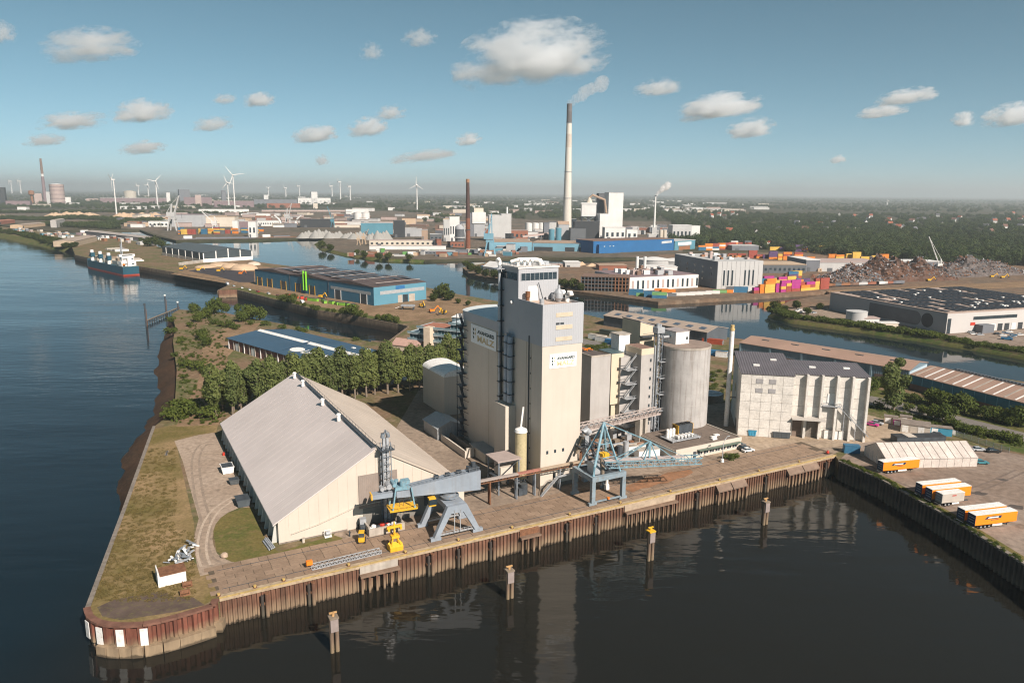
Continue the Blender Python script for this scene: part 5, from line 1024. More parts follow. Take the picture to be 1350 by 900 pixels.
# ---------------------------------------------------------------- middle ground on the near land
mw = thing('canal_wall', 'old stone quay wall along the narrow canal and river bend', 'quay wall')
obj('wall', coping(P([(99,336),(130,343),(189,352),(310,372.5),(288,383)]), -.1, .9, -11, .3), STONEW, mw); obj('wall', coping(P([(313,382),(368,396),(420,409),(470,417),(526,427.5)]), -.1, .9, -11, .3), STONEW, mw); obj('corner_block', coping(P([(288,383),(313,382)]), -.2, 1.2, -11, .5), RUST, mw); obj('end_wall', coping(P([(526,427.5),(540,431),(512,452),(489,450.5)]), -.1, .9, -11, .6), STONEW, mw)
struct('verge', flat(P([(288,382.5),(313,381.5),(368,395.5),(420,408.5),(470,416.5),(526,427),(530,423),(470,413),(420,404),(368,391),(320,379)]), .03), GR_BANK)
def hall(name, label, cat, base, az, L, D, h, hr_, wall, roof, ridge='x', ov=.4, group=None):
    """gabled hall: local x = length L, y = depth D; ridge along x (or y)"""
    t = thing(name, label, cat, base, az, group)
    if ridge == 'x':
        obj('wall', MB().extrx([(0,0),(D,0),(D,h),(D/2,hr_),(0,h)], 0, L), wall, t)
        k = (hr_-h)/(D/2)
        obj('roof', MB().extrx([(-ov,h-ov*k+.06),(D/2,hr_+.06),(D/2,hr_+.36),(-ov,h-ov*k+.36)], -ov, L+ov), roof, t); obj('roof', MB().extrx([(D+ov,h-ov*k+.06),(D/2,hr_+.06),(D/2,hr_+.36),(D+ov,h-ov*k+.36)], -ov, L+ov), roof, t)
    else:
        obj('wall', MB().extr([(0,0),(L,0),(L,h),(L/2,hr_),(0,h)], 0, D), wall, t)
        k = (hr_-h)/(L/2)
        obj('roof', MB().extr([(-ov,h-ov*k+.06),(L/2,hr_+.06),(L/2,hr_+.36),(-ov,h-ov*k+.36)], -ov, D+ov), roof, t); obj('roof', MB().extr([(L+ov,h-ov*k+.06),(L/2,hr_+.06),(L/2,hr_+.36),(L+ov,h-ov*k+.36)], -ov, D+ov), roof, t)
    return t
# navy-roofed store with lettering: front wall from (301,459) towards bearing 133
NAVR = M('navy_roof', (.045,.095,.15), .6, .10, .1, corr=('X', .8)); a = G(301, 459); D = 38.0; L = 104.0; h = 5.6
t = thing('navy_roof_store', 'low store with navy blue roof carrying white oval and lettering', 'store', a, 133)
obj('wall', MB().extrx([(0,0),(D,0),(D,h),(D/2,h+2),(0,h)], 0, L), M('brown_boarding', (.16,.075,.06), .8, .2, .5, corr=('X', 1.2)), t); rt = []
for s in (0, 1):
    for q in (0, 1): rt.append(obj('roof', MB().extrx([(-.6 if not s else D+.6,h),(D/2,h+2.1),(D/2,h+2.35),(-.6 if not s else D+.6,h+.25)], -.5+q*L/2, L/2-.25+q*(L/2+.5)), NAVR, t))
for q in (0, 1): obj('ridge_skylight', MB().extrx([(D/2-1.9,h+2.2),(D/2,h+3.0),(D/2+1.9,h+2.2)], 1+q*L/2, L/2-3+q*L/2), WHITE, t)
obj('seam', MB().extrx([(-.7,h+.2),(D/2,h+2.5),(D+.7,h+.2),(D/2,h+2.2)], L/2-.5, L/2+.3), M('seam_navy', (.02,.045,.075), .6, .1, 1), t)
for k in range(18): obj('wall_post', MB().box(1+k*5.8,1.5+k*5.8,-.35,0,0,h-.2), CONC if k % 3 else WHITE, t)
for k in (1, 4): obj('gate', MB().box(3+k*5.8,6.6+k*5.8,-.12,.02,0,4.2), WHITE, t)
sn = Vector((0, D/2, 2.1)).normalized()
ov = MB(); n = 20; c = Vector((L*.56, 8.2, 0))
def onroof(x, y): return (x, y, h+.25+2.1*(y+.6)/(D/2+.6)+.1)
ov.add([onroof(c.x+5.2*math.cos(2*math.pi*i/n), c.y+3.2*math.sin(2*math.pi*i/n)) for i in range(n)], [tuple(range(n))]); obj('oval_mark', ov, WHITE, t)
lettering('LEXZAU', 24, 5.2, WHITE, t, onroof(c.x+6.5, 5.6), (1,0,0), sn, .03, thick=.08)
for x, y in ((L*.72,29),(L*.8,32)): obj('roof_light', MB().box(x,x+2.2,y,y+1.6,h+1.4,h+1.75), WHITE, t)
# blue hall on the peninsula
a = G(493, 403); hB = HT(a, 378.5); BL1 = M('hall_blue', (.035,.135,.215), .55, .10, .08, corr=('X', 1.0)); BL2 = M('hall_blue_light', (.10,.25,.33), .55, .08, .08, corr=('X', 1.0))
t = thing('blue_hall', 'long blue metal hall with dark roof on the middle peninsula', 'hall', a, -46.8); L = 182.0; D = 52.0
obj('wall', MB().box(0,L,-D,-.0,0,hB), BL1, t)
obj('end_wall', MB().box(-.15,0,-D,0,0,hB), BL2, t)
RB = M('brown_bitumen_roof', (.085,.065,.062), .75, .2, .06, dirt=(.12,.095,.085))
nb = 3
for k in range(nb):
    x0 = L*k/nb; x1 = L*(k+1)/nb; xm = (x0+x1)/2
    obj('roof', MB().extr([(x0,hB+.05),(xm,hB+2.4),(x1,hB+.05),(x1,hB-.3),(x0,hB-.3)] if k else [(x0-.3,hB+.05),(xm,hB+2.4),(x1,hB+.05),(x1,hB-.3),(x0-.3,hB-.3)], -D-.3, .3), RB, t)
for i in range(5): obj('solar_row', MB().box(8,150,-D+7+i*8.5,-D+11+i*8.5,hB+1.35,hB+1.5) if False else MB().bar((10+i*6,-D+6+i*9,hB+2.2),(128+i*5,-D+6+i*9,hB+2.3),3.0,.15), M('solar_glass', (.05,.06,.075), .3, .2, .5), t)
for i in range(6): obj('roof_light_strip', MB().bar((4+i*30,-D+3,hB+2.3),(4+i*30,-5,hB+2.3),.8,.25), M('pale_strip', (.42,.36,.33), .7, .1, .5), t)
obj('band', MB().box(-.22,-.15,-D+2,-6,hB-6.5,hB-3.8), M('corrugated_band', (.34,.36,.37), .6, .15, .4, corr=('Y', .8)), t); obj('band', MB().box(4,58,.0,.12,hB-6.5,hB-4.2), MATS['corrugated_band'], t); obj('blue_panel', MB().box(-.24,-.15,-30,-21,hB-3.6,hB-.8), M('panel_blue', (.03,.14,.32), .5, .1, .5), t)
for x in (9,44,82,104,128,152,170): g = obj('gate', MB().box(x,x+8,.0,.1,0,7.5), STEELD, t); obj('gate_post', MB().box(x-.5,x,.0,.25,0,7.8).box(x+8,x+8.5,.0,.25,0,7.8), WHITE if x < 60 else YELLOW, g)
obj('gate', MB().box(-.25,-.15,-33,-28,0,6), GLASS, t); obj('gate', MB().box(-.25,-.15,-40,-34,0,6), CONC, t); obj('gate', MB().box(-.25,-.15,-27.5,-23,0,6), CONC, t)
for y in (93, 97): obj('green_flue', MB().cyl(y,1.2,3,hB+5,.75,n=12), M('flue_green', (.22,.62,.04), .5, .1, .5), t, smooth=True)
obj('downpipe', MB().box(61,61.4,.0,.3,0,hB).box(121,121.4,.0,.3,0,hB), STEELD, t)
# storage sheds behind the works (eave line known, roof bays)
PINK = M('pinkish_brown_roof', (.34,.225,.17), .8, .12, .08, corr=('X', 1.0), dirt=None); BGS = M('shed_blue_grey', (.15,.215,.26), .6, .12, .2, corr=('X', 1.0)); GREYS = M('shed_dark_grey', (.085,.10,.115), .65, .12, .2, corr=('X', 1.0)); TANR = M('tan_roof', (.36,.29,.235), .8, .12, .1)
def shed(e0, e1, hE, hR, D, name, label, wall, roof):
    a = G(*e0, hE); b = G(*e1, hE); a.z = b.z = 0; return hall(name, label, 'shed', a, AZ(a, b), (b-a).length, D, hE, hR, wall, roof), (b-a).length
t, L = shed((796,416),(932,438.5), 6.5, 8.8, 22, 'grey_harbour_shed', 'long dark grey shed with tan roof and dark roof lights', GREYS, TANR)
for k in range(8): obj('roof_light', MB().extrx([(3,7.55),(6.4,8.25),(6.4,8.35),(3,7.65)], 6+k*L/8.5, 10+k*L/8.5), M('roof_light_blue', (.07,.10,.14), .3, .1, .5), t)
t, L = shed((976,452),(1199,488.5), 7.5, 9.6, 24, 'pink_roof_shed', 'long blue-grey shed with pinkish brown roof behind the concrete warehouse', BGS, PINK)
for k in range(5): obj('bay_panel', MB().box(2+k*L/5,L/5-3+k*L/5,-.1,0,0,3.6), M('brown_bay', (.20,.15,.125), .8, .15, .3), t); obj('bay_post', MB().box(-.3+k*L/5,.6+k*L/5,-.3,0,0,7.3), M('post_blue', (.22,.31,.36), .6, .1, .5), t)
for k in range(5): obj('roof_vent', MB().box(8+k*L/5.2,12+k*L/5.2,8,9,9.0,9.6), STEELD, t)
obj('end_panel', MB().box(L,L+.1,.4,23.6,0,6.9), M('pale_blue_end', (.42,.52,.58), .6, .08, .3), t)
t, L = shed((1201,494),(1420,549), 6.5, 9.4, 26, 'blue_window_shed', 'long shed with brown striped roof and blue glazed front at the right', M('front_blue', (.04,.15,.21), .5, .15, .3), PINK)
k_ = 2.9/13
for k in range(22): obj('roof_strip', MB().extrx([(.1,6.95),(12.7,9.75),(12.7,9.85),(.1,7.05)], 2+k*4.4, 2.7+k*4.4), WHITE if k % 3 else CONC, t)
for k in range(20): obj('glazing_bar', MB().box(1+k*4.8,1.3+k*4.8,-.12,0,2.8,6.4), M('bar_blue', (.12,.30,.38), .5, .1, .5), t)
obj('lower_wall', MB().box(0,L,-.1,0,0,2.6), M('brown_wall', (.17,.10,.075), .85, .15, .3), t); rr = MB()
for k in range(60): rr.box(4+k*1.6,5.0+k*1.6,23.5,25.5,7.4,8.2)
obj('ridge_vent', rr, GREYS, t); obj('dark_roof', MB().extrx([(13.1,9.82),(26.2,6.9),(26.2,7.05),(13.1,9.95)], 0, L), M('dark_slate', (.10,.09,.085), .8, .2, .1, dirt=(.2,.15,.12)), t)
# glazed terraced office behind the poplars
a = G(540, 462); t = thing('terraced_office', 'glazed terraced office block with white balcony bands behind the poplars', 'office', a, 116)
TEAL = M('teal_glazing', (.035,.085,.10), .15, .2, .3, spec=.6); BAND = M('band_white', (.45,.52,.55), .5, .08, .5)
for f, (x0, x1, y1) in enumerate(((0,46,16),(0,46,16),(0,46,16),(6,46,15),(26,46,14))):
    z = f*3.5; fl = obj('storey', MB().box(x0,x1,.6,y1,z,z+2.7), TEAL, t); obj('floor_band', MB().box(x0-.8,x1+.8,-.4,y1+.5,z+2.7,z+3.5), BAND, fl); obj('balcony_rail', MB().box(x0-.9,x1+.9,-.55,-.42,z+3.3,z+4.1), M('rail_blue', (.20,.29,.32), .4, .15, 1), fl)
    mm = MB()
    for k in range(int((x1-x0)/2)): mm.box(x0+k*2,x0+k*2+.18,.5,.62,z,z+2.7)
    obj('mullion', mm, BAND, fl)
obj('terrace', MB().box(6.5,25,1,14.5,14.0,14.1), M('terrace_red', (.33,.14,.09), .85, .15, .4), t); obj('stair_tower', MB().box(11.5,15.5,-3.5,1.5,0,14.6), M('tower_cream', (.62,.50,.38), .8, .08, .5), t)
for k in range(4): obj('stair_window', MB().box(11.42,11.5,-1.6,-.6,1.5+k*3,3.6+k*3), TEAL, t)
t = hall('hip_roof_house', 'low house with pale red roof left of the terraced office', 'house', G(517,462), 116, 17, 9, 3.4, 6.2, M('house_cream', (.55,.46,.36), .8, .1, .4), M('pale_tiles', (.42,.27,.22), .85, .12, .4)); obj('door', MB().box(4,5.2,-.06,0,0,2.2), WOOD, t)
t = hall('white_flat_store', 'white-roofed low store behind the terraced office', 'store', G(596,428), 116, 34, 16, 5, 5.8, BGS, WHITE); obj('roof_plant', MB().box(8,22,4,11,5.6,7.6), BAND, t)
# dark open shed and ship on the far strip
a = G(268, 346); t = hall('dark_gable_shed', 'dark grey gabled shed with white posts beside the ship', 'shed', a, -44, 135, -62, 11.2, 15.5, M('shed_green_black', (.045,.06,.068), .7, .12, .1), M('roof_green_black', (.075,.095,.105), .7, .08, .05, corr=('X', 1.5)))
for k in range(5): obj('gable_post', MB().box(-.5,.0,-62+k*15.2,-60.8+k*15.2,0,11+(4.4 if k == 2 else 2 if k in (1,3) else 0)), WHITE, t)
obj('plinth', MB().box(-.6,-.0,-62,0,0,4.2), WHITE, t); obj('plinth', MB().box(0,135,.0,.5,0,3.5), CONC, t)
for k in range(6): obj('side_post', MB().box(10+k*22,10.8+k*22,.0,.6,0,11), WHITE, t)
t = thing('retaining_wall', 'white retaining wall in front of the dark gabled shed', 'wall', G(236,350), AZ(G(236,350), G(304,341.5))); obj('wall', MB().box(0,(G(304,341.5)-G(236,350)).length,-.5,.5,0,3), CONC, t); obj('capping', MB().box(0,(G(304,341.5)-G(236,350)).length,-.7,.7,3,3.2), WHITE, t)
a = G(163, 364, WZ); b = G(110, 351.5, WZ); L = (b-a).length; t = thing('cargo_ship', 'dark blue cargo ship with white bridge moored at the far quay', 'ship', a, AZ(a, b)); HULL = M('hull_blue', (.02,.08,.115), .4, .12, .1)
B_ = 17.0
def hull(z0, z1, f):  # bow at +x
    return MB().add([(x,y,z) for z in (z0,z1) for x,y in ((1+(0 if z > 1 else 1),-.2),(1,-B_+.2),(L*.86,-B_),(L*.97,-B_*.8),(L+ (3 if z > 1 else -2),-B_/2),(L*.97,-B_*.2),(L*.86,0))], [tuple(range(7))[::-1], tuple(range(7,14))]+[(i,(i+1)%7,(i+1)%7+7,i+7) for i in range(7)])
obj('hull', hull(1.4,9.5,0), HULL, t); obj('boot_topping', hull(-2,1.4,0), M('boot_red', (.38,.06,.035), .5, .15, .2), t)
br = obj('bridge', MB().box(6,16,-B_+1,-1,9.5,15).box(8,15,-B_+2.5,-2.5,15,20).box(9,14,-B_+.5,-.5,20,22.5), WHITE, t)
for z in (11.5,16.8,20.8): obj('window_row', MB().box(5.9 if z < 15 else 7.9 if z < 20 else 8.9,6.0 if z < 15 else 8.0 if z < 20 else 9.0,-B_+3,-3,z,z+1.2), GLASS, br)
obj('funnel', MB().box(3,6,-B_/2-2,-B_/2+2,9.5,19), WHITE, t); obj('lifeboat', MB().tube([(2.5,-3,12),(4,-3,11.8),(8,-3,11.8),(9.4,-3,12)], [.3,1.3,1.3,.3], 8), ORANGE, t); obj('poop_deck', MB().box(1.5,26,-B_+.3,-.3,9.5,9.9), M('deck_green', (.10,.14,.13), .8, .15, .3), t)
lettering('NORDIC', 7, 1.5, WHITE, t, (1.0-.05,-B_+5,5.5), (0,1,0), (0,0,1)) if False else None
for x in (24,28): obj('radar_mast', MB().bar((x,-B_/2,15),(x,-B_/2,38 if x < 26 else 33),.8).bar((x,-B_/2-3,28),(x,-B_/2+3,28),.4), GALV, t)
for i, x in enumerate((L*.36,L*.57,L*.78)):
    ck = obj('deck_crane', MB().cyl(x,-2.2,9.5,22,1.9,n=10), WHITE, t); obj('jib', MB().bar((x,-2.2,18),(x+15,-3.2,14),1.2), HULL, ck); obj('crane_house', MB().box(x-2.4,x+2.4,-4.4,-.2,14,19), HULL, ck)
for i in range(4): obj('hatch', MB().box(30+i*L*.165,30+i*L*.165+L*.13,-B_+2.5,-4.6,9.5,13.5+1.2*(i % 2)), M('hatch_%d' % (i % 2), (.42,.36,.28) if i % 2 else (.30,.31,.28), .7, .2, .3), t)
for i in range(3): obj('deck_cargo', MB().box(33+i*L*.2,40+i*L*.2,-B_+3,-6,13.5,16.5), WOOD, t)
# tanks, sheds and yards on the far strip
strip = [((100,325),(128,318),8,'low tan quay shed at the far end of the ship berth',M('shed_tan3',(.42,.33,.24),.8,.12,.2),TANR,30),((112,309),(186,318),6,'long grey flat shed on the strip behind the ship',M('shed_grey3',(.22,.20,.20),.8,.1,.2),M('grey_flat_roof',(.36,.32,.29),.85,.1,.1),26),((75,300),(86,298),16,'small grey block at the end of the long flat shed',CGREY,CONC,12),((30,301),(60,298),7,'sandy flat building on the river strip at the left',M('shed_sand',(.50,.37,.25),.8,.1,.2),TANR,25),((0,296),(20,294),8,'red brick low building at the left edge',M('brick_far',(.30,.12,.08),.85,.15,.2),M('tile_far',(.38,.17,.11),.85,.1,.2),25)]
for e0, e1, hh, lb, wl, rf, D in strip:
    a = G(*e0); b = G(*e1); t = hall('strip_shed', lb, 'shed', a, AZ(a, b), (b-a).length, D, hh, hh+1.5, wl, rf, group='sheds on the far river strip'); obj('door', MB().box(2,6,-.1,0,0,hh*.7), STEELD, t)
for x, y, s, l in ((190,344,1,'row of pale concrete elements stacked beside the dark shed'),(170,331,.8,'pale stacked slabs on the quay right behind the ship')):
    t = thing('slab_stack', l, 'slab stack', G(x, y), -44); random.seed(x)
    for i in range(9): obj('slab', MB().box(i*7*s,i*7*s+6*s,0,22*s,0,random.uniform(1,3)), CONC if i % 3 else WHITE, t)
for i, (x, y, r, hh, c) in enumerate(((322,355,15,6,'sand'),(305,352,11,4.5,'sand'),(290,350,13,3.5,'sand'),(335,349,8,3.6,'pale'),(272,352,12,2.5,'sand'))):
    mb = MB().ball((0,0,0), r, hh, 14, 8); mb.v = [(a*(1+.2*mnoise.noise(Vector((a,b,0))*.15)), b*(1+.2*mnoise.noise(Vector((b,a,3))*.15)), max(-.2, c_*(1+.3*mnoise.noise(Vector((a,b,c_))*.2)))) for a,b,c_ in mb.v]
    o = obj('sand_heap', mb, M('sand_'+c, (.50,.36,.24) if c == 'sand' else (.55,.45,.36), .95, .12, .2), loc=G(x, y), smooth=True); tag(o, ['sand heap with steep top between dark shed and blue hall','sand heap left of the steep one','low sand heap near the retaining wall','small pale sand heap close to the blue hall','flat sand spread beside the retaining wall'][i], 'sand heap', 'sand heaps by the blue hall')
# parked rows by the hall and behind the poplars
random.seed(12); cols = ['white','white','silver','black','grey','red','blue']
for i in range(26):
    k = i/25; p = G(300,375.5).lerp(G(455,411), k) + Vector((random.uniform(-3,3), random.uniform(-1,1), 0))
    if i % 2 == 0 and i < 20: vehicle(0,0,140+random.uniform(-20,20), random.choice(['white','silver','white','red']), '%s vehicle from the left parked along the canal side of the blue hall' % ORD[i//2], random.choice(['car','van']), 'vehicles along the blue hall', False, p)
GRB = M('bin_green', (.20,.42,.05), .5, .15, .5); bm1 = MB().box(-2.6,2.6,-1.2,1.2,.1,2.2).mesh('body', GRB); bm2 = MB().box(-2.6,2.6,-1.2,1.2,.1,2.2).mesh('body', REDP); lid = MB().box(-2.5,2.5,-1.1,1.1,2.2,2.4).mesh('load', STEELD)
for i in range(14):
    red = i < 5; p = G(378,391).lerp(G(466,405), i/13)+Vector((random.uniform(-1.5,1.5), random.uniform(-2,2), 0)); t = thing('roll_off_skip', ('%s red roll-off skip from the left in the row beside the blue hall' % ORD[i]) if red else ('%s green roll-off skip from the left in the row beside the blue hall' % ORD[i-5]), 'skip', p, 140+random.uniform(-25,25), 'red skips by the blue hall' if red else 'green skips by the blue hall'); obj('body', bm2 if red else bm1, None, t); obj('load', lid, None, t)
for i in range(22):
    p = G(512,507).lerp(G(600,480), (i % 11)/10)+U(-30)*(0 if i < 11 else 14); vehicle(0,0,55+90,random.choice(['white','white','silver','red']), '%s parked van from the left in the %s row behind the poplar trunks' % (ORD[i % 11], 'front' if i < 11 else 'back'), 'van', 'vans behind the poplars', False, p)
def excavator(px, py, az, mat, label):
    t = thing('excavator', label, 'excavator', G(px, py), az); obj('tracks', MB().box(-2,2,-1.5,-.9,0,.9).box(-2,2,.9,1.5,0,.9), STEELD, t); obj('house', MB().box(-2.2,1.2,-1.4,1.4,1.0,2.6), mat, t); obj('cab', MB().box(-.2,1.4,.3,1.4,1.2,3.1), GLASS, t); obj('boom', MB().bar((1.2,-.3,2),(4.2,-.3,5),.6), mat, t); obj('stick', MB().bar((4.2,-.3,5),(6.2,-.3,2),.45), mat, t); obj('bucket', MB().box(5.8,7,-.9,.3,.9,2.1), STEELD, t)
excavator(556,405,150,YELLOW,'yellow excavator on the sandy ground right of the blue hall'); excavator(570,412,60,ORANGE,'orange digger among the heaps behind the terraced office'); excavator(585,414,200,YELLOW,'yellow digger farther right near the terraced office'); excavator(424,393,120,YELLOW,'yellow excavator at a gate of the blue hall'); excavator(240,356,100,YELLOW,'yellow loader on the quay left of the tarmac patch'); excavator(262,357.5,60,YELLOW,'yellow loader beside the tarmac patch, second from the ship'); excavator(318,362,100,ORANGE,'orange digger at the right end of the tarmac patch'); excavator(289,358.5,100,YELLOW,'yellow roller digger in the middle of the tarmac patch')
sheet('tarmac_patch', [(248,357),(275,353),(300,356),(335,358),(335,372),(315,372),(285,364)], M('fresh_tarmac', (.045,.04,.045), .85, .2, .1), .03)
for x, y, l in ((538,408,'grey screening plant on the sandy ground right of the blue hall'),):
    t = thing('screening_plant', l, 'machine', G(x, y), 100); obj('deck', MB().box(-5,5,-2,2,2.4,3.6), GALV, t); obj('leg', MB().box(-4.5,-4,-1.6,1.6,0,2.4).box(4,4.5,-1.6,1.6,0,2.4), STEELD, t); obj('belt', MB().bar((-5,0,2.6),(-10,0,.6),1.2,.3), WHITE, t)
# posts and guide frame in the river
for x, y, tp, l in ((193,430,402,'dark mooring pile pair in the river, left one'),(219,412,390,'mooring pile with white top in the river mouth'),(235,411,399,'short mooring pile at the tip of the bank')):
    p = G(x, y, WZ); hh = HT(p, tp)-WZ; t = thing('river_pile', l, 'mooring post', p, 0, 'mooring piles at the river bend'); obj('pile', MB().cyl(0,0,-5,hh,.55,n=10), STEELD, t); obj('pile', MB().cyl(1.6,.4,-5,hh-3,.5,n=10), RUSTP, t); obj('cap', MB().cyl(0,0,hh,hh+1,.7,n=10), WHITE if x > 200 else STEELD, t)
# roof of the near store: water tower / plant right of the big tower
for i, (x, y, L_, az, c, l) in enumerate(((775,446,12,133,'white','white container in the row left of the grey harbour shed, first'),(784,449,12,133,'white','white container in the row left of the grey harbour shed, second'),(797,453,7,133,'blue','blue container in the row below the grey harbour shed'),(806,455,6,133,'blue','blue container at the end of the row below the grey harbour shed'),(790,440,24,133,'dark','dark green flat store beside the grey harbour shed'),(803,446,7,133,'white','white block at the end of the dark green store'),(888,444,24,120,'yellow','long yellow container behind the round silo'),(925,452,12,120,'red','red stack of steel beside the grey harbour shed'),(933,468,10,120,'blue','blue container right of the round silo'),(943,470,6,120,'white','white container right of the blue one behind the round silo'))):
    t = thing('yard_container', l, 'container', G(x, y), az, 'containers behind the works'); mt = {'white': WHITE, 'blue': M('cb', (.04,.17,.33), .5, .15, .5), 'dark': M('cd', (.06,.075,.06), .7, .15, .5), 'yellow': M('cy', (.60,.40,.13), .6, .1, .5), 'red': M('cr', (.35,.07,.035), .6, .2, .5)}[c]
    obj('body', MB().box(0,L_,0,2.8,0,2.8), mt, t); obj('roof', MB().box(-.05,L_+.05,-.05,2.85,2.8,2.95), mt if c != 'white' else CONC, t); obj('doors', MB().box(L_,L_+.06,.2,2.6,.2,2.6), STEEL, t)

a = G(194,428,WZ); b = G(237,410,WZ); L = (b-a).length; t = thing('timber_jetty', 'low dark timber guide jetty between the river piles', 'jetty', a, AZ(a, b)); jt = MB()
for z in (1.2, 2.4): jt.bar((0,0,z),(L,0,z),.5,.4)
obj('waling', jt, STEELD, t)
for k in range(int(L/4)): obj('pile', MB().cyl(2+k*4,.5,-4,3.2,.3,n=8), WOOD, t)
obj('walkway', MB().box(0,L,.2,1.5,2.7,2.9), WOOD, t)
# ---------------------------------------------------------------- trees
def leaf_mat(name, a, b_, c_=(.13,.14,.03)):
    m, t, b = newmat(name); gm = t.nodes.new('ShaderNodeNewGeometry'); oi = t.nodes.new('ShaderNodeObjectInfo')
    n1 = noise(t, coords(t), .9, 3, .6); c = ramp(t, n1, [(.32, a), (.68, b_)]); c = mix(t, ramp(t, gm.outputs['Random Per Island'], [(.0, (0,)*3), (1, (.5,)*3)]), c, c_)
    c = mix(t, .6, c, ramp(t, oi.outputs['Random'], [(0, (.7,.75,.75)), (1, (1.25,1.2,1.0))]), 'MULTIPLY')
    t.links.new(c, b.inputs['Base Color']); b.inputs['Roughness'].default_value = .75; b.inputs['Specular IOR Level'].default_value = .15
    tr = N(t, 'ShaderNodeBsdfTranslucent'); t.links.new(c, tr.inputs[0]); ms = N(t, 'ShaderNodeMixShader'); ms.inputs[0].default_value = .35
    t.links.new(b.outputs[0], ms.inputs[1]); t.links.new(tr.outputs[0], ms.inputs[2]); t.links.new(ms.outputs[0], t.nodes['Material Output'].inputs['Surface']); return m
LEAF = leaf_mat('poplar_leaves', (.095,.135,.044), (.16,.195,.064), (.205,.215,.085)); LEAFB = leaf_mat('shrub_leaves', (.06,.095,.024), (.115,.15,.036)); LEAFD = leaf_mat('dark_leaves', (.030,.052,.016), (.055,.078,.024))
BARK = M('bark', (.20,.16,.125), .9, .2, .8)
def crown_mesh(name, lobes, n, size, mat, seed):
    """many small leaf-sprays spread through the volume of a few lobes: (x,y,z,rx,rz,weight)"""
    rnd = random.Random(seed); vs = []; fs = []; tot = sum(l[5] for l in lobes)
    for i in range(n):
        k = rnd.random()*tot
        for l in lobes:
            k -= l[5]
            if k <= 0: break
        while True:
            d = Vector((rnd.uniform(-1,1), rnd.uniform(-1,1), rnd.uniform(-1,1)))
            if .02 < d.length < 1: break
        r = rnd.uniform(.55,1.0)**.5; d.normalize(); r *= 1+.28*mnoise.noise(d*2.3+Vector((seed,l[0],l[2])))
        p = Vector((l[0]+d.x*l[3]*r, l[1]+d.y*l[3]*r, l[2]+d.z*l[4]*r))
        nrm = (d*1.0+Vector((rnd.gauss(0,.5), rnd.gauss(0,.5), rnd.gauss(.25,.5)))).normalized()
        a = nrm.cross(Vector((0,0,1)) if abs(nrm.z) < .9 else Vector((1,0,0))).normalized(); b = nrm.cross(a); s = size*rnd.uniform(.55,1.25); th = rnd.uniform(0,6.28); a, b = a*math.cos(th)+b*math.sin(th), b*math.cos(th)-a*math.sin(th)
        k = len(vs); vs += [p-a*s, p-b*s*.6+nrm*s*.15, p+a*s, p+b*s*.6+nrm*s*.15]; fs.append((k,k+1,k+2,k+3))
    me = bpy.data.meshes.new(name); me.from_pydata([tuple(v) for v in vs], [], fs); me.materials.append(mat); me.update(); return me
def trunk_mesh(hh, r, limbs, seed):
    rnd = random.Random(seed); mb = MB().tube([(0,0,-.3),(rnd.uniform(-.1,.1),rnd.uniform(-.1,.1),hh*.35),(rnd.uniform(-.3,.3),rnd.uniform(-.3,.3),hh*.75),(0,0,hh)], [r*1.2,r*.9,r*.55,r*.15], 7)
    for i in range(limbs):
        z = hh*rnd.uniform(.3,.75); an = rnd.uniform(0,6.28); L = hh*rnd.uniform(.16,.26); mb.tube([(0,0,z),(math.cos(an)*L*.5,math.sin(an)*L*.5,z+L*.55),(math.cos(an)*L*.8,math.sin(an)*L*.8,z+L*1.25)], [r*.4,r*.28,r*.08], 5)
    return mb.mesh('trunk', BARK)
def kind(nm, spec, n, size, mat, hh, r, limbs, var=3):
    out = []
    for k in range(var):
        rnd = random.Random(k*17+len(nm)); lb = spec(rnd); out.append((crown_mesh('crown', lb, n, size, mat, k*5+1), trunk_mesh(hh, r, limbs, k)))
    return out
def sp_pop(r): return [(r.uniform(-.8,.8), r.uniform(-.8,.8), z, rx*r.uniform(.85,1.15), 2.9, rx) for z, rx in ((7.2,2.2),(10,3.1),(13,3.5),(16,3.5),(18.4,3.0),(19.6,2.2))]+[(r.uniform(-2.8,2.8), r.uniform(-2.8,2.8), r.uniform(8,18), 1.6, 1.8, 1.2) for _ in range(7)]
def sp_big(r): return [(r.uniform(-2.2,2.2), r.uniform(-2.2,2.2), z, rx*r.uniform(.85,1.15), rx*.9, rx) for z, rx in ((5,3.4),(8.5,4.6),(12.5,4.6),(16.5,3.4),(19.5,2.0))]+[(r.uniform(-4,4), r.uniform(-4,4), r.uniform(6,15), 2, 2, 1.5) for _ in range(6)]
def sp_rnd(r): return [(r.uniform(-1.6,1.6), r.uniform(-1.6,1.6), r.uniform(2.2,4.6), r.uniform(1.5,2.3), r.uniform(1.3,1.9), 1) for _ in range(8)]+[(0,0,2.8,2.6,2.4,2)]
def sp_shr(r): return [(r.uniform(-1.1,1.1), r.uniform(-1.1,1.1), r.uniform(.6,1.4), r.uniform(.7,1.1), r.uniform(.6,1.0), 1) for _ in range(6)]
POP = kind('poplar', sp_pop, 2600, .6, LEAF, 21, .38, 7); BIG = kind('big', sp_big, 3600, .62, LEAF, 18, .45, 8, 1); RND = kind('rnd', sp_rnd, 1100, .42, LEAFB, 4.6, .22, 5); SHR = kind('shr', sp_shr, 420, .26, LEAFB, 1.4, .08, 3); DRK = kind('drk', sp_rnd, 900, .5, LEAFD, 4.6, .22, 5)
def tree(protos, p, s, label, group, name, cat='tree', rnd=random):
    cm, tm = protos[rnd.randrange(len(protos))]; t = thing(name, label, cat, p, rnd.uniform(0,360), group); s = s*rnd.uniform(.92,1.08); t.scale = (s*rnd.uniform(.92,1.1), s*rnd.uniform(.92,1.1), s)
    o = obj('crown', cm, None, t); obj('trunk', tm, None, t); return t
random.seed(31)
r0 = G(286, 549); r1 = G(580, 510); n = 20
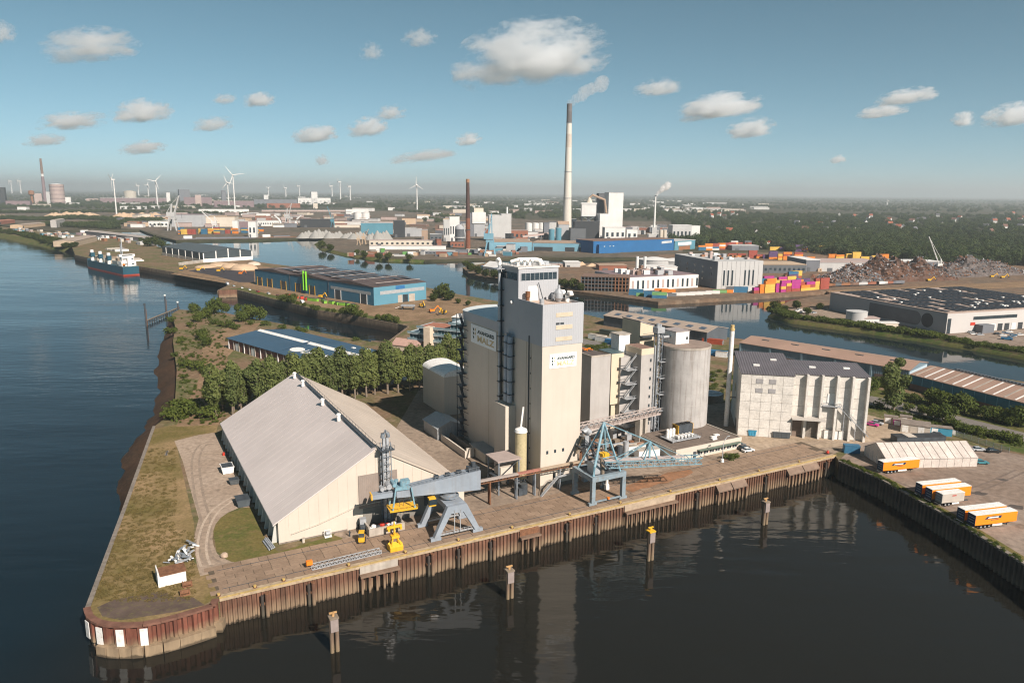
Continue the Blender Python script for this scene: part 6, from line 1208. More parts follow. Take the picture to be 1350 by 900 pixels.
for row in range(3):
    for i in range(n):
        if row == 2 and i > 16: continue
        p = r0.lerp(r1, (i+.5*(row % 2))/(n-1))+U(AZ(r0, r1)-90)*(row*5.5+random.uniform(-1.3,1.3))+Vector((random.uniform(-.8,.8),0,0))
        tree(POP, p, random.uniform(.82,1.0)*(1,.88,.78)[row], ORD[i]+' '+['poplar from the left in the front row of the grove behind the long warehouse','poplar from the left in the middle row of the grove behind the long warehouse','poplar from the left in the back row of the grove by the navy-roofed store'][row], 'poplars in row %s behind the warehouse' % ['one','two','three'][row], 'poplar_tree')
for x, y, s in ((598,497,.8),(606,491,.85),(590,492,.9)): tree(POP, G(x, y), s, 'poplar at the right end of the grove beside the malt tower', 'poplars beside the malt tower', 'poplar_tree')
tree(BIG, G(1178, 541), 1.02, 'tall broad tree standing alone right of the concrete warehouse', None, 'broad_tree')
B1 = [(257,412,1.3),(284,414,2.1),(262,424,1.2),(313,411,1.1),(328,421,2.0),(342,422,1.6),(272,420,1.4),(298,412,1.2),(320,424,1.3)]
for i, (x, y, s) in enumerate(B1): tree(RND, G(x, y), s, ['round bush at the tip of the bank, leftmost','largest round tree on the bank above the mud','round bush below the largest bank tree','slim bush between the two big bank trees','broad bushy tree beside the canal mouth','bush at the right end of the bank thicket','bush wedged left of the largest bank tree','bush directly right of the largest bank tree','low bush under the broad tree at the canal mouth'][i], 'trees on the river bank', 'bank_tree')
sh = [(268,448,1.1,RND),(272,456,.95,RND),(263,444,.8,RND),(237,452,1.5,SHR),(225,424,1.8,SHR),(226,440,2.0,SHR),(244,484,1.9,SHR),(263,487,2.2,SHR),(270,492,1.8,SHR),(243,498,1.0,SHR),(281,427,1.6,SHR),(292,430,1.8,SHR),(303,432,2.4,SHR),(310,434,1.6,SHR),(236,548,2.8,SHR),(227,552,2.4,SHR),(246,548,2.4,SHR),(252,541,2.2,SHR),(238,540,2.2,SHR),(276,550,2.6,SHR),(284,543,2.0,SHR),(250,430,1.5,SHR),(330,428,1.6,SHR),(350,429,1.5,SHR),(372,434,1.4,SHR),(395,437,1.6,SHR),(402,438,1.5,SHR),(470,449,1.2,SHR),(231,470,1.2,SHR),(252,470,1.0,SHR)]
si = [0, 0]
for x, y, s, pr in sorted(sh, key=lambda q: q[1]):
    j = 0 if x < 290 else 1; si[j] += 1
    tree(pr, G(x, y), s, ('%s low shrub down the stony river bank counted from its tip' % (ORD[si[0]-1] if si[0] <= 20 else 'last')) if x < 290 else '%s low shrub along the near canal edge counted from the river' % ORD[si[1]-1], 'shrubs on the stony bank' if x < 290 else 'shrubs along the canal edge', 'shrub', 'shrub')
hs_ = [(370,397),(378,399),(386,400),(393,402),(401,404),(412,408),(418,410),(432,411),(452,414),(460,414),(466,416),(474,418),(482,419),(498,421),(506,423),(514,424),(522,426),(440,412)]
for hi, (x, y) in enumerate(sorted(hs_)): tree(RND, G(x, y), random.choice((.55,.7,.9)) if x not in (460,466,378,386) else 1.3, '%s green bush from the left on top of the stone canal wall' % ORD[hi], 'bushes on the canal wall', 'wall_bush', 'bush')
wc = {}
for x, y, s in ((577,393,1.5),(584,393,2.0),(592,396,1.4),(572,397,1.0),(604,400,.7),(617,403,.7),(196,325,2.3),(205,324,2.8),(214,327,2.2),(187,321,1.8),(222,329,1.4),(620,358,1.7),(630,362,1.6),(640,365,1.5),(652,367,1.5),(660,368,1.3),(614,352,1.2),(690,374,1.4),(705,376,1.2),(735,379,1.6),(744,380,1.6),(755,381,1.6),(766,383,1.4),(425,327,2.2),(436,330,1.7),(470,336,1.4),(480,339,1.4),(500,342,1.6),(512,342,1.5),(540,343,1.4),(1022,411,1.4),(1034,411,.8),(1050,407,1.2),(1080,408,1.0),(1064,414,.8)):
    w_ = 'beside the dark gabled shed' if x < 230 else 'on the headland quay' if x < 545 else 'right of the blue hall' if x < 612 and y > 380 else 'beside the white tent hall' if x < 665 else 'left of the unfinished building' if x < 800 else 'on the tip of the warehouse spit'; wc[w_] = wc.get(w_, 0)+1
    tree(DRK, G(x, y), s, '%s dark bushy tree %s' % (ORD[wc[w_]-1], w_), 'trees on the harbour shores', 'shore_tree')
for x, y, s in ((1236,536,1.35),(1228,532,1.2),(1246,540,1.3),(1271,545,1.4),(1262,542,1.0),(1300,553,1.0),(1312,555,.95),(1340,560,1.4),(1349,562,1.5),(1322,558,.9),(1146,518,1.1),(1153,514,1.0),(1232,553,1.0),(1246,556,1.2),(1216,546,.7),(1332,561,.9),(1207,531,.8),(1140,514,.8),(1285,549,.7)):
    wc['r'] = wc.get('r', 0)+1
    tree(RND, G(x, y), s, ('leafy roadside tree near the blue glazed shed, %s in the belt' % ORD[wc['r']-1]) if y > 520 else '%s leafy tree close beside the tall lone tree' % ORD[wc['r']-1], 'trees along the road', 'roadside_tree')
for x, y in ((1196,540),(1258,562),(1266,565),(1280,568),(1292,572),(1305,575),(1318,578),(1330,580),(1250,560),(1340,584),(1160,538),(1285,573),(1272,570),(960,606),(967,604)):
    tree(SHR, G(x, y), 1.0 if x < 1000 else 1.5, 'dark round clipped shrub before the flat office' if x < 1000 else 'low shrub on the grassy road verge', 'clipped shrubs at the office' if x < 1000 else 'shrubs on the road verge', 'shrub', 'shrub')
# bank shrubs on the warehouse spit: one hedge mass
def scatter(name, label, pts, mesh, smin, smax, seed, up=0.0):
    """plants nobody could count: one object, copies of a clump joined into one mesh by geometry nodes"""
    rnd = random.Random(seed); me = bpy.data.meshes.new(name); me.from_pydata([tuple(p) for p in pts], [], [])
    at = me.attributes.new('sc', 'FLOAT', 'POINT'); at.data.foreach_set('value', [rnd.uniform(smin, smax) for _ in pts])
    ar = me.attributes.new('rz', 'FLOAT', 'POINT'); ar.data.foreach_set('value', [rnd.uniform(0, 6.28) for _ in pts])
    o = bpy.data.objects.new(name, me); COL.objects.link(o); o['kind'] = 'stuff'; o['label'] = label
    src = bpy.data.objects.new(name+'_clump', mesh)          # source object, not linked to the scene
    ng = bpy.data.node_groups.new(name, 'GeometryNodeTree'); ng.interface.new_socket('Geometry', in_out='INPUT', socket_type='NodeSocketGeometry'); ng.interface.new_socket('Geometry', in_out='OUTPUT', socket_type='NodeSocketGeometry')
    gi_ = ng.nodes.new('NodeGroupInput'); go = ng.nodes.new('NodeGroupOutput'); ip = ng.nodes.new('GeometryNodeInstanceOnPoints'); oi = ng.nodes.new('GeometryNodeObjectInfo'); oi.inputs['Object'].default_value = src; oi.inputs['As Instance'].default_value = True
    s = ng.nodes.new('GeometryNodeInputNamedAttribute'); s.data_type = 'FLOAT'; s.inputs[0].default_value = 'sc'; r = ng.nodes.new('GeometryNodeInputNamedAttribute'); r.data_type = 'FLOAT'; r.inputs[0].default_value = 'rz'
    cx = ng.nodes.new('ShaderNodeCombineXYZ'); L = ng.links; L.new(r.outputs[0], cx.inputs[2]); L.new(gi_.outputs[0], ip.inputs['Points']); L.new(oi.outputs['Geometry'], ip.inputs['Instance']); L.new(cx.outputs[0], ip.inputs['Rotation']); L.new(s.outputs[0], ip.inputs['Scale']); L.new(ip.outputs[0], go.inputs[0])
    md = o.modifiers.new('scatter', 'NODES'); md.node_group = ng; return o
rnd = random.Random(9)
def along(px, n, w, z=0):
    line = P(px); out = []
    for i in range(n):
        k = rnd.random()*(len(line)-1); j = int(k); p = line[j].lerp(line[j+1], k-j); d = (line[j+1]-line[j]).normalized(); out.append(p+Vector((-d.y,d.x,0))*rnd.uniform(-w,w)+Vector((0,0,z)))
    return out
scatter('bank_scrub', 'green scrub lining the warehouse spit shore', along([(1020,410),(1045,419),(1130,430),(1200,440),(1240,446)], 260, 3, -.6), SHR[0][0], 1.0, 2.2, 1)
scatter('bank_scrub', 'thin scrub on the right part of the spit shore', along([(1240,446),(1290,455),(1350,464),(1420,477)], 130, 3, -.8), SHR[1][0], .8, 2.0, 2)
scatter('river_scrub', 'rough green scrub along the far river bank', along([(-20,303),(30,310),(60,317),(93,326)], 260, 9, -1.2), DRK[0][0], .7, 1.6, 3)
scatter('weeds', 'weeds and tufts over the waste ground by the river', [G(rnd.uniform(235,300), rnd.uniform(412,560)) for _ in range(420)], SHR[2][0], .25, .6, 4)
scatter('weeds', 'weeds on the waste ground behind the works', [G(rnd.uniform(930,1200), rnd.uniform(490,530)) for _ in range(200)]+[G(rnd.uniform(745,850), rnd.uniform(455,475)) for _ in range(200)], SHR[0][0], .4, 1.0, 5)
scatter('weeds', 'weeds on the road verge', [G(rnd.uniform(1190,1350), 0) for _ in range(0)]+along([(1150,536),(1250,561),(1350,588)], 220, 3.5)+along([(1108,606),(1160,629),(1250,679),(1350,741)], 200, .9), SHR[1][0], .15, .4, 6)
scatter('grass_tufts', 'dry grass tufts scattered over the point', [p for p in (G(rnd.uniform(120,256), rnd.uniform(590,800)) for _ in range(2600)) if PX(p)[0] > 208-(PX(p)[1]-563)*.385 and PX(p)[1] < 792 and not (PX(p)[0] > 232 and PX(p)[1] < 700)], crown_mesh('tuft', [(0,0,.1,.5,.12,1)], 30, .14, leaf_mat('dry_tuft', (.14,.115,.04), (.22,.165,.07), (.2,.16,.07)), 3), .5, 1.3, 7)

# ---------------------------------------------------------------- the far woods
def inside(px, py, poly):
    c = False; n = len(poly)
    for i in range(n):
        x0, y0 = poly[i]; x1, y1 = poly[i-1]
        if (y0 > py) != (y1 > py) and px < (x1-x0)*(py-y0)/(y1-y0)+x0: c = not c
    return c
CLEAR = [[(-50,274),(60,275),(235,277),(330,275),(480,274),(600,278),(690,290),(880,290),(900,304),(870,330),(860,345),(-50,345)],[(860,345),(860,326),(960,325),(1060,333),(1150,342),(1230,350),(1400,352),(1400,500),(800,500)],[(-50,300),(120,300),(600,400),(-50,420)],[(-100,343),(900,343),(900,600),(-100,600)]]
clump = [crown_mesh('clump', [(random.Random(k+q).uniform(-9,9), random.Random(k*3+q).uniform(-7,7), random.Random(k*7+q).uniform(4.5,9), random.Random(k+q*2).uniform(3.5,5.5), random.Random(k+q*5).uniform(3.5,5.5), 1) for q in range(9)], 620, 1.15, leaf_mat('wood_leaves_%d' % k, ((.044,.074,.034),(.053,.083,.032),(.04,.067,.037))[k], ((.078,.115,.046),(.09,.123,.043),(.068,.103,.05))[k], (.10,.12,.05)), k) for k in range(3)]
pts = [[], [], []]; rnd = random.Random(77)
N_ = 15000
for i in range(N_):
    px = rnd.uniform(-60, 1410); 
    # even in 1/distance near, thinning far
    d = 1/(rnd.uniform(1/9000, 1/880)) if i < N_*.55 else rnd.uniform(2500, 16000)
    dr = FW+RT*((px-675)/FPX); x = dr.x/dr.y*d; p = Vector((x, d, 0)); q = PX(p)
    if any(inside(q[0], q[1], c) for c in CLEAR): continue
    f = mnoise.noise(Vector((x*.0012, d*.0007, 1.3)))+.6*mnoise.noise(Vector((x*.004, d*.002, 5)))
    if d > 2600 and f < -.42: continue
    if 7500 < d < 9500 and x > 1800 and f < .25: continue
    pts[i % 3].append(p)
for k in range(3): scatter('far_woods', 'dense green woods stretching to the horizon', pts[k], clump[k], .75, 1.35, 40+k)
# strips of trees between the works on the left
L_ = along([(0,289),(60,291),(100,288),(170,292)], 260, 26)+along([(100,300),(150,296),(200,291),(215,299)], 190, 24)+along([(-10,275),(60,273),(130,272),(240,271)], 260, 40)+along([(0,281),(60,281),(130,280),(215,281),(330,283)], 200, 18)+along([(60,297),(110,300),(150,302)], 90, 12)+along([(330,268),(420,272),(500,276),(570,282),(600,290)], 160, 24)+along([(590,262),(700,268),(760,275)], 120, 40)+along([(880,312),(960,316),(1080,322),(1200,330),(1360,339)], 260, 14)+along([(560,290),(580,294)], 24, 20)
scatter('tree_belt', 'belts of trees between the far harbour works', L_, clump[1], .6, 1.0, 50)
# ---------------------------------------------------------------- far harbour works
FM = {'white': (.66,.655,.63), 'cream': (.58,.52,.43), 'grey': (.36,.37,.38), 'lgrey': (.47,.47,.46), 'dgrey': (.11,.12,.13), 'black': (.04,.045,.05), 'brick': (.27,.11,.07), 'brown': (.19,.12,.09), 'mauve': (.22,.16,.17), 'sand': (.48,.36,.25), 'lblue': (.17,.34,.43), 'blue': (.02,.12,.29), 'teal': (.09,.24,.31), 'tan': (.36,.26,.19), 'rust': (.26,.12,.06), 'pink': (.42,.33,.30), 'slate': (.16,.17,.19), 'green': (.12,.30,.08)}
def fm(k): return M('far_'+k, FM[k], .75, .10, .05, streak=.15)
def far(label, cat, x0, x1, yb, yt, D, wall, roof=None, name=None, yb1=None, win=0, gable=0, door=True, az=None, group=None, wincol=None):
    """block whose ground line runs from survey column x0 to x1 at row yb, top row yt, D metres deep"""
    a = G(x0, yb); b = G(x1, yb if yb1 is None else yb1); hh = HT(a, yt); L = (b-a).length
    t = thing(name or 'harbour_building', label, cat, a, AZ(a, b), group); wl = fm(wall); rf = fm(roof or 'lgrey')
    obj('wall', MB().box(0,L,0,D,0,hh), wl, t)
    if gable: obj('roof', MB().extrx([(-.5,hh),(D/2,hh+gable),(D+.5,hh)], -.5, L+.5), rf, t)
    else: obj('roof', MB().box(-.4,L+.4,-.4,D+.4,hh,hh+.5), rf, t)
    if win:
        k = max(2, int(L/win)); wmat = GLASS if not wincol else fm(wincol); wm = MB().box(0,L/k*.45,-.25,-.0,hh*.3,hh*.62).mesh('window', wmat)
        for i in range(k): obj('window', wm, None, t, loc=(L/k*(i+.28),0,0))
    if door: obj('door', MB().box(L*.12,L*.12+min(6,L*.2),-.3,0,0,min(6,hh*.4)), fm('dgrey'), t)
    return t, L, hh
# --- tall chimney
p = G(747, 313); D_ = (p-Vector((0,0,CAM_H))).dot(FW); hC = HT(p, 137); pm = FPX/D_; r0 = 6.4/pm; r1 = 3.3/pm
t = thing('tall_chimney', 'very tall pale concrete chimney with dark top at the power station', 'chimney', p)
rr = lambda k: r0+(r1-r0)*min(1, k*1.12)**.85
def ring(z0, z1): return MB().cyl(0,0,z0*hC,z1*hC,rr(z0),rr(z1),24)
CH = M('chimney_concrete', (.60,.565,.50), .85, .06, .02, streak=.3, dirt=(.42,.34,.25))
for i in range(7): obj('shaft', ring(i*.86/7,(i+1)*.86/7), CH, t, smooth=True)
obj('stained_band', ring(.70,.80).__class__().cyl(0,0,.68*hC,.78*hC,rr(.68)+.12,rr(.78)+.12,24), M('chimney_stain', (.50,.44,.37), .85, .2, .05), t, smooth=True); obj('top_band', ring(.86,1.0), M('chimney_soot', (.13,.12,.12), .85, .25, .05), t, smooth=True)
for z in (.3,.5,.86,.95): obj('gallery', MB().cyl(0,0,z*hC,z*hC+.8,rr(z)+.6,n=24), STEEL, t)
# --- brick chimney
p = G(617, 329); hK = HT(p, 236); D_ = (p-Vector((0,0,CAM_H))).dot(FW); pm = FPX/D_
t = thing('brick_chimney', 'slim dark red brick chimney left of the power station', 'chimney', p); BR = M('chimney_brick', (.19,.075,.045), .85, .2, .05); 
obj('shaft', MB().cyl(0,0,0,hK*.45,3.4/pm,2.8/pm,18), BR, t, smooth=True); obj('sooty_shaft', MB().cyl(0,0,hK*.45,hK*.95,2.8/pm,2.2/pm,18), M('chimney_brick_dark', (.075,.045,.04), .85, .2, .05), t, smooth=True); obj('crown', MB().cyl(0,0,hK*.95,hK,2.4/pm,2.3/pm,18), M('crown_tan', (.30,.17,.10), .85, .2, .05), t, smooth=True)
obj('base_ring', MB().cyl(0,0,hK*.28,hK*.29,3.3/pm,3.3/pm,18), STEELD, t)
# --- power station blocks
far('tall white boiler house of the power station', 'power station', 801, 820, 313, 254, 34, 'white', 'lgrey', 'boiler_house', win=0)
t, L, hh = far('white lower block at the foot of the boiler house', 'power station', 797, 824, 317, 300, 20, 'white', 'white', 'turbine_block', win=9)
far('white narrow block left of the boiler house', 'power station', 790, 801, 315, 282, 26, 'white', 'lgrey', 'boiler_annex')
far('dark steel side wing behind the boiler house', 'power station', 788, 800, 311, 255, 20, 'dgrey', 'dgrey', 'boiler_wing', door=False)
p = G(766, 314); t = thing('ash_bunker', 'white bunker house raised on dark steel legs beside the boiler house', 'power station', p, 90); k = 980/((p-Vector((0,0,CAM_H))).dot(FW)); w = 19/k; z0 = HT(p, 285); z1 = HT(p, 269)
obj('bunker', MB().box(0,w,0,20,z0,z1), fm('white'), t); obj('top_storey', MB().box(-1,w+1,-1,21,z1,z1+2.5), fm('white'), t); obj('cone', MB().cyl(w*.55,10,z1+2.5,z1+13,6,2,12), fm('cream'), t); obj('duct', MB().tube([(w*.55,10,z1+11),(w*.75,10,z1+17),(w*1.6,12,z1+8),(w*1.75,12,z0+6)], 2.4, 10), fm('tan'), t)
for x in (1, w/2, w-1):
    for y in (1, 19): obj('leg', MB().box(x-.9,x+.9,y-.9,y+.9,0,z0), STEELD, t)
br = MB()
for z in (0, z0/3, z0*2/3): br.bar((1,.5,z),(w-1,.5,z+z0/3),1.0); br.bar((w-1,.5,z),(1,.5,z+z0/3),1.0); br.box(-1,w+1,-1,20,z+z0/3-.8,z+z0/3)
obj('brace', br, STEEL, t); obj('machinery', MB().box(2,w-3,4,18,0,z0*.55), fm('dgrey'), t)
far('dark machinery block between chimney and boiler house', 'power station', 757, 790, 316, 292, 14, 'black', 'dgrey', 'coal_mill')
far('dark lower hall under the inclined conveyor', 'power station', 752, 772, 317, 301, 16, 'dgrey', 'black', 'coal_hall')
far('grey gabled transfer house beside the chimney foot', 'power station', 736, 750, 316, 296, 16, 'grey', 'tan', 'transfer_house', gable=6)
far('white square block right behind the chimney foot', 'power station', 749, 760, 308, 289, 14, 'lgrey', 'white', 'service_block')
far('dark blue-grey tower block left of the teal tanks', 'power station', 717, 724, 316, 294, 12, 'slate', 'slate', 'pump_tower'); far('pale grey tower block behind the teal tanks', 'power station', 724, 733, 314, 293, 12, 'lgrey', 'slate', 'pump_tower')
def tank(x, yb, yt, wpx, mat, label, name='storage_tank', roof='white', group=None):
    p = G(x, yb); k = 980/((p-Vector((0,0,CAM_H))).dot(FW)); r = wpx/2/k; hh = HT(p, yt); t = thing(name, label, 'tank', p, 0, group)
    obj('shell', MB().cyl(0,0,0,hh,r,n=24), fm(mat), t, smooth=True); obj('roof', MB().cyl(0,0,hh,hh+r*.12,r*1.01,r*.25,24), fm(roof), t, smooth=True); obj('rim', MB().cyl(0,0,hh-.4,hh+.1,r*1.02,n=24), fm('lgrey'), t); return t
tank(727, 317, 302, 8, 'teal', 'teal cylindrical tank left of its twin beside the power station', roof='teal'); tank(736, 317, 300, 8, 'teal', 'teal cylindrical tank right of its twin beside the power station', roof='teal')
for x, l in ((697,'white round tank nearest the grey boiler blocks'),(706,'white round tank in the middle of three'),(714,'white round tank closest to the teal tanks')): tank(x, 306, 294, 9, 'white', l)
a = G(688, 318); b = G(797, 312); t = thing('inclined_conveyor', 'long inclined coal conveyor in front of the power station', 'conveyor', a, AZ(a, b)); L = (b-a).length; h1 = HT(b, 304)
obj('gallery', MB().bar((0,0,8),(L,0,h1+8),4,3.2), fm('pink'), t)
for k in range(7): x = L*(k+.5)/7; obj('trestle', MB().bar((x-1.5,0,0),(x,0,8+h1*(k+.5)/7),.9).bar((x+1.5,0,0),(x,0,8+h1*(k+.5)/7),.9), STEEL, t)
t, L, hh = far('white and grey boiler block right of the brick chimney', 'power station', 624, 639, 312, 295, 24, 'grey', 'grey', 'filter_block'); obj('upper_block', MB().box(-2,L+2,-2,26,hh+.5,hh+22), fm('white'), t); obj('roof_frame', MB().box(2,L-2,4,20,hh+22,hh+30), fm('cream'), t)
far('dark narrow block behind the brick chimney', 'power station', 619, 625, 312, 281, 20, 'slate', 'slate', 'lift_shaft', door=False)
far('grey boiler block beside the harbour crane', 'power station', 645, 661, 318, 284, 22, 'lgrey', 'white', 'grey_boiler_block', win=0); t, L, hh = far('grey boiler block with small flue on top', 'power station', 661, 674, 318, 282, 22, 'lgrey', 'lgrey', 'grey_flue_block'); obj('flue', MB().cyl(L*.6,6,hh,hh+12,1.6,n=10), fm('white'), t)
far('long red brick block behind the light blue hall', 'factory', 673, 696, 316, 304, 20, 'brick', 'pink', 'brick_block', win=8); far('dark portal frame before the red brick block', 'gantry', 666, 677, 318, 308, 4, 'black', 'dgrey', 'portal_frame', door=False)
far('small white block cluster right of the boiler house', 'power station', 826, 840, 316, 303, 14, 'white', 'white', 'white_annex', win=8); 
far('grey block at the foot of the steaming stack', 'power station', 855, 868, 316, 309, 12, 'lgrey', 'white', 'stack_house')
for x, l in ((871,'pale silo pair right of the steaming stack, left one'),(876,'pale silo pair right of the steaming stack, right one')): tank(x, 315, 303, 5, 'cream', l, 'pale_silo', 'cream')
far('pale grey factory block at the right end of the power station', 'factory', 886, 911, 318, 297, 26, 'lgrey', 'white', 'pale_factory', win=7); far('pale stair block at the right end of the pale factory', 'factory', 911, 922, 318, 298, 20, 'white', 'white', 'stair_block')
p = G(862, 310); t = thing('steaming_stack', 'thin white stack with a steam plume behind the blue hall', 'chimney', p); hS2 = HT(p, 259); k = 980/((p-Vector((0,0,CAM_H))).dot(FW)); obj('shaft', MB().cyl(0,0,0,hS2,1.6/k,1.0/k,14), fm('white'), t, smooth=True); obj('base', MB().box(-5,5,-5,5,0,16), fm('lgrey'), t); obj('tip', MB().cyl(0,0,hS2,hS2+2,1.1/k,n=14), STEELD, t)
# plumes: real steam volumes leaving the stacks
def plume(base, drift, r0_, r1_, n, dens, label, seed):
    bmv = bmesh.new(); rnd = random.Random(seed)
    for i in range(n):
        k = i/(n-1); c = Vector(base)+Vector(drift)*k+Vector((rnd.uniform(-1,1), rnd.uniform(-1,1), rnd.uniform(-1,1)))*(r0_+(r1_-r0_)*k)*.35
        bmesh.ops.create_icosphere(bmv, subdivisions=2, radius=(r0_+(r1_-r0_)*k**.7)*rnd.uniform(.8,1.1), matrix=Matrix.Translation(c-Vector(base)))
    me = bpy.data.meshes.new('steam_plume'); bmv.to_mesh(me); bmv.free(); o = bpy.data.objects.new('steam_plume', me); COL.objects.link(o); o.location = base
    rm = o.modifiers.new('union', 'REMESH'); rm.mode = 'VOXEL'; rm.voxel_size = max(.8, r1_*.12)
    m = bpy.data.materials.new('steam'); m.use_nodes = True; t = m.node_tree; t.nodes.clear(); out = t.nodes.new('ShaderNodeOutputMaterial'); pv = N(t, 'ShaderNodeVolumePrincipled', Anisotropy=.2); pv.inputs['Color'].default_value = (1,.99,.98,1)
    nz = N(t, 'ShaderNodeTexNoise', Scale=2.6/r1_, Detail=5, Roughness=.65); t.links.new(coords(t), nz.inputs['Vector']); mr = N(t, 'ShaderNodeMapRange'); t.links.new(nz.outputs['Fac'], mr.inputs[0]); mr.inputs[1].default_value = .36; mr.inputs[2].default_value = .6; mr.inputs[4].default_value = dens
    t.links.new(mr.outputs[0], pv.inputs['Density']); t.links.new(pv.outputs[0], out.inputs['Volume']); me.materials.append(m); tag(o, label, 'steam plume'); return o
ps = G(862, 310)+Vector((0,0,hS2+2)); k = ((ps-Vector((0,0,CAM_H))).dot(FW))/FPX; plume(ps, (16*k, 5, 14*k), 1.2*k, 5.0*k, 12, .5, 'small white steam plume rising from the thin stack', 3)
pc = G(747, 313)+Vector((0,0,hC+1)); k = ((pc-Vector((0,0,CAM_H))).dot(FW))/FPX; plume(pc, (46*k, 10, 30*k), 4.5*k, 9.5*k, 18, .05, 'white steam plume drifting right from the tall chimney', 5)
# --- blue halls on the quay
def bigblue(label, e0, e1, yt, D, wall, roof, name):
    return far(label, 'hall', e0[0], e1[0], e0[1], yt, D, wall, roof, name, yb1=e1[1], door=False)
t, L, hh = bigblue('light blue harbour hall with tan roof, left part', (645,331), (701,331), 319, 70, 'lblue', 'tan', 'light_blue_hall'); obj('gate', MB().box(L*.3,L*.36,-.3,0,0,6), fm('dgrey'), t)
t, L, hh = bigblue('light blue harbour hall with tan roof, right part', (702,330.5), (774,332), 320, 60, 'lblue', 'tan', 'light_blue_hall')
for k in (.03,.2,.6,.85): obj('gate', MB().box(L*k,L*k+14,-.3,0,0,6), fm('black'), t)
t, L, hh = bigblue('bright blue hall with white lettering on the power station quay', (782,334), (888,330), 318, 46, 'blue', 'brown', 'bright_blue_hall')
obj('entrance_block', MB().box(6,44,-6,0,0,hh*.72), fm('blue'), t); random.seed(4)
lt = MB()
for k in range(9): lt.box(L-24+k*2.2,L-24+k*2.2+1.6,-.3,0,hh*.62+k*.12,hh*.82+k*.12)
obj('lettering', lt, fm('white'), t); obj('windows', MB().box(14,16,-6.3,-6,hh*.55,hh*.6).box(24,26,-6.3,-6,hh*.55,hh*.6).box(30,32,-6.3,-6,hh*.55,hh*.6), fm('white'), t)
t, L, hh = bigblue('pale blue end hall with white panel and brown base', (889,330), (916,328), 318, 40, 'teal', 'lgrey', 'pale_blue_hall'); obj('white_panel', MB().box(L*.15,L*.8,-.4,0,hh*.5,hh*.85), fm('white'), t); obj('brown_base', MB().box(L*.2,L*.75,-.4,0,0,hh*.42), fm('rust'), t)
# --- harbour cranes
def jib_crane(x, yb, yt, mat, label, lean=.25, dirx=1, scale=1.0, name='jib_crane'):
    p = G(x, yb); H_ = HT(p, yt); t = thing(name, label, 'crane', p, 90); s = H_/60*scale
    for a in (-1,1):
        for b in (-1,1): obj('portal_leg', MB().bar((a*8*s,b*6*s,0),(a*4*s,b*4*s,20*s),1.8*s), mat, t)
    obj('portal_top', MB().box(-6*s,6*s,-5*s,5*s,20*s,23*s), mat, t); obj('machine_house', MB().box(-9*s,5*s,-4*s,4*s,24*s,32*s), mat, t); tp = (dirx*lean*40*s,0,H_); br = MB()
    for b in (-2,2): br.bar((dirx*3*s,b*s,28*s),(tp[0],b*.3*s,tp[2]),1.4*s)
    for k in range(8): f0 = k/8; f1 = (k+1)/8; br.bar((dirx*3*s+(tp[0]-dirx*3*s)*f0,-2*s,28*s+(H_-28*s)*f0),(dirx*3*s+(tp[0]-dirx*3*s)*f1,2*s,28*s+(H_-28*s)*f1),.7*s)
    obj('jib', br, mat, t); obj('tower', MB().bar((-dirx*2*s,0,32*s),(0,0,46*s),2.2*s), mat, t); obj('tie', MB().bar((0,0,46*s),tp,.6*s).bar((0,0,46*s),(-dirx*9*s,0,32*s),.8*s), mat, t); obj('rope', MB().bar(tp,(tp[0]+dirx*2*s,0,H_*.35),.35*s), STEELD, t); return t
jib_crane(646, 337, 282, fm('lblue'), 'tall blue harbour crane standing before the grey boiler blocks', .05)
jib_crane(229, 304, 258, fm('lgrey'), 'tall pale lattice harbour crane left of the container terminal', .35); jib_crane(284, 306, 279, fm('white'), 'white mobile crane with its jib raised over the containers', .9, -1)
jib_crane(380, 298, 268, fm('lgrey'), 'pale tower crane behind the gravel heaps', .3); jib_crane(439, 300, 272, fm('teal'), 'blue-green slewing crane behind the gravel heaps', .5, -1, .7); jib_crane(480, 322, 302, fm('sand'), 'yellowish grab crane at the headland, left one', .5); jib_crane(473, 323, 306, fm('sand'), 'yellowish grab crane at the headland, right one', .4, -1)
jib_crane(1238, 362, 312, fm('white'), 'white material crane with long boom over the scrap heap', 1.05, -1, .55)
for x, d, l in ((370,-1,'white curved loading arm at the terminal, left one'),(390,1,'white curved loading arm at the terminal, right one')):
    p = G(x, 299); k = ((p-Vector((0,0,CAM_H))).dot(FW))/FPX; t = thing('terminal_loader', l, 'loader', p, 90); obj('arm', MB().tube([(0,0,0),(0,0,6*k),(d*2*k,0,10*k),(d*8*k,0,15*k)], [1.6*k,1.4*k,1.2*k,.6*k], 8), fm('white'), t); obj('base', MB().box(-6*k,6*k,-4,4,0,1.4*k), fm('white'), t)
# --- wind turbines
TURB = [(154,285,237,1.5,'wind turbine nearest on the left, rotor seen edge-on'),(208,274,239,1.2,'wind turbine left of the pale lattice crane'),(310,279,231,1.6,'large wind turbine of the close pair, right one'),(302,274,241,1.2,'wind turbine of the close pair, left one'),(183,259,245,.7,'small distant wind turbine right of the beige drum, left one'),(196,259,244,.7,'small distant wind turbine right of the beige drum, right one'),(16,255,239,.7,'wind turbine farthest left on the horizon'),(28,256,239,.7,'wind turbine second from the left edge'),(354,259,248,.6,'tiny wind turbine left of the white grain silos, first'),(377,260,248,.6,'tiny wind turbine left of the white grain silos, second'),(395,259,245.5,.7,'wind turbine at the left end of the white grain silos'),(438,260,245.5,.7,'wind turbine at the right end of the white grain silos'),(449,263,240,1.0,'taller wind turbine right of the white grain silos'),(462,264,246,.8,'wind turbine farthest right of the silo group'),(550,280,244,1.3,'wind turbine standing alone left of the brick chimney'),(1169,272,265,.4,'tiny wind turbine far off in the woods on the right')]
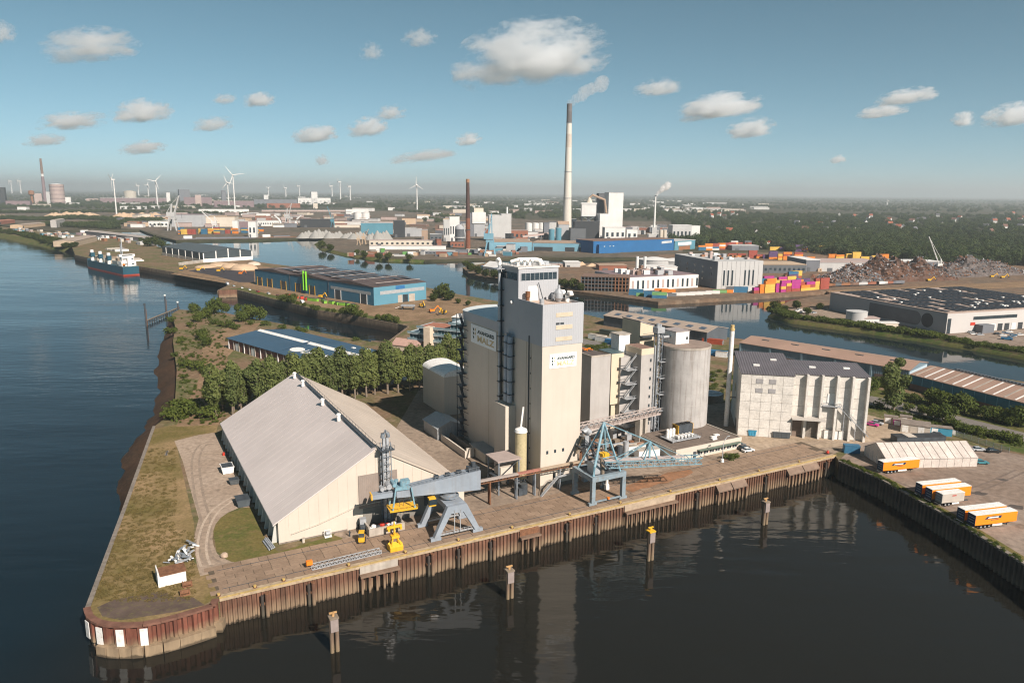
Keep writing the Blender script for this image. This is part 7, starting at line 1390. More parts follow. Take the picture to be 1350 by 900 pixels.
for i, (x, yb, yt, s, l) in enumerate(TURB):
    p = G(x, yb); k = ((p-Vector((0,0,CAM_H))).dot(FW))/FPX; hh = HT(p, yt); edge = i in (0,6,7,10,11,12,13); t = thing('wind_turbine', l, 'wind turbine', p, 90+(75 if edge else random.uniform(-25,25)), 'wind turbines on the horizon')
    obj('tower', MB().cyl(0,0,0,hh,1.0*k,.6*k,10), fm('white'), t, smooth=True); obj('nacelle', MB().box(-1.2*k,1.2*k,-2.2*k,1.6*k,hh-.6*k,hh+1.0*k), fm('white'), t); ro = random.uniform(0,2.1); R_ = (yb-yt)*k*.31
    hb = obj('hub', MB().ball((0,-2.6*k,hh+.2*k), .9*k, n=8), fm('white'), t)
    for b in range(3): an = ro+b*2.094; obj('blade', MB().add([(math.cos(an)*f*R_+math.sin(an)*w_,-2.6*k+e,hh+.2*k+math.sin(an)*f*R_-math.cos(an)*w_) for e in (-.15*k,.15*k) for f,w_ in ((.02,-.35*k),(.25,-.75*k),(1,-.12*k),(1,.12*k),(.02,.35*k))], [(0,1,2,3,4),(9,8,7,6,5)]+[(j,(j+1)%5,(j+1)%5+5,j+5) for j in range(5)]), fm('white'), hb)
# --- far left: steelworks
far('white grain silo row with tall head house on the horizon', 'silo', 393, 436, 269, 261, 40, 'white', 'white', 'grain_silo', win=26, wincol='lgrey', door=False); far('tall white head house in the middle of the grain silos', 'silo', 411, 419, 269, 253, 40, 'white', 'white', 'head_house', door=False); far('white block below the grain silo head house', 'silo', 413, 419, 275, 268, 30, 'cream', 'white', 'loading_house')
t = tank(77, 270, 243, 17, 'pink', 'huge pale ribbed gasholder at the steelworks', 'gasholder'); tank(172, 262, 252, 15, 'cream', 'round beige drum tank beyond the steelworks hall', 'drum_tank', 'cream')
p = G(60, 268); k = ((p-Vector((0,0,CAM_H))).dot(FW))/FPX; hh = HT(p, 209); t = thing('red_chimney', 'thin reddish steelworks chimney with pale band at the far left', 'chimney', p); obj('shaft', MB().cyl(0,0,0,hh*.6,2.3*k,1.7*k,14), fm('mauve'), t); obj('band', MB().cyl(0,0,hh*.6,hh*.66,1.7*k,1.65*k,14), fm('white'), t); obj('top', MB().cyl(0,0,hh*.66,hh,1.6*k,1.2*k,14), fm('brown'), t)
p = G(43, 270); k = ((p-Vector((0,0,CAM_H))).dot(FW))/FPX; hh = HT(p, 251); t = thing('water_tower', 'brown mushroom-shaped water tower left of the red chimney', 'water tower', p); obj('stem', MB().cyl(0,0,0,hh*.65,1.6*k,1.5*k,12), fm('rust'), t); obj('tank', MB().cyl(0,0,hh*.62,hh*.72,1.6*k,3.5*k,14).cyl(0,0,hh*.72,hh*.95,3.5*k,3.5*k,14).cyl(0,0,hh*.95,hh,3.5*k,1*k,14), fm('rust'), t)
for a in ((-6,8,271,247,40,'black','dgrey','dark blast furnace structure cut by the left edge'),(8,40,272,265,60,'mauve','mauve','low mauve steelworks hall at the far left'),(46,56,269,255,40,'pink','pink','pale narrow steelworks block left of the red chimney'),(62,68,269,253,30,'lgrey','white','pale block between red chimney and gasholder'),(86,94,270,260,30,'white','white','white domed block right of the gasholder'),(132,220,268,261,70,'mauve','white','very long low steelworks hall with white roof'),(237,251,267,250,60,'slate','slate','dark tall steelworks block behind the lattice crane'),(243,280,271,260,60,'mauve','mauve','mauve steelworks hall right of the dark block'),(258,266,272,257,30,'pink','lgrey','pale pointed tower in the mauve steelworks'),(293,299,270,251,40,'slate','slate','dark slim steelworks block beside the turbine pair'),(282,335,273,265,60,'mauve','pink','mauve hall behind the turbine pair'),(220,225,268,254,30,'white','white','white slim tower left of the dark steelworks block'),(348,354,264,257,30,'white','lgrey','white cube tank house below the tiny turbines'),(335,392,272,263,80,'slate','slate','dark long hall left of the grain silos'),(352,396,274,268,40,'brick','mauve','reddish low hall before the dark long hall'),(262,328,280,276,30,'white','white','long thin white roofed hall behind the tree belt'),(114,130,266,262,40,'pink','pink','small pale hall left of the long steelworks hall')):
    far(a[7], 'steelworks', a[0], a[1], a[2], a[3], a[4], a[5], a[6], 'steelworks_hall', door=False)
# --- left terminal
for a in ((226,272,299,283,50,'grey','mauve','grey terminal hall with purple roof behind the containers',0),(271,310,299,286,50,'cream','sand','cream terminal hall with brown base beside the grey one',0),(307,314,307,291,14,'white','white','white slim silo tower left at the terminal',0),(328,338,313,292,18,'white','pink','white ribbed silo tower at the terminal',5),(314,330,304,292,20,'mauve','white','low mauve shed between the white silo towers',0),(196,222,299,292,20,'white','white','white low sheds beside the lattice crane',8),(337,370,298,291,30,'white','lgrey','white workshop with rows of windows behind the loading arms',5),(338,356,287,282,30,'white','white','white curved-roof hall at the terminal rear',0),(345,470,279,277,18,'pink','lgrey','very long low pinkish hall across the middle distance',0),(396,440,300,289,20,'black','dgrey','dark coal stockpile wall behind the gravel',0),(440,474,300,297,16,'cream','cream','long low cream shed right of the blue-green crane',0),(456,486,281,276,26,'white','white','white flat hall above the round tanks',0),(476,518,309,294,30,'teal','lgrey','pale blue harbour shed behind the gravel heaps',0),(519,534,313,291,16,'black','dgrey','black coal loading tower at the gravel quay',0),(534,556,312,302,24,'grey','lgrey','grey long factory roof right of the black tower',0),(556,564,316,303,14,'tan','grey','tan stair tower block beside the grey conical roofs',0),(567,583,318,309,20,'dgrey','lgrey','open hall with grey pyramid roof left of the white blocks',6),(550,565,291,285,18,'white','white','white open shed beside the sand works',0),(530,548,296,288,20,'sand','rust','orange-sand works behind the headland',0),(593,606,318,286,20,'white','white','tall white office slab left of the brick chimney',4),(585,593,318,290,16,'lgrey','white','shorter white slab with balconies left of the office slab',3),(574,582,324,316,12,'brick','brick','brick end block of the long cream shed',0),(487,574,324,317,14,'cream','pink','long cream shed with regular openings on the headland',8),(487,588,329,324,6,'white','pink','long white wall of the headland shed',0),(590,612,326,319,14,'brick','brown','red brick low block at the foot of the brick chimney',5),(600,630,334,330,16,'slate','slate','low dark sheds on the quay below the brick chimney',0),(560,600,335,331,14,'slate','lgrey','low grey workshop row on the headland quay',5),(575,590,336,333,8,'brick','brick','red hut row on the headland quay',0)):
    far(a[7], 'harbour building', a[0], a[1], a[2], a[3], a[4], a[5], a[6], 'terminal_building', win=a[8])
for x, l in ((472,'white storage tank left of two beyond the gravel heaps'),(482,'white storage tank right of two beyond the gravel heaps')): tank(x, 292, 280, 11, 'white', l)
p = G(606, 325); k = ((p-Vector((0,0,CAM_H))).dot(FW))/FPX; t = thing('domed_furnace', 'grey domed process vessel with pipes left of the brick chimney', 'vessel', p); hd = HT(p, 302); obj('shell', MB().cyl(0,0,0,hd,6*k,n=18), fm('dgrey'), t); obj('dome', MB().ball((0,0,hd),6*k,6*k,18,10), fm('grey'), t, smooth=True); obj('gallery', MB().cyl(0,0,hd*.5,hd*.5+1.5,7.4*k,n=18), fm('lgrey'), t); obj('flue', MB().tube([(0,0,hd+5*k),(5*k,0,hd+7*k),(8*k,0,hd*.4)], 1.2*k, 8), fm('grey'), t)
for i, (x, y, w, hpx, c) in enumerate(((404,314,14,10,'g'),(422,314,16,12,'g'),(440,314,15,9,'g'),(472,315,15,10,'g'),(492,316,12,9,'g'),(503,316,14,12,'g'),(460,314,12,8,'g'),(75,285,16,5,'s'),(95,284,18,5,'s'),(115,284,14,4,'s'),(165,286,18,6,'s'),(195,286,20,6,'s'),(205,290,18,5,'s'),(5,287,10,4,'s'),(765,350,9,4,'s'),(780,351,8,3.5,'s'))):
    p = G(x, y); k = ((p-Vector((0,0,CAM_H))).dot(FW))/FPX; mb = MB()
    for j in range(4): mb.cyl((j-1.5)*w*k*.25,j*4,0,hpx*k*(.75+.25*((j*7+i) % 3)/2),w*k*.62,w*k*.04,14)
    o = obj('gravel_heap' if c == 'g' else 'sand_heap', mb, M('gravel_grey', (.29,.285,.265), .95, .1, .05) if c == 'g' else M('far_sandheap', (.50,.36,.24), .95, .12, .03), loc=p); tag(o, ('%s grey gravel heap in the row on the far basin quay' % ORD[i]) if c == 'g' else '%s pale sand heap among the far works, counted from the left bank' % ORD[i-7], 'heap', 'gravel heaps on the basin quay' if c == 'g' else 'far sand heaps')
# barges
for x0, x1, y, l, c in ((236,338,317,'long dark barge with white wheelhouse at the container quay','slate'),(340,392,315,'red and orange barge moored at the container quay','rust'),(100,146,309,'dark red barge in the narrow inlet','mauve')):
    a = G(x0, y, HZ); b = G(x1, y-1.2, HZ); L = (b-a).length; t = thing('barge', l, 'barge', a, AZ(a, b)); obj('hull', MB().prism([(0,0),(6,-5),(L-8,-5),(L,0),(L-8,5),(6,5)], -1, 3.4), fm(c), t); obj('wheelhouse', MB().box(8,22,-3.5,3.5,3.4,8), fm('white'), t); obj('hold', MB().box(28,L-14,-3.8,3.8,3.4,5.2), fm('slate'), t)
# --- island and scrap yard
a = G(944.4, 381); hG = HT(a, 345); b = G(1004, 379.5); aL = (b-a).length; t = thing('panel_factory', 'big grey panelled factory block with tall slit windows by the basin', 'factory', a, AZ(a, b))
obj('core', MB().box(.1,aL-.1,.1,88,0,hG-.2), fm('dgrey'), t); pn = MB().box(0,aL/10-.25,-.2,.1,0,hG).mesh('panel', fm('lgrey')); 
for k in range(10): obj('panel', pn, None, t, loc=(k*aL/10+.1,0,0))
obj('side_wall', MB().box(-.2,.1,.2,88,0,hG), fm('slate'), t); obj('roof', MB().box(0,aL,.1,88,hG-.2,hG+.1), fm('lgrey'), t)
for k in (1.3,2.2,3.1,5.9,6.8,7.7): obj('slit_window', MB().box(k*aL/10,k*aL/10+1.6,-.35,-.2,hG*.12,hG*.68), GLASS, t)
for k in range(5):
    for r in range(3): obj('side_window', MB().box(-.35,-.2,10+k*16,13+k*16,hG*(.25+.22*r),hG*(.25+.22*r)+2), GLASS, t)
random.seed(8)
for k in range(22): x = random.uniform(4,aL-6); y = random.uniform(4,80); obj('roof_unit', MB().box(x,x+random.uniform(2,5),y,y+random.uniform(2,6),hG,hG+random.uniform(1,4)), fm(random.choice(['white','pink','grey','rust'])), t)
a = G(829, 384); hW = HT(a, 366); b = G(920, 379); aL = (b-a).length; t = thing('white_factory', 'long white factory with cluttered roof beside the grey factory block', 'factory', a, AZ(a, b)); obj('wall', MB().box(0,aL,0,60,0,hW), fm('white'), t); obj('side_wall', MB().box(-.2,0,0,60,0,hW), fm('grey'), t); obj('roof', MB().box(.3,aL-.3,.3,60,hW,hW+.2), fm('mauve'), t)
for k in range(14): obj('window', MB().box(3+k*aL/14,5+k*aL/14,-.2,0,hW*.15,hW*.75), GLASS if k % 3 else fm('pink'), t)
for k in range(30): x = random.uniform(3,aL-8); y = random.uniform(4,54); obj('roof_unit', MB().box(x,x+random.uniform(2,7),y,y+random.uniform(2,6),hW,hW+random.uniform(1,5)), fm(random.choice(['white','white','pink','grey','brown'])), t)
far('white upper process hall behind the long white factory', 'factory', 852, 892, 372, 352, 20, 'white', 'white', 'process_hall', win=6)
for x, w, yt, l in ((862,44,331.5,'big white round tank beside the factory blocks, left one'),(888,42,333,'big white round tank beside the factory blocks, right one')): tank(x, 362, yt+10, w, 'lgrey', l, 'digester_tank')
for x, l in ((839,'thin white flue left of its twin on the white factory'),(849,'thin white flue right of its twin on the white factory')): p = G(x, 372); hh = HT(p, 338); t = thing('white_flue', l, 'chimney', p); obj('shaft', MB().cyl(0,0,0,hh,1.5,n=10), fm('white'), t); obj('base', MB().box(-2,2,-2,2,0,6), fm('lgrey'), t)
a = G(766, 383); b = G(829, 385); hh = HT(a, 364); L = (b-a).length; t = thing('building_shell', 'dark unfinished building frame with scaffolding on the island shore', 'building', a, AZ(a, b)); n = 14
for f in range(4): obj('floor_slab', MB().box(0,L,0,24,f*hh/4+hh/4-.5,f*hh/4+hh/4), fm('brown'), t)
for k in range(n+1): obj('column', MB().box(k*L/n-.4,k*L/n+.4,0,1,0,hh), fm('rust' if k > 9 else 'dgrey'), t)
obj('infill', MB().box(0,L,3,24,0,hh-.6), fm('black'), t)
t = hall('white_tent_hall', 'white tent hall on the headland of the island', 'tent', G(637,357), AZ(G(637,357), G(661,360)), (G(661,360)-G(637,357)).length, 20, 5, 10, fm('white'), fm('white')); obj('door', MB().box(8,13,-.2,0,0,4), fm('lgrey'), t)
for x, y, c, l in ((633,356,'blue','blue container beside the white tent hall'),(666,358,'green','green machine right of the white tent hall')): t = thing('tent_side_container', l, 'container', G(x, y), 100); obj('body', MB().box(0,6,0,3,0,4.5), fm(c), t); obj('lid', MB().box(-.1,6.1,-.1,3.1,4.5,4.8), fm(c), t)
for a_ in ((1006,1062,360,349,40,'dgrey','sand','dark low hall with bays right of the grey factory block',5),(1062,1080,358,343,50,'slate','white','dark open end of the white logistics hall',0),(1080,1166,358,346,50,'lgrey','pink','long white logistics hall behind the scrap heap',0),(1170,1240,352,345,30,'slate','white','long low white-roofed shed behind the scrap heap',9),(965,1000,330,324,26,'slate','lgrey','grey low sheds behind the far containers',0),(745,765,352,346,20,'lgrey','white','white flat store on the island left of the factory',0),(690,742,352,349,16,'tan','pink','row of low sheds on the island shore near the tower top',6),(700,725,360,353,14,'white','white','white shed on the island below the light blue hall',0),(790,826,356,350,20,'brick','tan','reddish low sheds behind the building frame',0)):
    far(a_[7], 'hall', a_[0], a_[1], a_[2], a_[3], a_[4], a_[5], a_[6], 'island_hall', win=a_[8])
# dark-roofed giant warehouse
a = G(1246, 440); hV = HT(a, 413.5); a2 = G(1093, 408); L = (a2-a).length; t = thing('giant_warehouse', 'giant grey logistics warehouse with dark solar roof on the right', 'warehouse', a, AZ(a, a2)); D = 130.0
obj('wall', MB().box(0,L,-D,0,0,hV), M('giant_grey', (.27,.275,.285), .6, .05, .05), t); obj('front_wall', MB().box(-.2,0,-D,0,0,hV), M('giant_front', (.50,.48,.46), .6, .05, .05), t)
obj('roof', MB().box(-.3,L+.3,-D,.3,hV,hV+.5), M('giant_roof', (.40,.31,.26), .8, .1, .05), t); random.seed(6); sol = M('solar_dark', (.028,.03,.036), .5, .25, .1, spec=.35); sm_ = MB().box(0,10.5,0,3.6,0,.3).mesh('solar_panel', sol); cnt = 0
for i in range(int(L/12.5)):
    for j in range(int(D/4.9)):
        if random.random() < .1 or cnt >= 300: continue
        obj('solar_panel', sm_, None, t, loc=(3+i*12.5,-D+2+j*4.9,hV+.7)); cnt += 1
for k in range(26): x = random.uniform(6,L-8); y = random.uniform(-D+4,-6); obj('roof_light', MB().box(x,x+1.6,y,y+1.6,hV+1.0,hV+1.6), WHITE, t)
n = 24; r_ = hV*.36; cc = (9.5, hV*.5); obj('round_mark', MB().add([(cc[0]+5+r_*math.cos(2*math.pi*k/n),.06,cc[1]+r_*math.sin(2*math.pi*k/n)) for k in range(n)], [tuple(range(n))]), M('mark_black', (.035,.038,.045), .5, .1, .2), t)
x0 = 24; obj('long_mark', MB().add([(x0+r_*math.cos(math.pi/2+math.pi*k/12),.06,cc[1]+r_*math.sin(math.pi/2+math.pi*k/12)) for k in range(13)]+[(L*.62,.06,cc[1]-r_),(L*.62,.06,cc[1]+r_)], [tuple(range(15))]), M('mark_slate', (.10,.105,.115), .5, .1, .2), t)
obj('corner_glazing', MB().box(-.35,-.2,-3.4,-.6,0,hV*.75).box(-.35,-.2,-60,-22,hV*.62,hV*.78), GLASS, t); obj('red_badge', MB().box(-.35,-.2,-24,-20,hV*.35,hV*.5), REDP, t); obj('entrance', MB().box(-6,-.2,-34,-24,0,hV*.4), fm('slate'), t)
for k in range(14): obj('dock_door', MB().box(-.4,-.2,-42-k*6,-38-k*6,0,4.5), fm('black' if k % 3 else 'white'), t)
tank(1128.5, 424, 410, 26, 'lgrey', 'round grey sprinkler tank beside the giant warehouse', 'sprinkler_tank', 'lgrey'); far('white pump house beside the grey sprinkler tank', 'pump house', 1137, 1159, 426, 420, 8, 'white', 'pink', 'pump_house'); far('low white garage right of the pump house', 'garage', 1158, 1184, 431, 426, 5, 'cream', 'white', 'garage')
sheet_z = lambda name, px, mat, z: struct(name, flat(P(px), z), mat)
sheet_z('spit_yard', [(1035,410),(1050,405),(1094,407),(1246,441),(1400,470),(1400,448),(1260,441),(1246,445),(1160,434),(1060,418)], GR_TARMAC, .09); sheet_z('loading_yard', [(1246,440.5),(1420,430),(1420,470),(1300,456)], GR_YARD, .12); sheet_z('quay_strip', [(1090,383),(1350,371),(1420,370),(1420,376),(1350,379),(1097,388)], GR_DIRT, .1)
for i, (x, y, c) in enumerate(((1050,411,'white'),(1054,409,'white'),(1058,412,'white'),(1064,410,'silver'),(1068,413,'white'),(1073,413,'silver'))): vehicle(x, y, 60, c, 'white or silver car parked on the tip of the warehouse spit', 'car', 'cars on the warehouse spit', False)
for i, (x, y, c) in enumerate(((1284,441,'white'),(1292,442,'silver'),(1315,441,'black'),(1322,443,'white'),(1335,444,'silver'),(1345,442,'white'),(1280,439,'grey'),(1330,438,'white'))): vehicle(x, y, 90, c, 'car parked in the loading yard of the giant warehouse', 'car', 'cars in the loading yard', False)
t = thing('blue_lift', 'blue articulated lift standing in the loading yard', 'lift', G(1327,448), 120); obj('base', MB().box(-3,3,-1.2,1.2,.4,1.6), M('lift_blue', (.03,.13,.24), .5, .1, .5), t); obj('arm', MB().bar((0,0,1.6),(5,0,3.6),.6).bar((5,0,3.6),(-3,0,4.6),.5), MATS['lift_blue'], t); obj('wheel', MB().tube([(-2,-1.3,.5),(-2,1.3,.5)],.5,10).tube([(2,-1.3,.5),(2,1.3,.5)],.5,10), TYRE, t)
# containers
CC = {'yellow': (.62,.40,.08), 'orange': (.62,.20,.03), 'red': (.30,.07,.05), 'magenta': (.60,.10,.34), 'blue': (.05,.15,.28), 'grey': (.12,.13,.14), 'white': (.62,.60,.57), 'purple': (.10,.06,.14), 'green': (.16,.33,.13)}
CM = {k: (MB().box(-6.1,6.1,-1.22,1.22,0,2.55).mesh('body', M('cont_'+k, c, .6, .14, .3, corr=('X', .4))), MB().box(6.1,6.2,-1.1,1.1,.1,2.45).mesh('doors', M('cont_'+k+'_door', tuple(x*.8 for x in c), .6, .1, .5))) for k, c in CC.items()}
ncon = [0]
def stacks(px0, px1, n, hmax, az, cols, where, group, seed, spread=4):
    rnd = random.Random(seed); a = G(*px0, .05); b = G(*px1, .05)
    for i in range(n):
        p = a.lerp(b, i/(max(1, n-1)))+Vector((rnd.uniform(-.6,.6), rnd.uniform(-spread,spread), 0)); c = rnd.choice(cols)
        for k in range(rnd.randint(max(1, hmax-2), hmax)):
            if ncon[0] >= 300: return
            cc_ = c if rnd.random() < .6 else rnd.choice(cols); t = thing('shipping_container', '%s shipping container %s' % (cc_, where), 'container', p+Vector((rnd.uniform(-.15,.15),rnd.uniform(-.15,.15),k*2.6+.02)), az+rnd.uniform(-1,1), group+', '+cc_); obj('body', CM[cc_][0], None, t); obj('doors', CM[cc_][1], None, t); ncon[0] += 1
Y = ['yellow','yellow','orange','red','grey']; Mx = ['magenta','magenta','yellow','red','yellow','blue','orange','purple']
stacks((1000,386.5),(1086,381), 14, 4, 60, ['magenta','yellow','red','yellow','magenta','orange','red'], 'in the front stacks on the basin quay', 'front stacks on the basin quay', 1, 1.5)
stacks((948,386),(995,385), 6, 2, 92, ['green','blue','white','grey','orange'], 'in the low row below the grey factory', 'low row below the grey factory', 2, 1)
stacks((1008,378),(1062,374), 10, 3, 60, Mx, 'in the second row behind the basin quay', 'second row behind the basin quay', 3, 5); stacks((1012,370),(1050,367), 7, 3, 70, Mx, 'in the third row before the dark low hall', 'third row before the dark low hall', 4, 4)
stacks((870,391),(940,387), 7, 1, 85, ['white','white','grey'], 'lying along the quay of the white factory', 'row on the white factory quay', 5, 1); stacks((838,389),(868,393), 4, 2, 100, ['blue','blue','green'], 'at the corner of the factory quay', 'corner of the factory quay', 6, 1); stacks((872,384),(882,385), 2, 2, 95, ['orange','red'], 'standing before the white factory', 'before the white factory', 7, 1)
stacks((1005,341),(1070,344), 9, 4, 80, ['orange','red','yellow','purple','red','orange'], 'in the stacks behind the dark low hall', 'behind the dark low hall', 8, 8); stacks((965,339),(992,340), 3, 4, 80, ['red','orange'], 'in the stack behind the grey factory', 'behind the grey factory', 9, 3)
stacks((925,330),(965,328), 6, 5, 80, ['red','white','orange','red','blue'], 'in the tall far stacks at the wood edge', 'far stacks at the wood edge', 10, 8); stacks((968,326),(1015,326), 6, 5, 80, ['orange','white','yellow','grey','red'], 'in the far stacks left of the yellow ones', 'far stacks left of the yellow ones', 11, 8); stacks((1020,330),(1085,333), 9, 4, 80, ['yellow','orange','yellow','red','purple'], 'in the yellow stacks along the woods', 'yellow stacks along the woods', 12, 10); stacks((1098,340),(1175,346), 8, 4, 80, ['yellow','yellow','orange'], 'in the yellow stacks behind the logistics hall', 'yellow stacks behind the logistics hall', 13, 5)
stacks((238,309),(344,307), 18, 5, 92, Y+['blue','red'], 'in the river terminal stacks', 'river terminal stacks', 14, 14); stacks((340,308),(380,307), 6, 4, 92, ['orange','red','yellow'], 'in the terminal stacks at the red barge', 'stacks at the red barge', 15, 8); stacks((200,305),(232,306), 5, 2, 92, ['yellow','orange'], 'in the low row left of the river terminal', 'low row left of the river terminal', 16, 3); stacks((664,337),(684,337), 3, 2, 92, ['yellow','yellow','orange'], 'on the quay before the light blue hall', 'quay before the light blue hall', 17, 2); stacks((1295,352),(1302,353), 2, 3, 90, ['yellow'], 'at the right end of the scrap heap', 'right end of the scrap heap', 18, 1); stacks((690,337),(745,336), 6, 1, 92, ['orange','red','yellow','white'], 'standing along the light blue hall', 'along the light blue hall', 19, 3)
stacks((505,340),(555,339), 6, 1, 92, ['yellow','orange','red','blue','white'], 'scattered on the headland quay', 'headland quay', 20, 4)
# railway wagons
for i in range(9):
    p = G(1092,378.5,.05).lerp(G(1190,374.5,.05), i/8.6); t = thing('goods_wagon', '%s goods wagon in the train below the scrap heap' % ['rusty','dark','rusty','dark','pale','red','pale','red','dark'][i], 'wagon', p, AZ(G(1092,378.5), G(1190,374.5)), 'wagons below the scrap heap'); obj('body', MB().box(-7,7,-1.4,1.4,1.2,3.6), fm(['rust','dgrey','rust','brown','lgrey','brick','white','brick','slate'][i]), t); obj('chassis', MB().box(-7.2,7.2,-1.1,1.1,.8,1.2), fm('black'), t)
    for x in (-5,5): obj('bogie', MB().box(x-1.3,x+1.3,-1,1,.1,.8), fm('black'), t)
# scrap heap
def heap(name, label, line, w, hh, mat, seed, nz=34):
    a, b = line; L = (b-a).length; mb = MB(); m_ = 16; vs = []
    for i in range(nz+1):
        for j in range(m_+1):
            u = i/nz; v = j/m_; e = (math.sin(math.pi*u)**.6)*(math.sin(math.pi*v)**.8); q = Vector((u*6, v*3, seed))
            z = hh*e*(.72+.55*mnoise.noise(q)+.3*mnoise.noise(q*3)) + (.8*mnoise.noise(q*9)+.5*mnoise.noise(q*21))*e*2.2
            vs.append((u*L, (v-.5)*w, max(-.2, z)))
    fs = [(i*(m_+1)+j, (i+1)*(m_+1)+j, (i+1)*(m_+1)+j+1, i*(m_+1)+j+1) for i in range(nz) for j in range(m_)]
    t = thing(name, label, 'scrap heap', a, AZ(a, b)); obj('heap', mb.add(vs, fs), mat, t); rnd = random.Random(seed); pc = [MB() for _ in range(4)]
    for i in range(1500):
        k = rnd.choice(vs); s = rnd.uniform(.5,1.9); d = Vector((rnd.uniform(-1,1), rnd.uniform(-1,1), rnd.uniform(-.4,.8))).normalized()*s; c = Vector(k)+Vector((rnd.uniform(-2,2), rnd.uniform(-1.5,1.5), rnd.uniform(0,.6)))
        if k[2] < .6: continue
        pc[rnd.randrange(4)].bar(c-d, c+d, rnd.uniform(.3,1.3), rnd.uniform(.15,.7))
    for q, mt in zip(pc, ('rust','slate','grey','brown')): o = obj('scrap', q, fm(mt), t); o['kind'] = 'stuff'
SCR = M('scrap_brown', (.095,.048,.03), .85, .5, .12, dirt=(.14,.115,.105)); SCG = M('scrap_grey', (.10,.082,.075), .8, .45, .15, dirt=(.2,.18,.175))
heap('scrap_heap', 'high brown and grey scrap metal heap on the island', (G(1118,367), G(1228,364)), 80, 27, SCR, 3); heap('scrap_heap', 'lower grey scrap heap left of the brown one', (G(1085,371), G(1160,370)), 40, 13, SCG, 5); heap('scrap_heap', 'long grey scrap heap right of the material crane', (G(1218,363), G(1335,358)), 60, 18, SCG, 8)
for x, y, l in ((1225,371,'yellow loader at the foot of the scrap heap, left one'),(1308,366,'yellow loader right of the scrap heap'),(1322,367,'yellow loader farthest right on the scrap yard')): excavator(x, y, 90, YELLOW, l)
# houses in the woods and loose roofs on the plain
random.seed(15); HW = fm('white'); HR = [M('tile_red', (.30,.10,.06), .85, .15, .1), M('tile_brown', (.16,.09,.07), .85, .15, .1), M('tile_grey', (.13,.13,.14), .8, .1, .1)]
hm = [(MB().extrx([(-4.5,0),(4.5,0),(4.5,9),(0,14.5),(-4.5,9)],-6,6).mesh('wall', HW), MB().extrx([(-5.3,9),(0,15.2),(5.3,9),(5.3,8.6),(0,14.7),(-5.3,8.6)],-6.5,6.5).mesh('roof', r)) for r in HR]; win = MB().box(-4,-2,-4.65,-4.5,4,6.4).box(2,4,-4.65,-4.5,4,6.4).mesh('window', GLASS)
for i in range(54):
    x = random.uniform(930,1350); y = random.uniform(283,312); p = G(x, y); q = i % 3; t = thing('house', 'small white house with %s roof among the woods on the right' % ['red','brown','grey'][q], 'house', p, random.uniform(0,360), 'houses with %s roofs in the woods' % ['red','brown','grey'][q]); obj('wall', hm[q][0], None, t); obj('roof', hm[q][1], None, t); obj('window', win, None, t); t.scale = (1.05,1.05,1.0)
for i in range(130):
    x = random.uniform(0,900) if i < 100 else random.uniform(870,1000); y = 254+random.uniform(4,26)+(x-400)*.006 if i < 100 else random.uniform(268,282); p = G(x, y); L = random.uniform(30,110); c = random.choice(['white','white','grey','cream','pink']); z_ = 'around the steelworks' if x < 240 else 'around the grain silos' if x < 480 else 'behind the brick chimney' if x < 700 else 'behind the power station'; t = thing('plain_shed', '%s low warehouse far off on the plain %s' % (c, z_), 'shed', p, 90+random.uniform(-12,12), 'far %s sheds %s' % (c, z_)); hh = random.uniform(8,14); obj('wall', MB().box(0,L,0,30,0,hh), fm('lgrey' if c == 'grey' else c), t); obj('roof', MB().box(-.5,L+.5,-.5,30.5,hh,hh+.6), fm(random.choice(['lgrey','white','pink','brown'])), t)
for i in range(190):
    x = random.uniform(150,640); y = random.uniform(283,300) if x < 480 else random.uniform(283,312); p = G(x, y); L = random.uniform(14,50); hh = random.uniform(5,10); c = random.choice(['white','cream','grey','brick red','brown','pink','slate','sand']); z_ = 'left of the pale lattice crane' if x < 226 else 'behind the container terminal' if x < 345 else 'behind the gravel heaps' if x < 520 else 'left of the brick chimney'; t = thing('works_shed', 'small %s shed in the far works %s' % (c, z_), 'shed', p, 92+random.uniform(-20,20), c+' sheds '+z_); obj('wall', MB().box(0,L,0,18,0,hh), fm({'grey':'lgrey','brick red':'brick'}.get(c, c)), t); obj('roof', MB().box(-.4,L+.4,-.4,18.4,hh,hh+.5), fm(random.choice(['lgrey','pink','brown','slate','tan'])), t)
for i in range(60):
    x = random.uniform(640,900); y = random.uniform(300,314) if x > 690 else random.uniform(322,333); p = G(x, y); L = random.uniform(8,26); hh = random.uniform(5,12); c = random.choice(['white','grey','brick','slate','grey']); z_ = 'on the quay below the brick chimney' if x < 690 and y > 318 else 'left of the tall chimney' if x < 747 else 'right of the tall chimney'; t = thing('plant_shed', 'small %s outbuilding of the power station %s' % (c, z_), 'shed', p, 92+random.uniform(-10,10), '%s outbuildings %s' % (c, z_)); obj('wall', MB().box(0,L,0,12,0,hh), fm('lgrey' if c == 'grey' else c), t); obj('roof', MB().box(-.3,L+.3,-.3,12.3,hh,hh+.4), fm(random.choice(['lgrey','pink','slate'])), t)
sheet_z('works_ground', [(-50,276),(300,277),(600,279),(700,290),(900,292),(900,338),(858,339.3),(690,338.5),(560,342.5),(455,333.5),(420,325),(430,313.5),(232,316.5),(184,302.5),(-50,290)], ground_mat('works_soil', (.16,.125,.095), (.11,.10,.075), (.21,.17,.135), .008, .08), .04)

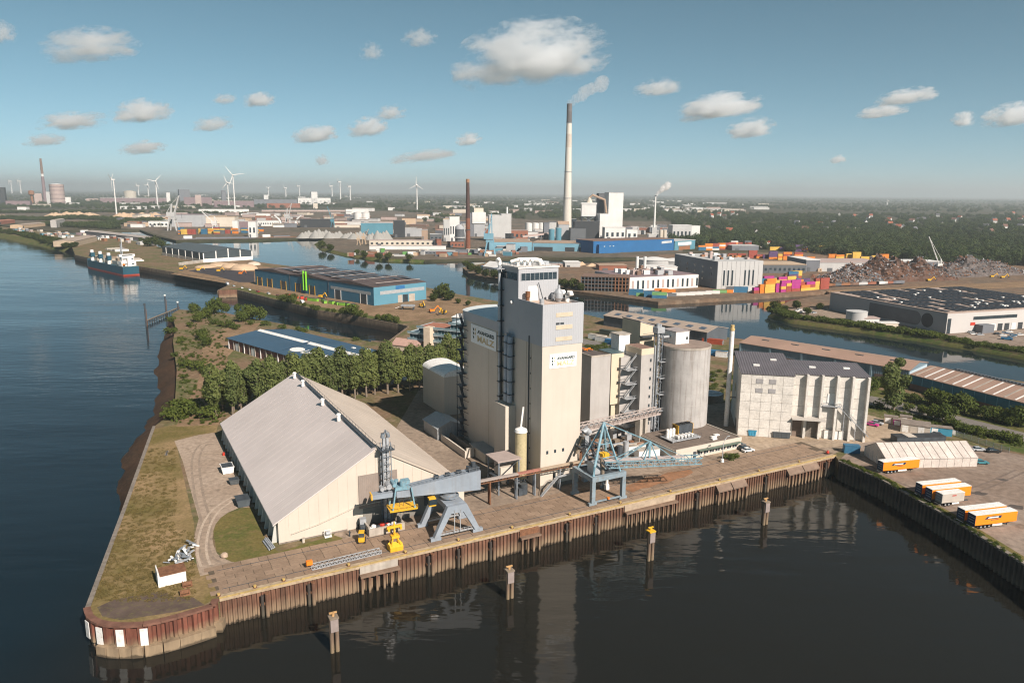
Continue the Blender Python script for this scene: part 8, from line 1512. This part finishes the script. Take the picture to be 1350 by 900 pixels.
for k, z in enumerate((.12,.3,.5,.7,.88)):
    g = [o for o in bpy.data.objects if o.name == 'gasholder'][0]; sh_ = [c for c in g.children if c.name.startswith('shell')][0]; r_ = max(v.co.x for v in sh_.data.vertices); h_ = max(v.co.z for v in sh_.data.vertices); obj('ring_band', MB().cyl(0,0,h_*z,h_*z+3,r_*1.03,n=24), fm('mauve'), g)
random.seed(44)
for i in range(70):
    x = random.uniform(10,185); y = 302+x*.085+random.uniform(-1,5); p = G(x, y); L = random.uniform(5,16); hh = random.uniform(2.5,5); c = random.choice(['white','sand','pink','teal','brick','lgrey','slate','white','cream','rust']); t = thing('quay_store', '%s low store or stacked goods on the far river strip' % {'white':'white','sand':'sandy','pink':'pinkish','teal':'teal','brick':'red','lgrey':'grey','slate':'dark grey','cream':'cream','rust':'rusty'}[c], 'store', p, 130+random.uniform(-15,15), 'stores on the far river strip, '+c); obj('wall', MB().box(0,L,0,5,0,hh), fm(c), t); obj('roof', MB().box(-.2,L+.2,-.2,5.2,hh,hh+.3), fm(random.choice(['lgrey','pink','slate','white'])), t)
for i in range(60):
    x = random.uniform(455,690); y = random.uniform(331,338.5); p = G(x, y); L = random.uniform(4,14); hh = random.uniform(2,6); c = random.choice(['white','sand','rust','teal','brick','lgrey','slate','cream','green']); t = thing('quay_stock', '%s stack of goods on the headland quay' % {'white':'white','sand':'sandy','teal':'teal','brick':'red','lgrey':'grey','slate':'dark grey','cream':'cream','rust':'rusty','green':'green'}[c], 'stack', p, 92+random.uniform(-30,30), 'goods on the headland quay, '+c); obj('stack', MB().box(0,L,0,4,0,hh), fm(c), t); obj('cover', MB().box(-.1,L+.1,-.1,4.1,hh,hh+.2), fm(random.choice(['lgrey','slate',c])), t)
for i in range(50):
    x = random.uniform(870,1090); y = random.uniform(346,366); p = G(x, y, .05); L = random.uniform(3,9); hh = random.uniform(1,4); c = random.choice(['rust','brown','slate','pink','sand','rust','brick']); t = thing('scrap_pile', '%s pile of scrap and goods on the island yard' % {'rust':'rusty','brown':'brown','slate':'dark grey','pink':'pinkish','sand':'sandy','brick':'red'}[c], 'scrap pile', p, random.uniform(0,180), 'piles on the island yard, '+c); obj('pile', MB().extr([(0,0),(L,0),(L*.7,hh),(L*.25,hh*.8)],0,L*.8), fm(c), t); obj('scrap', MB().bar((0,1,hh*.5),(L,2,hh*.9),.6).bar((L*.3,0,.2),(L*.5,L*.8,hh),.5), fm('rust'), t)
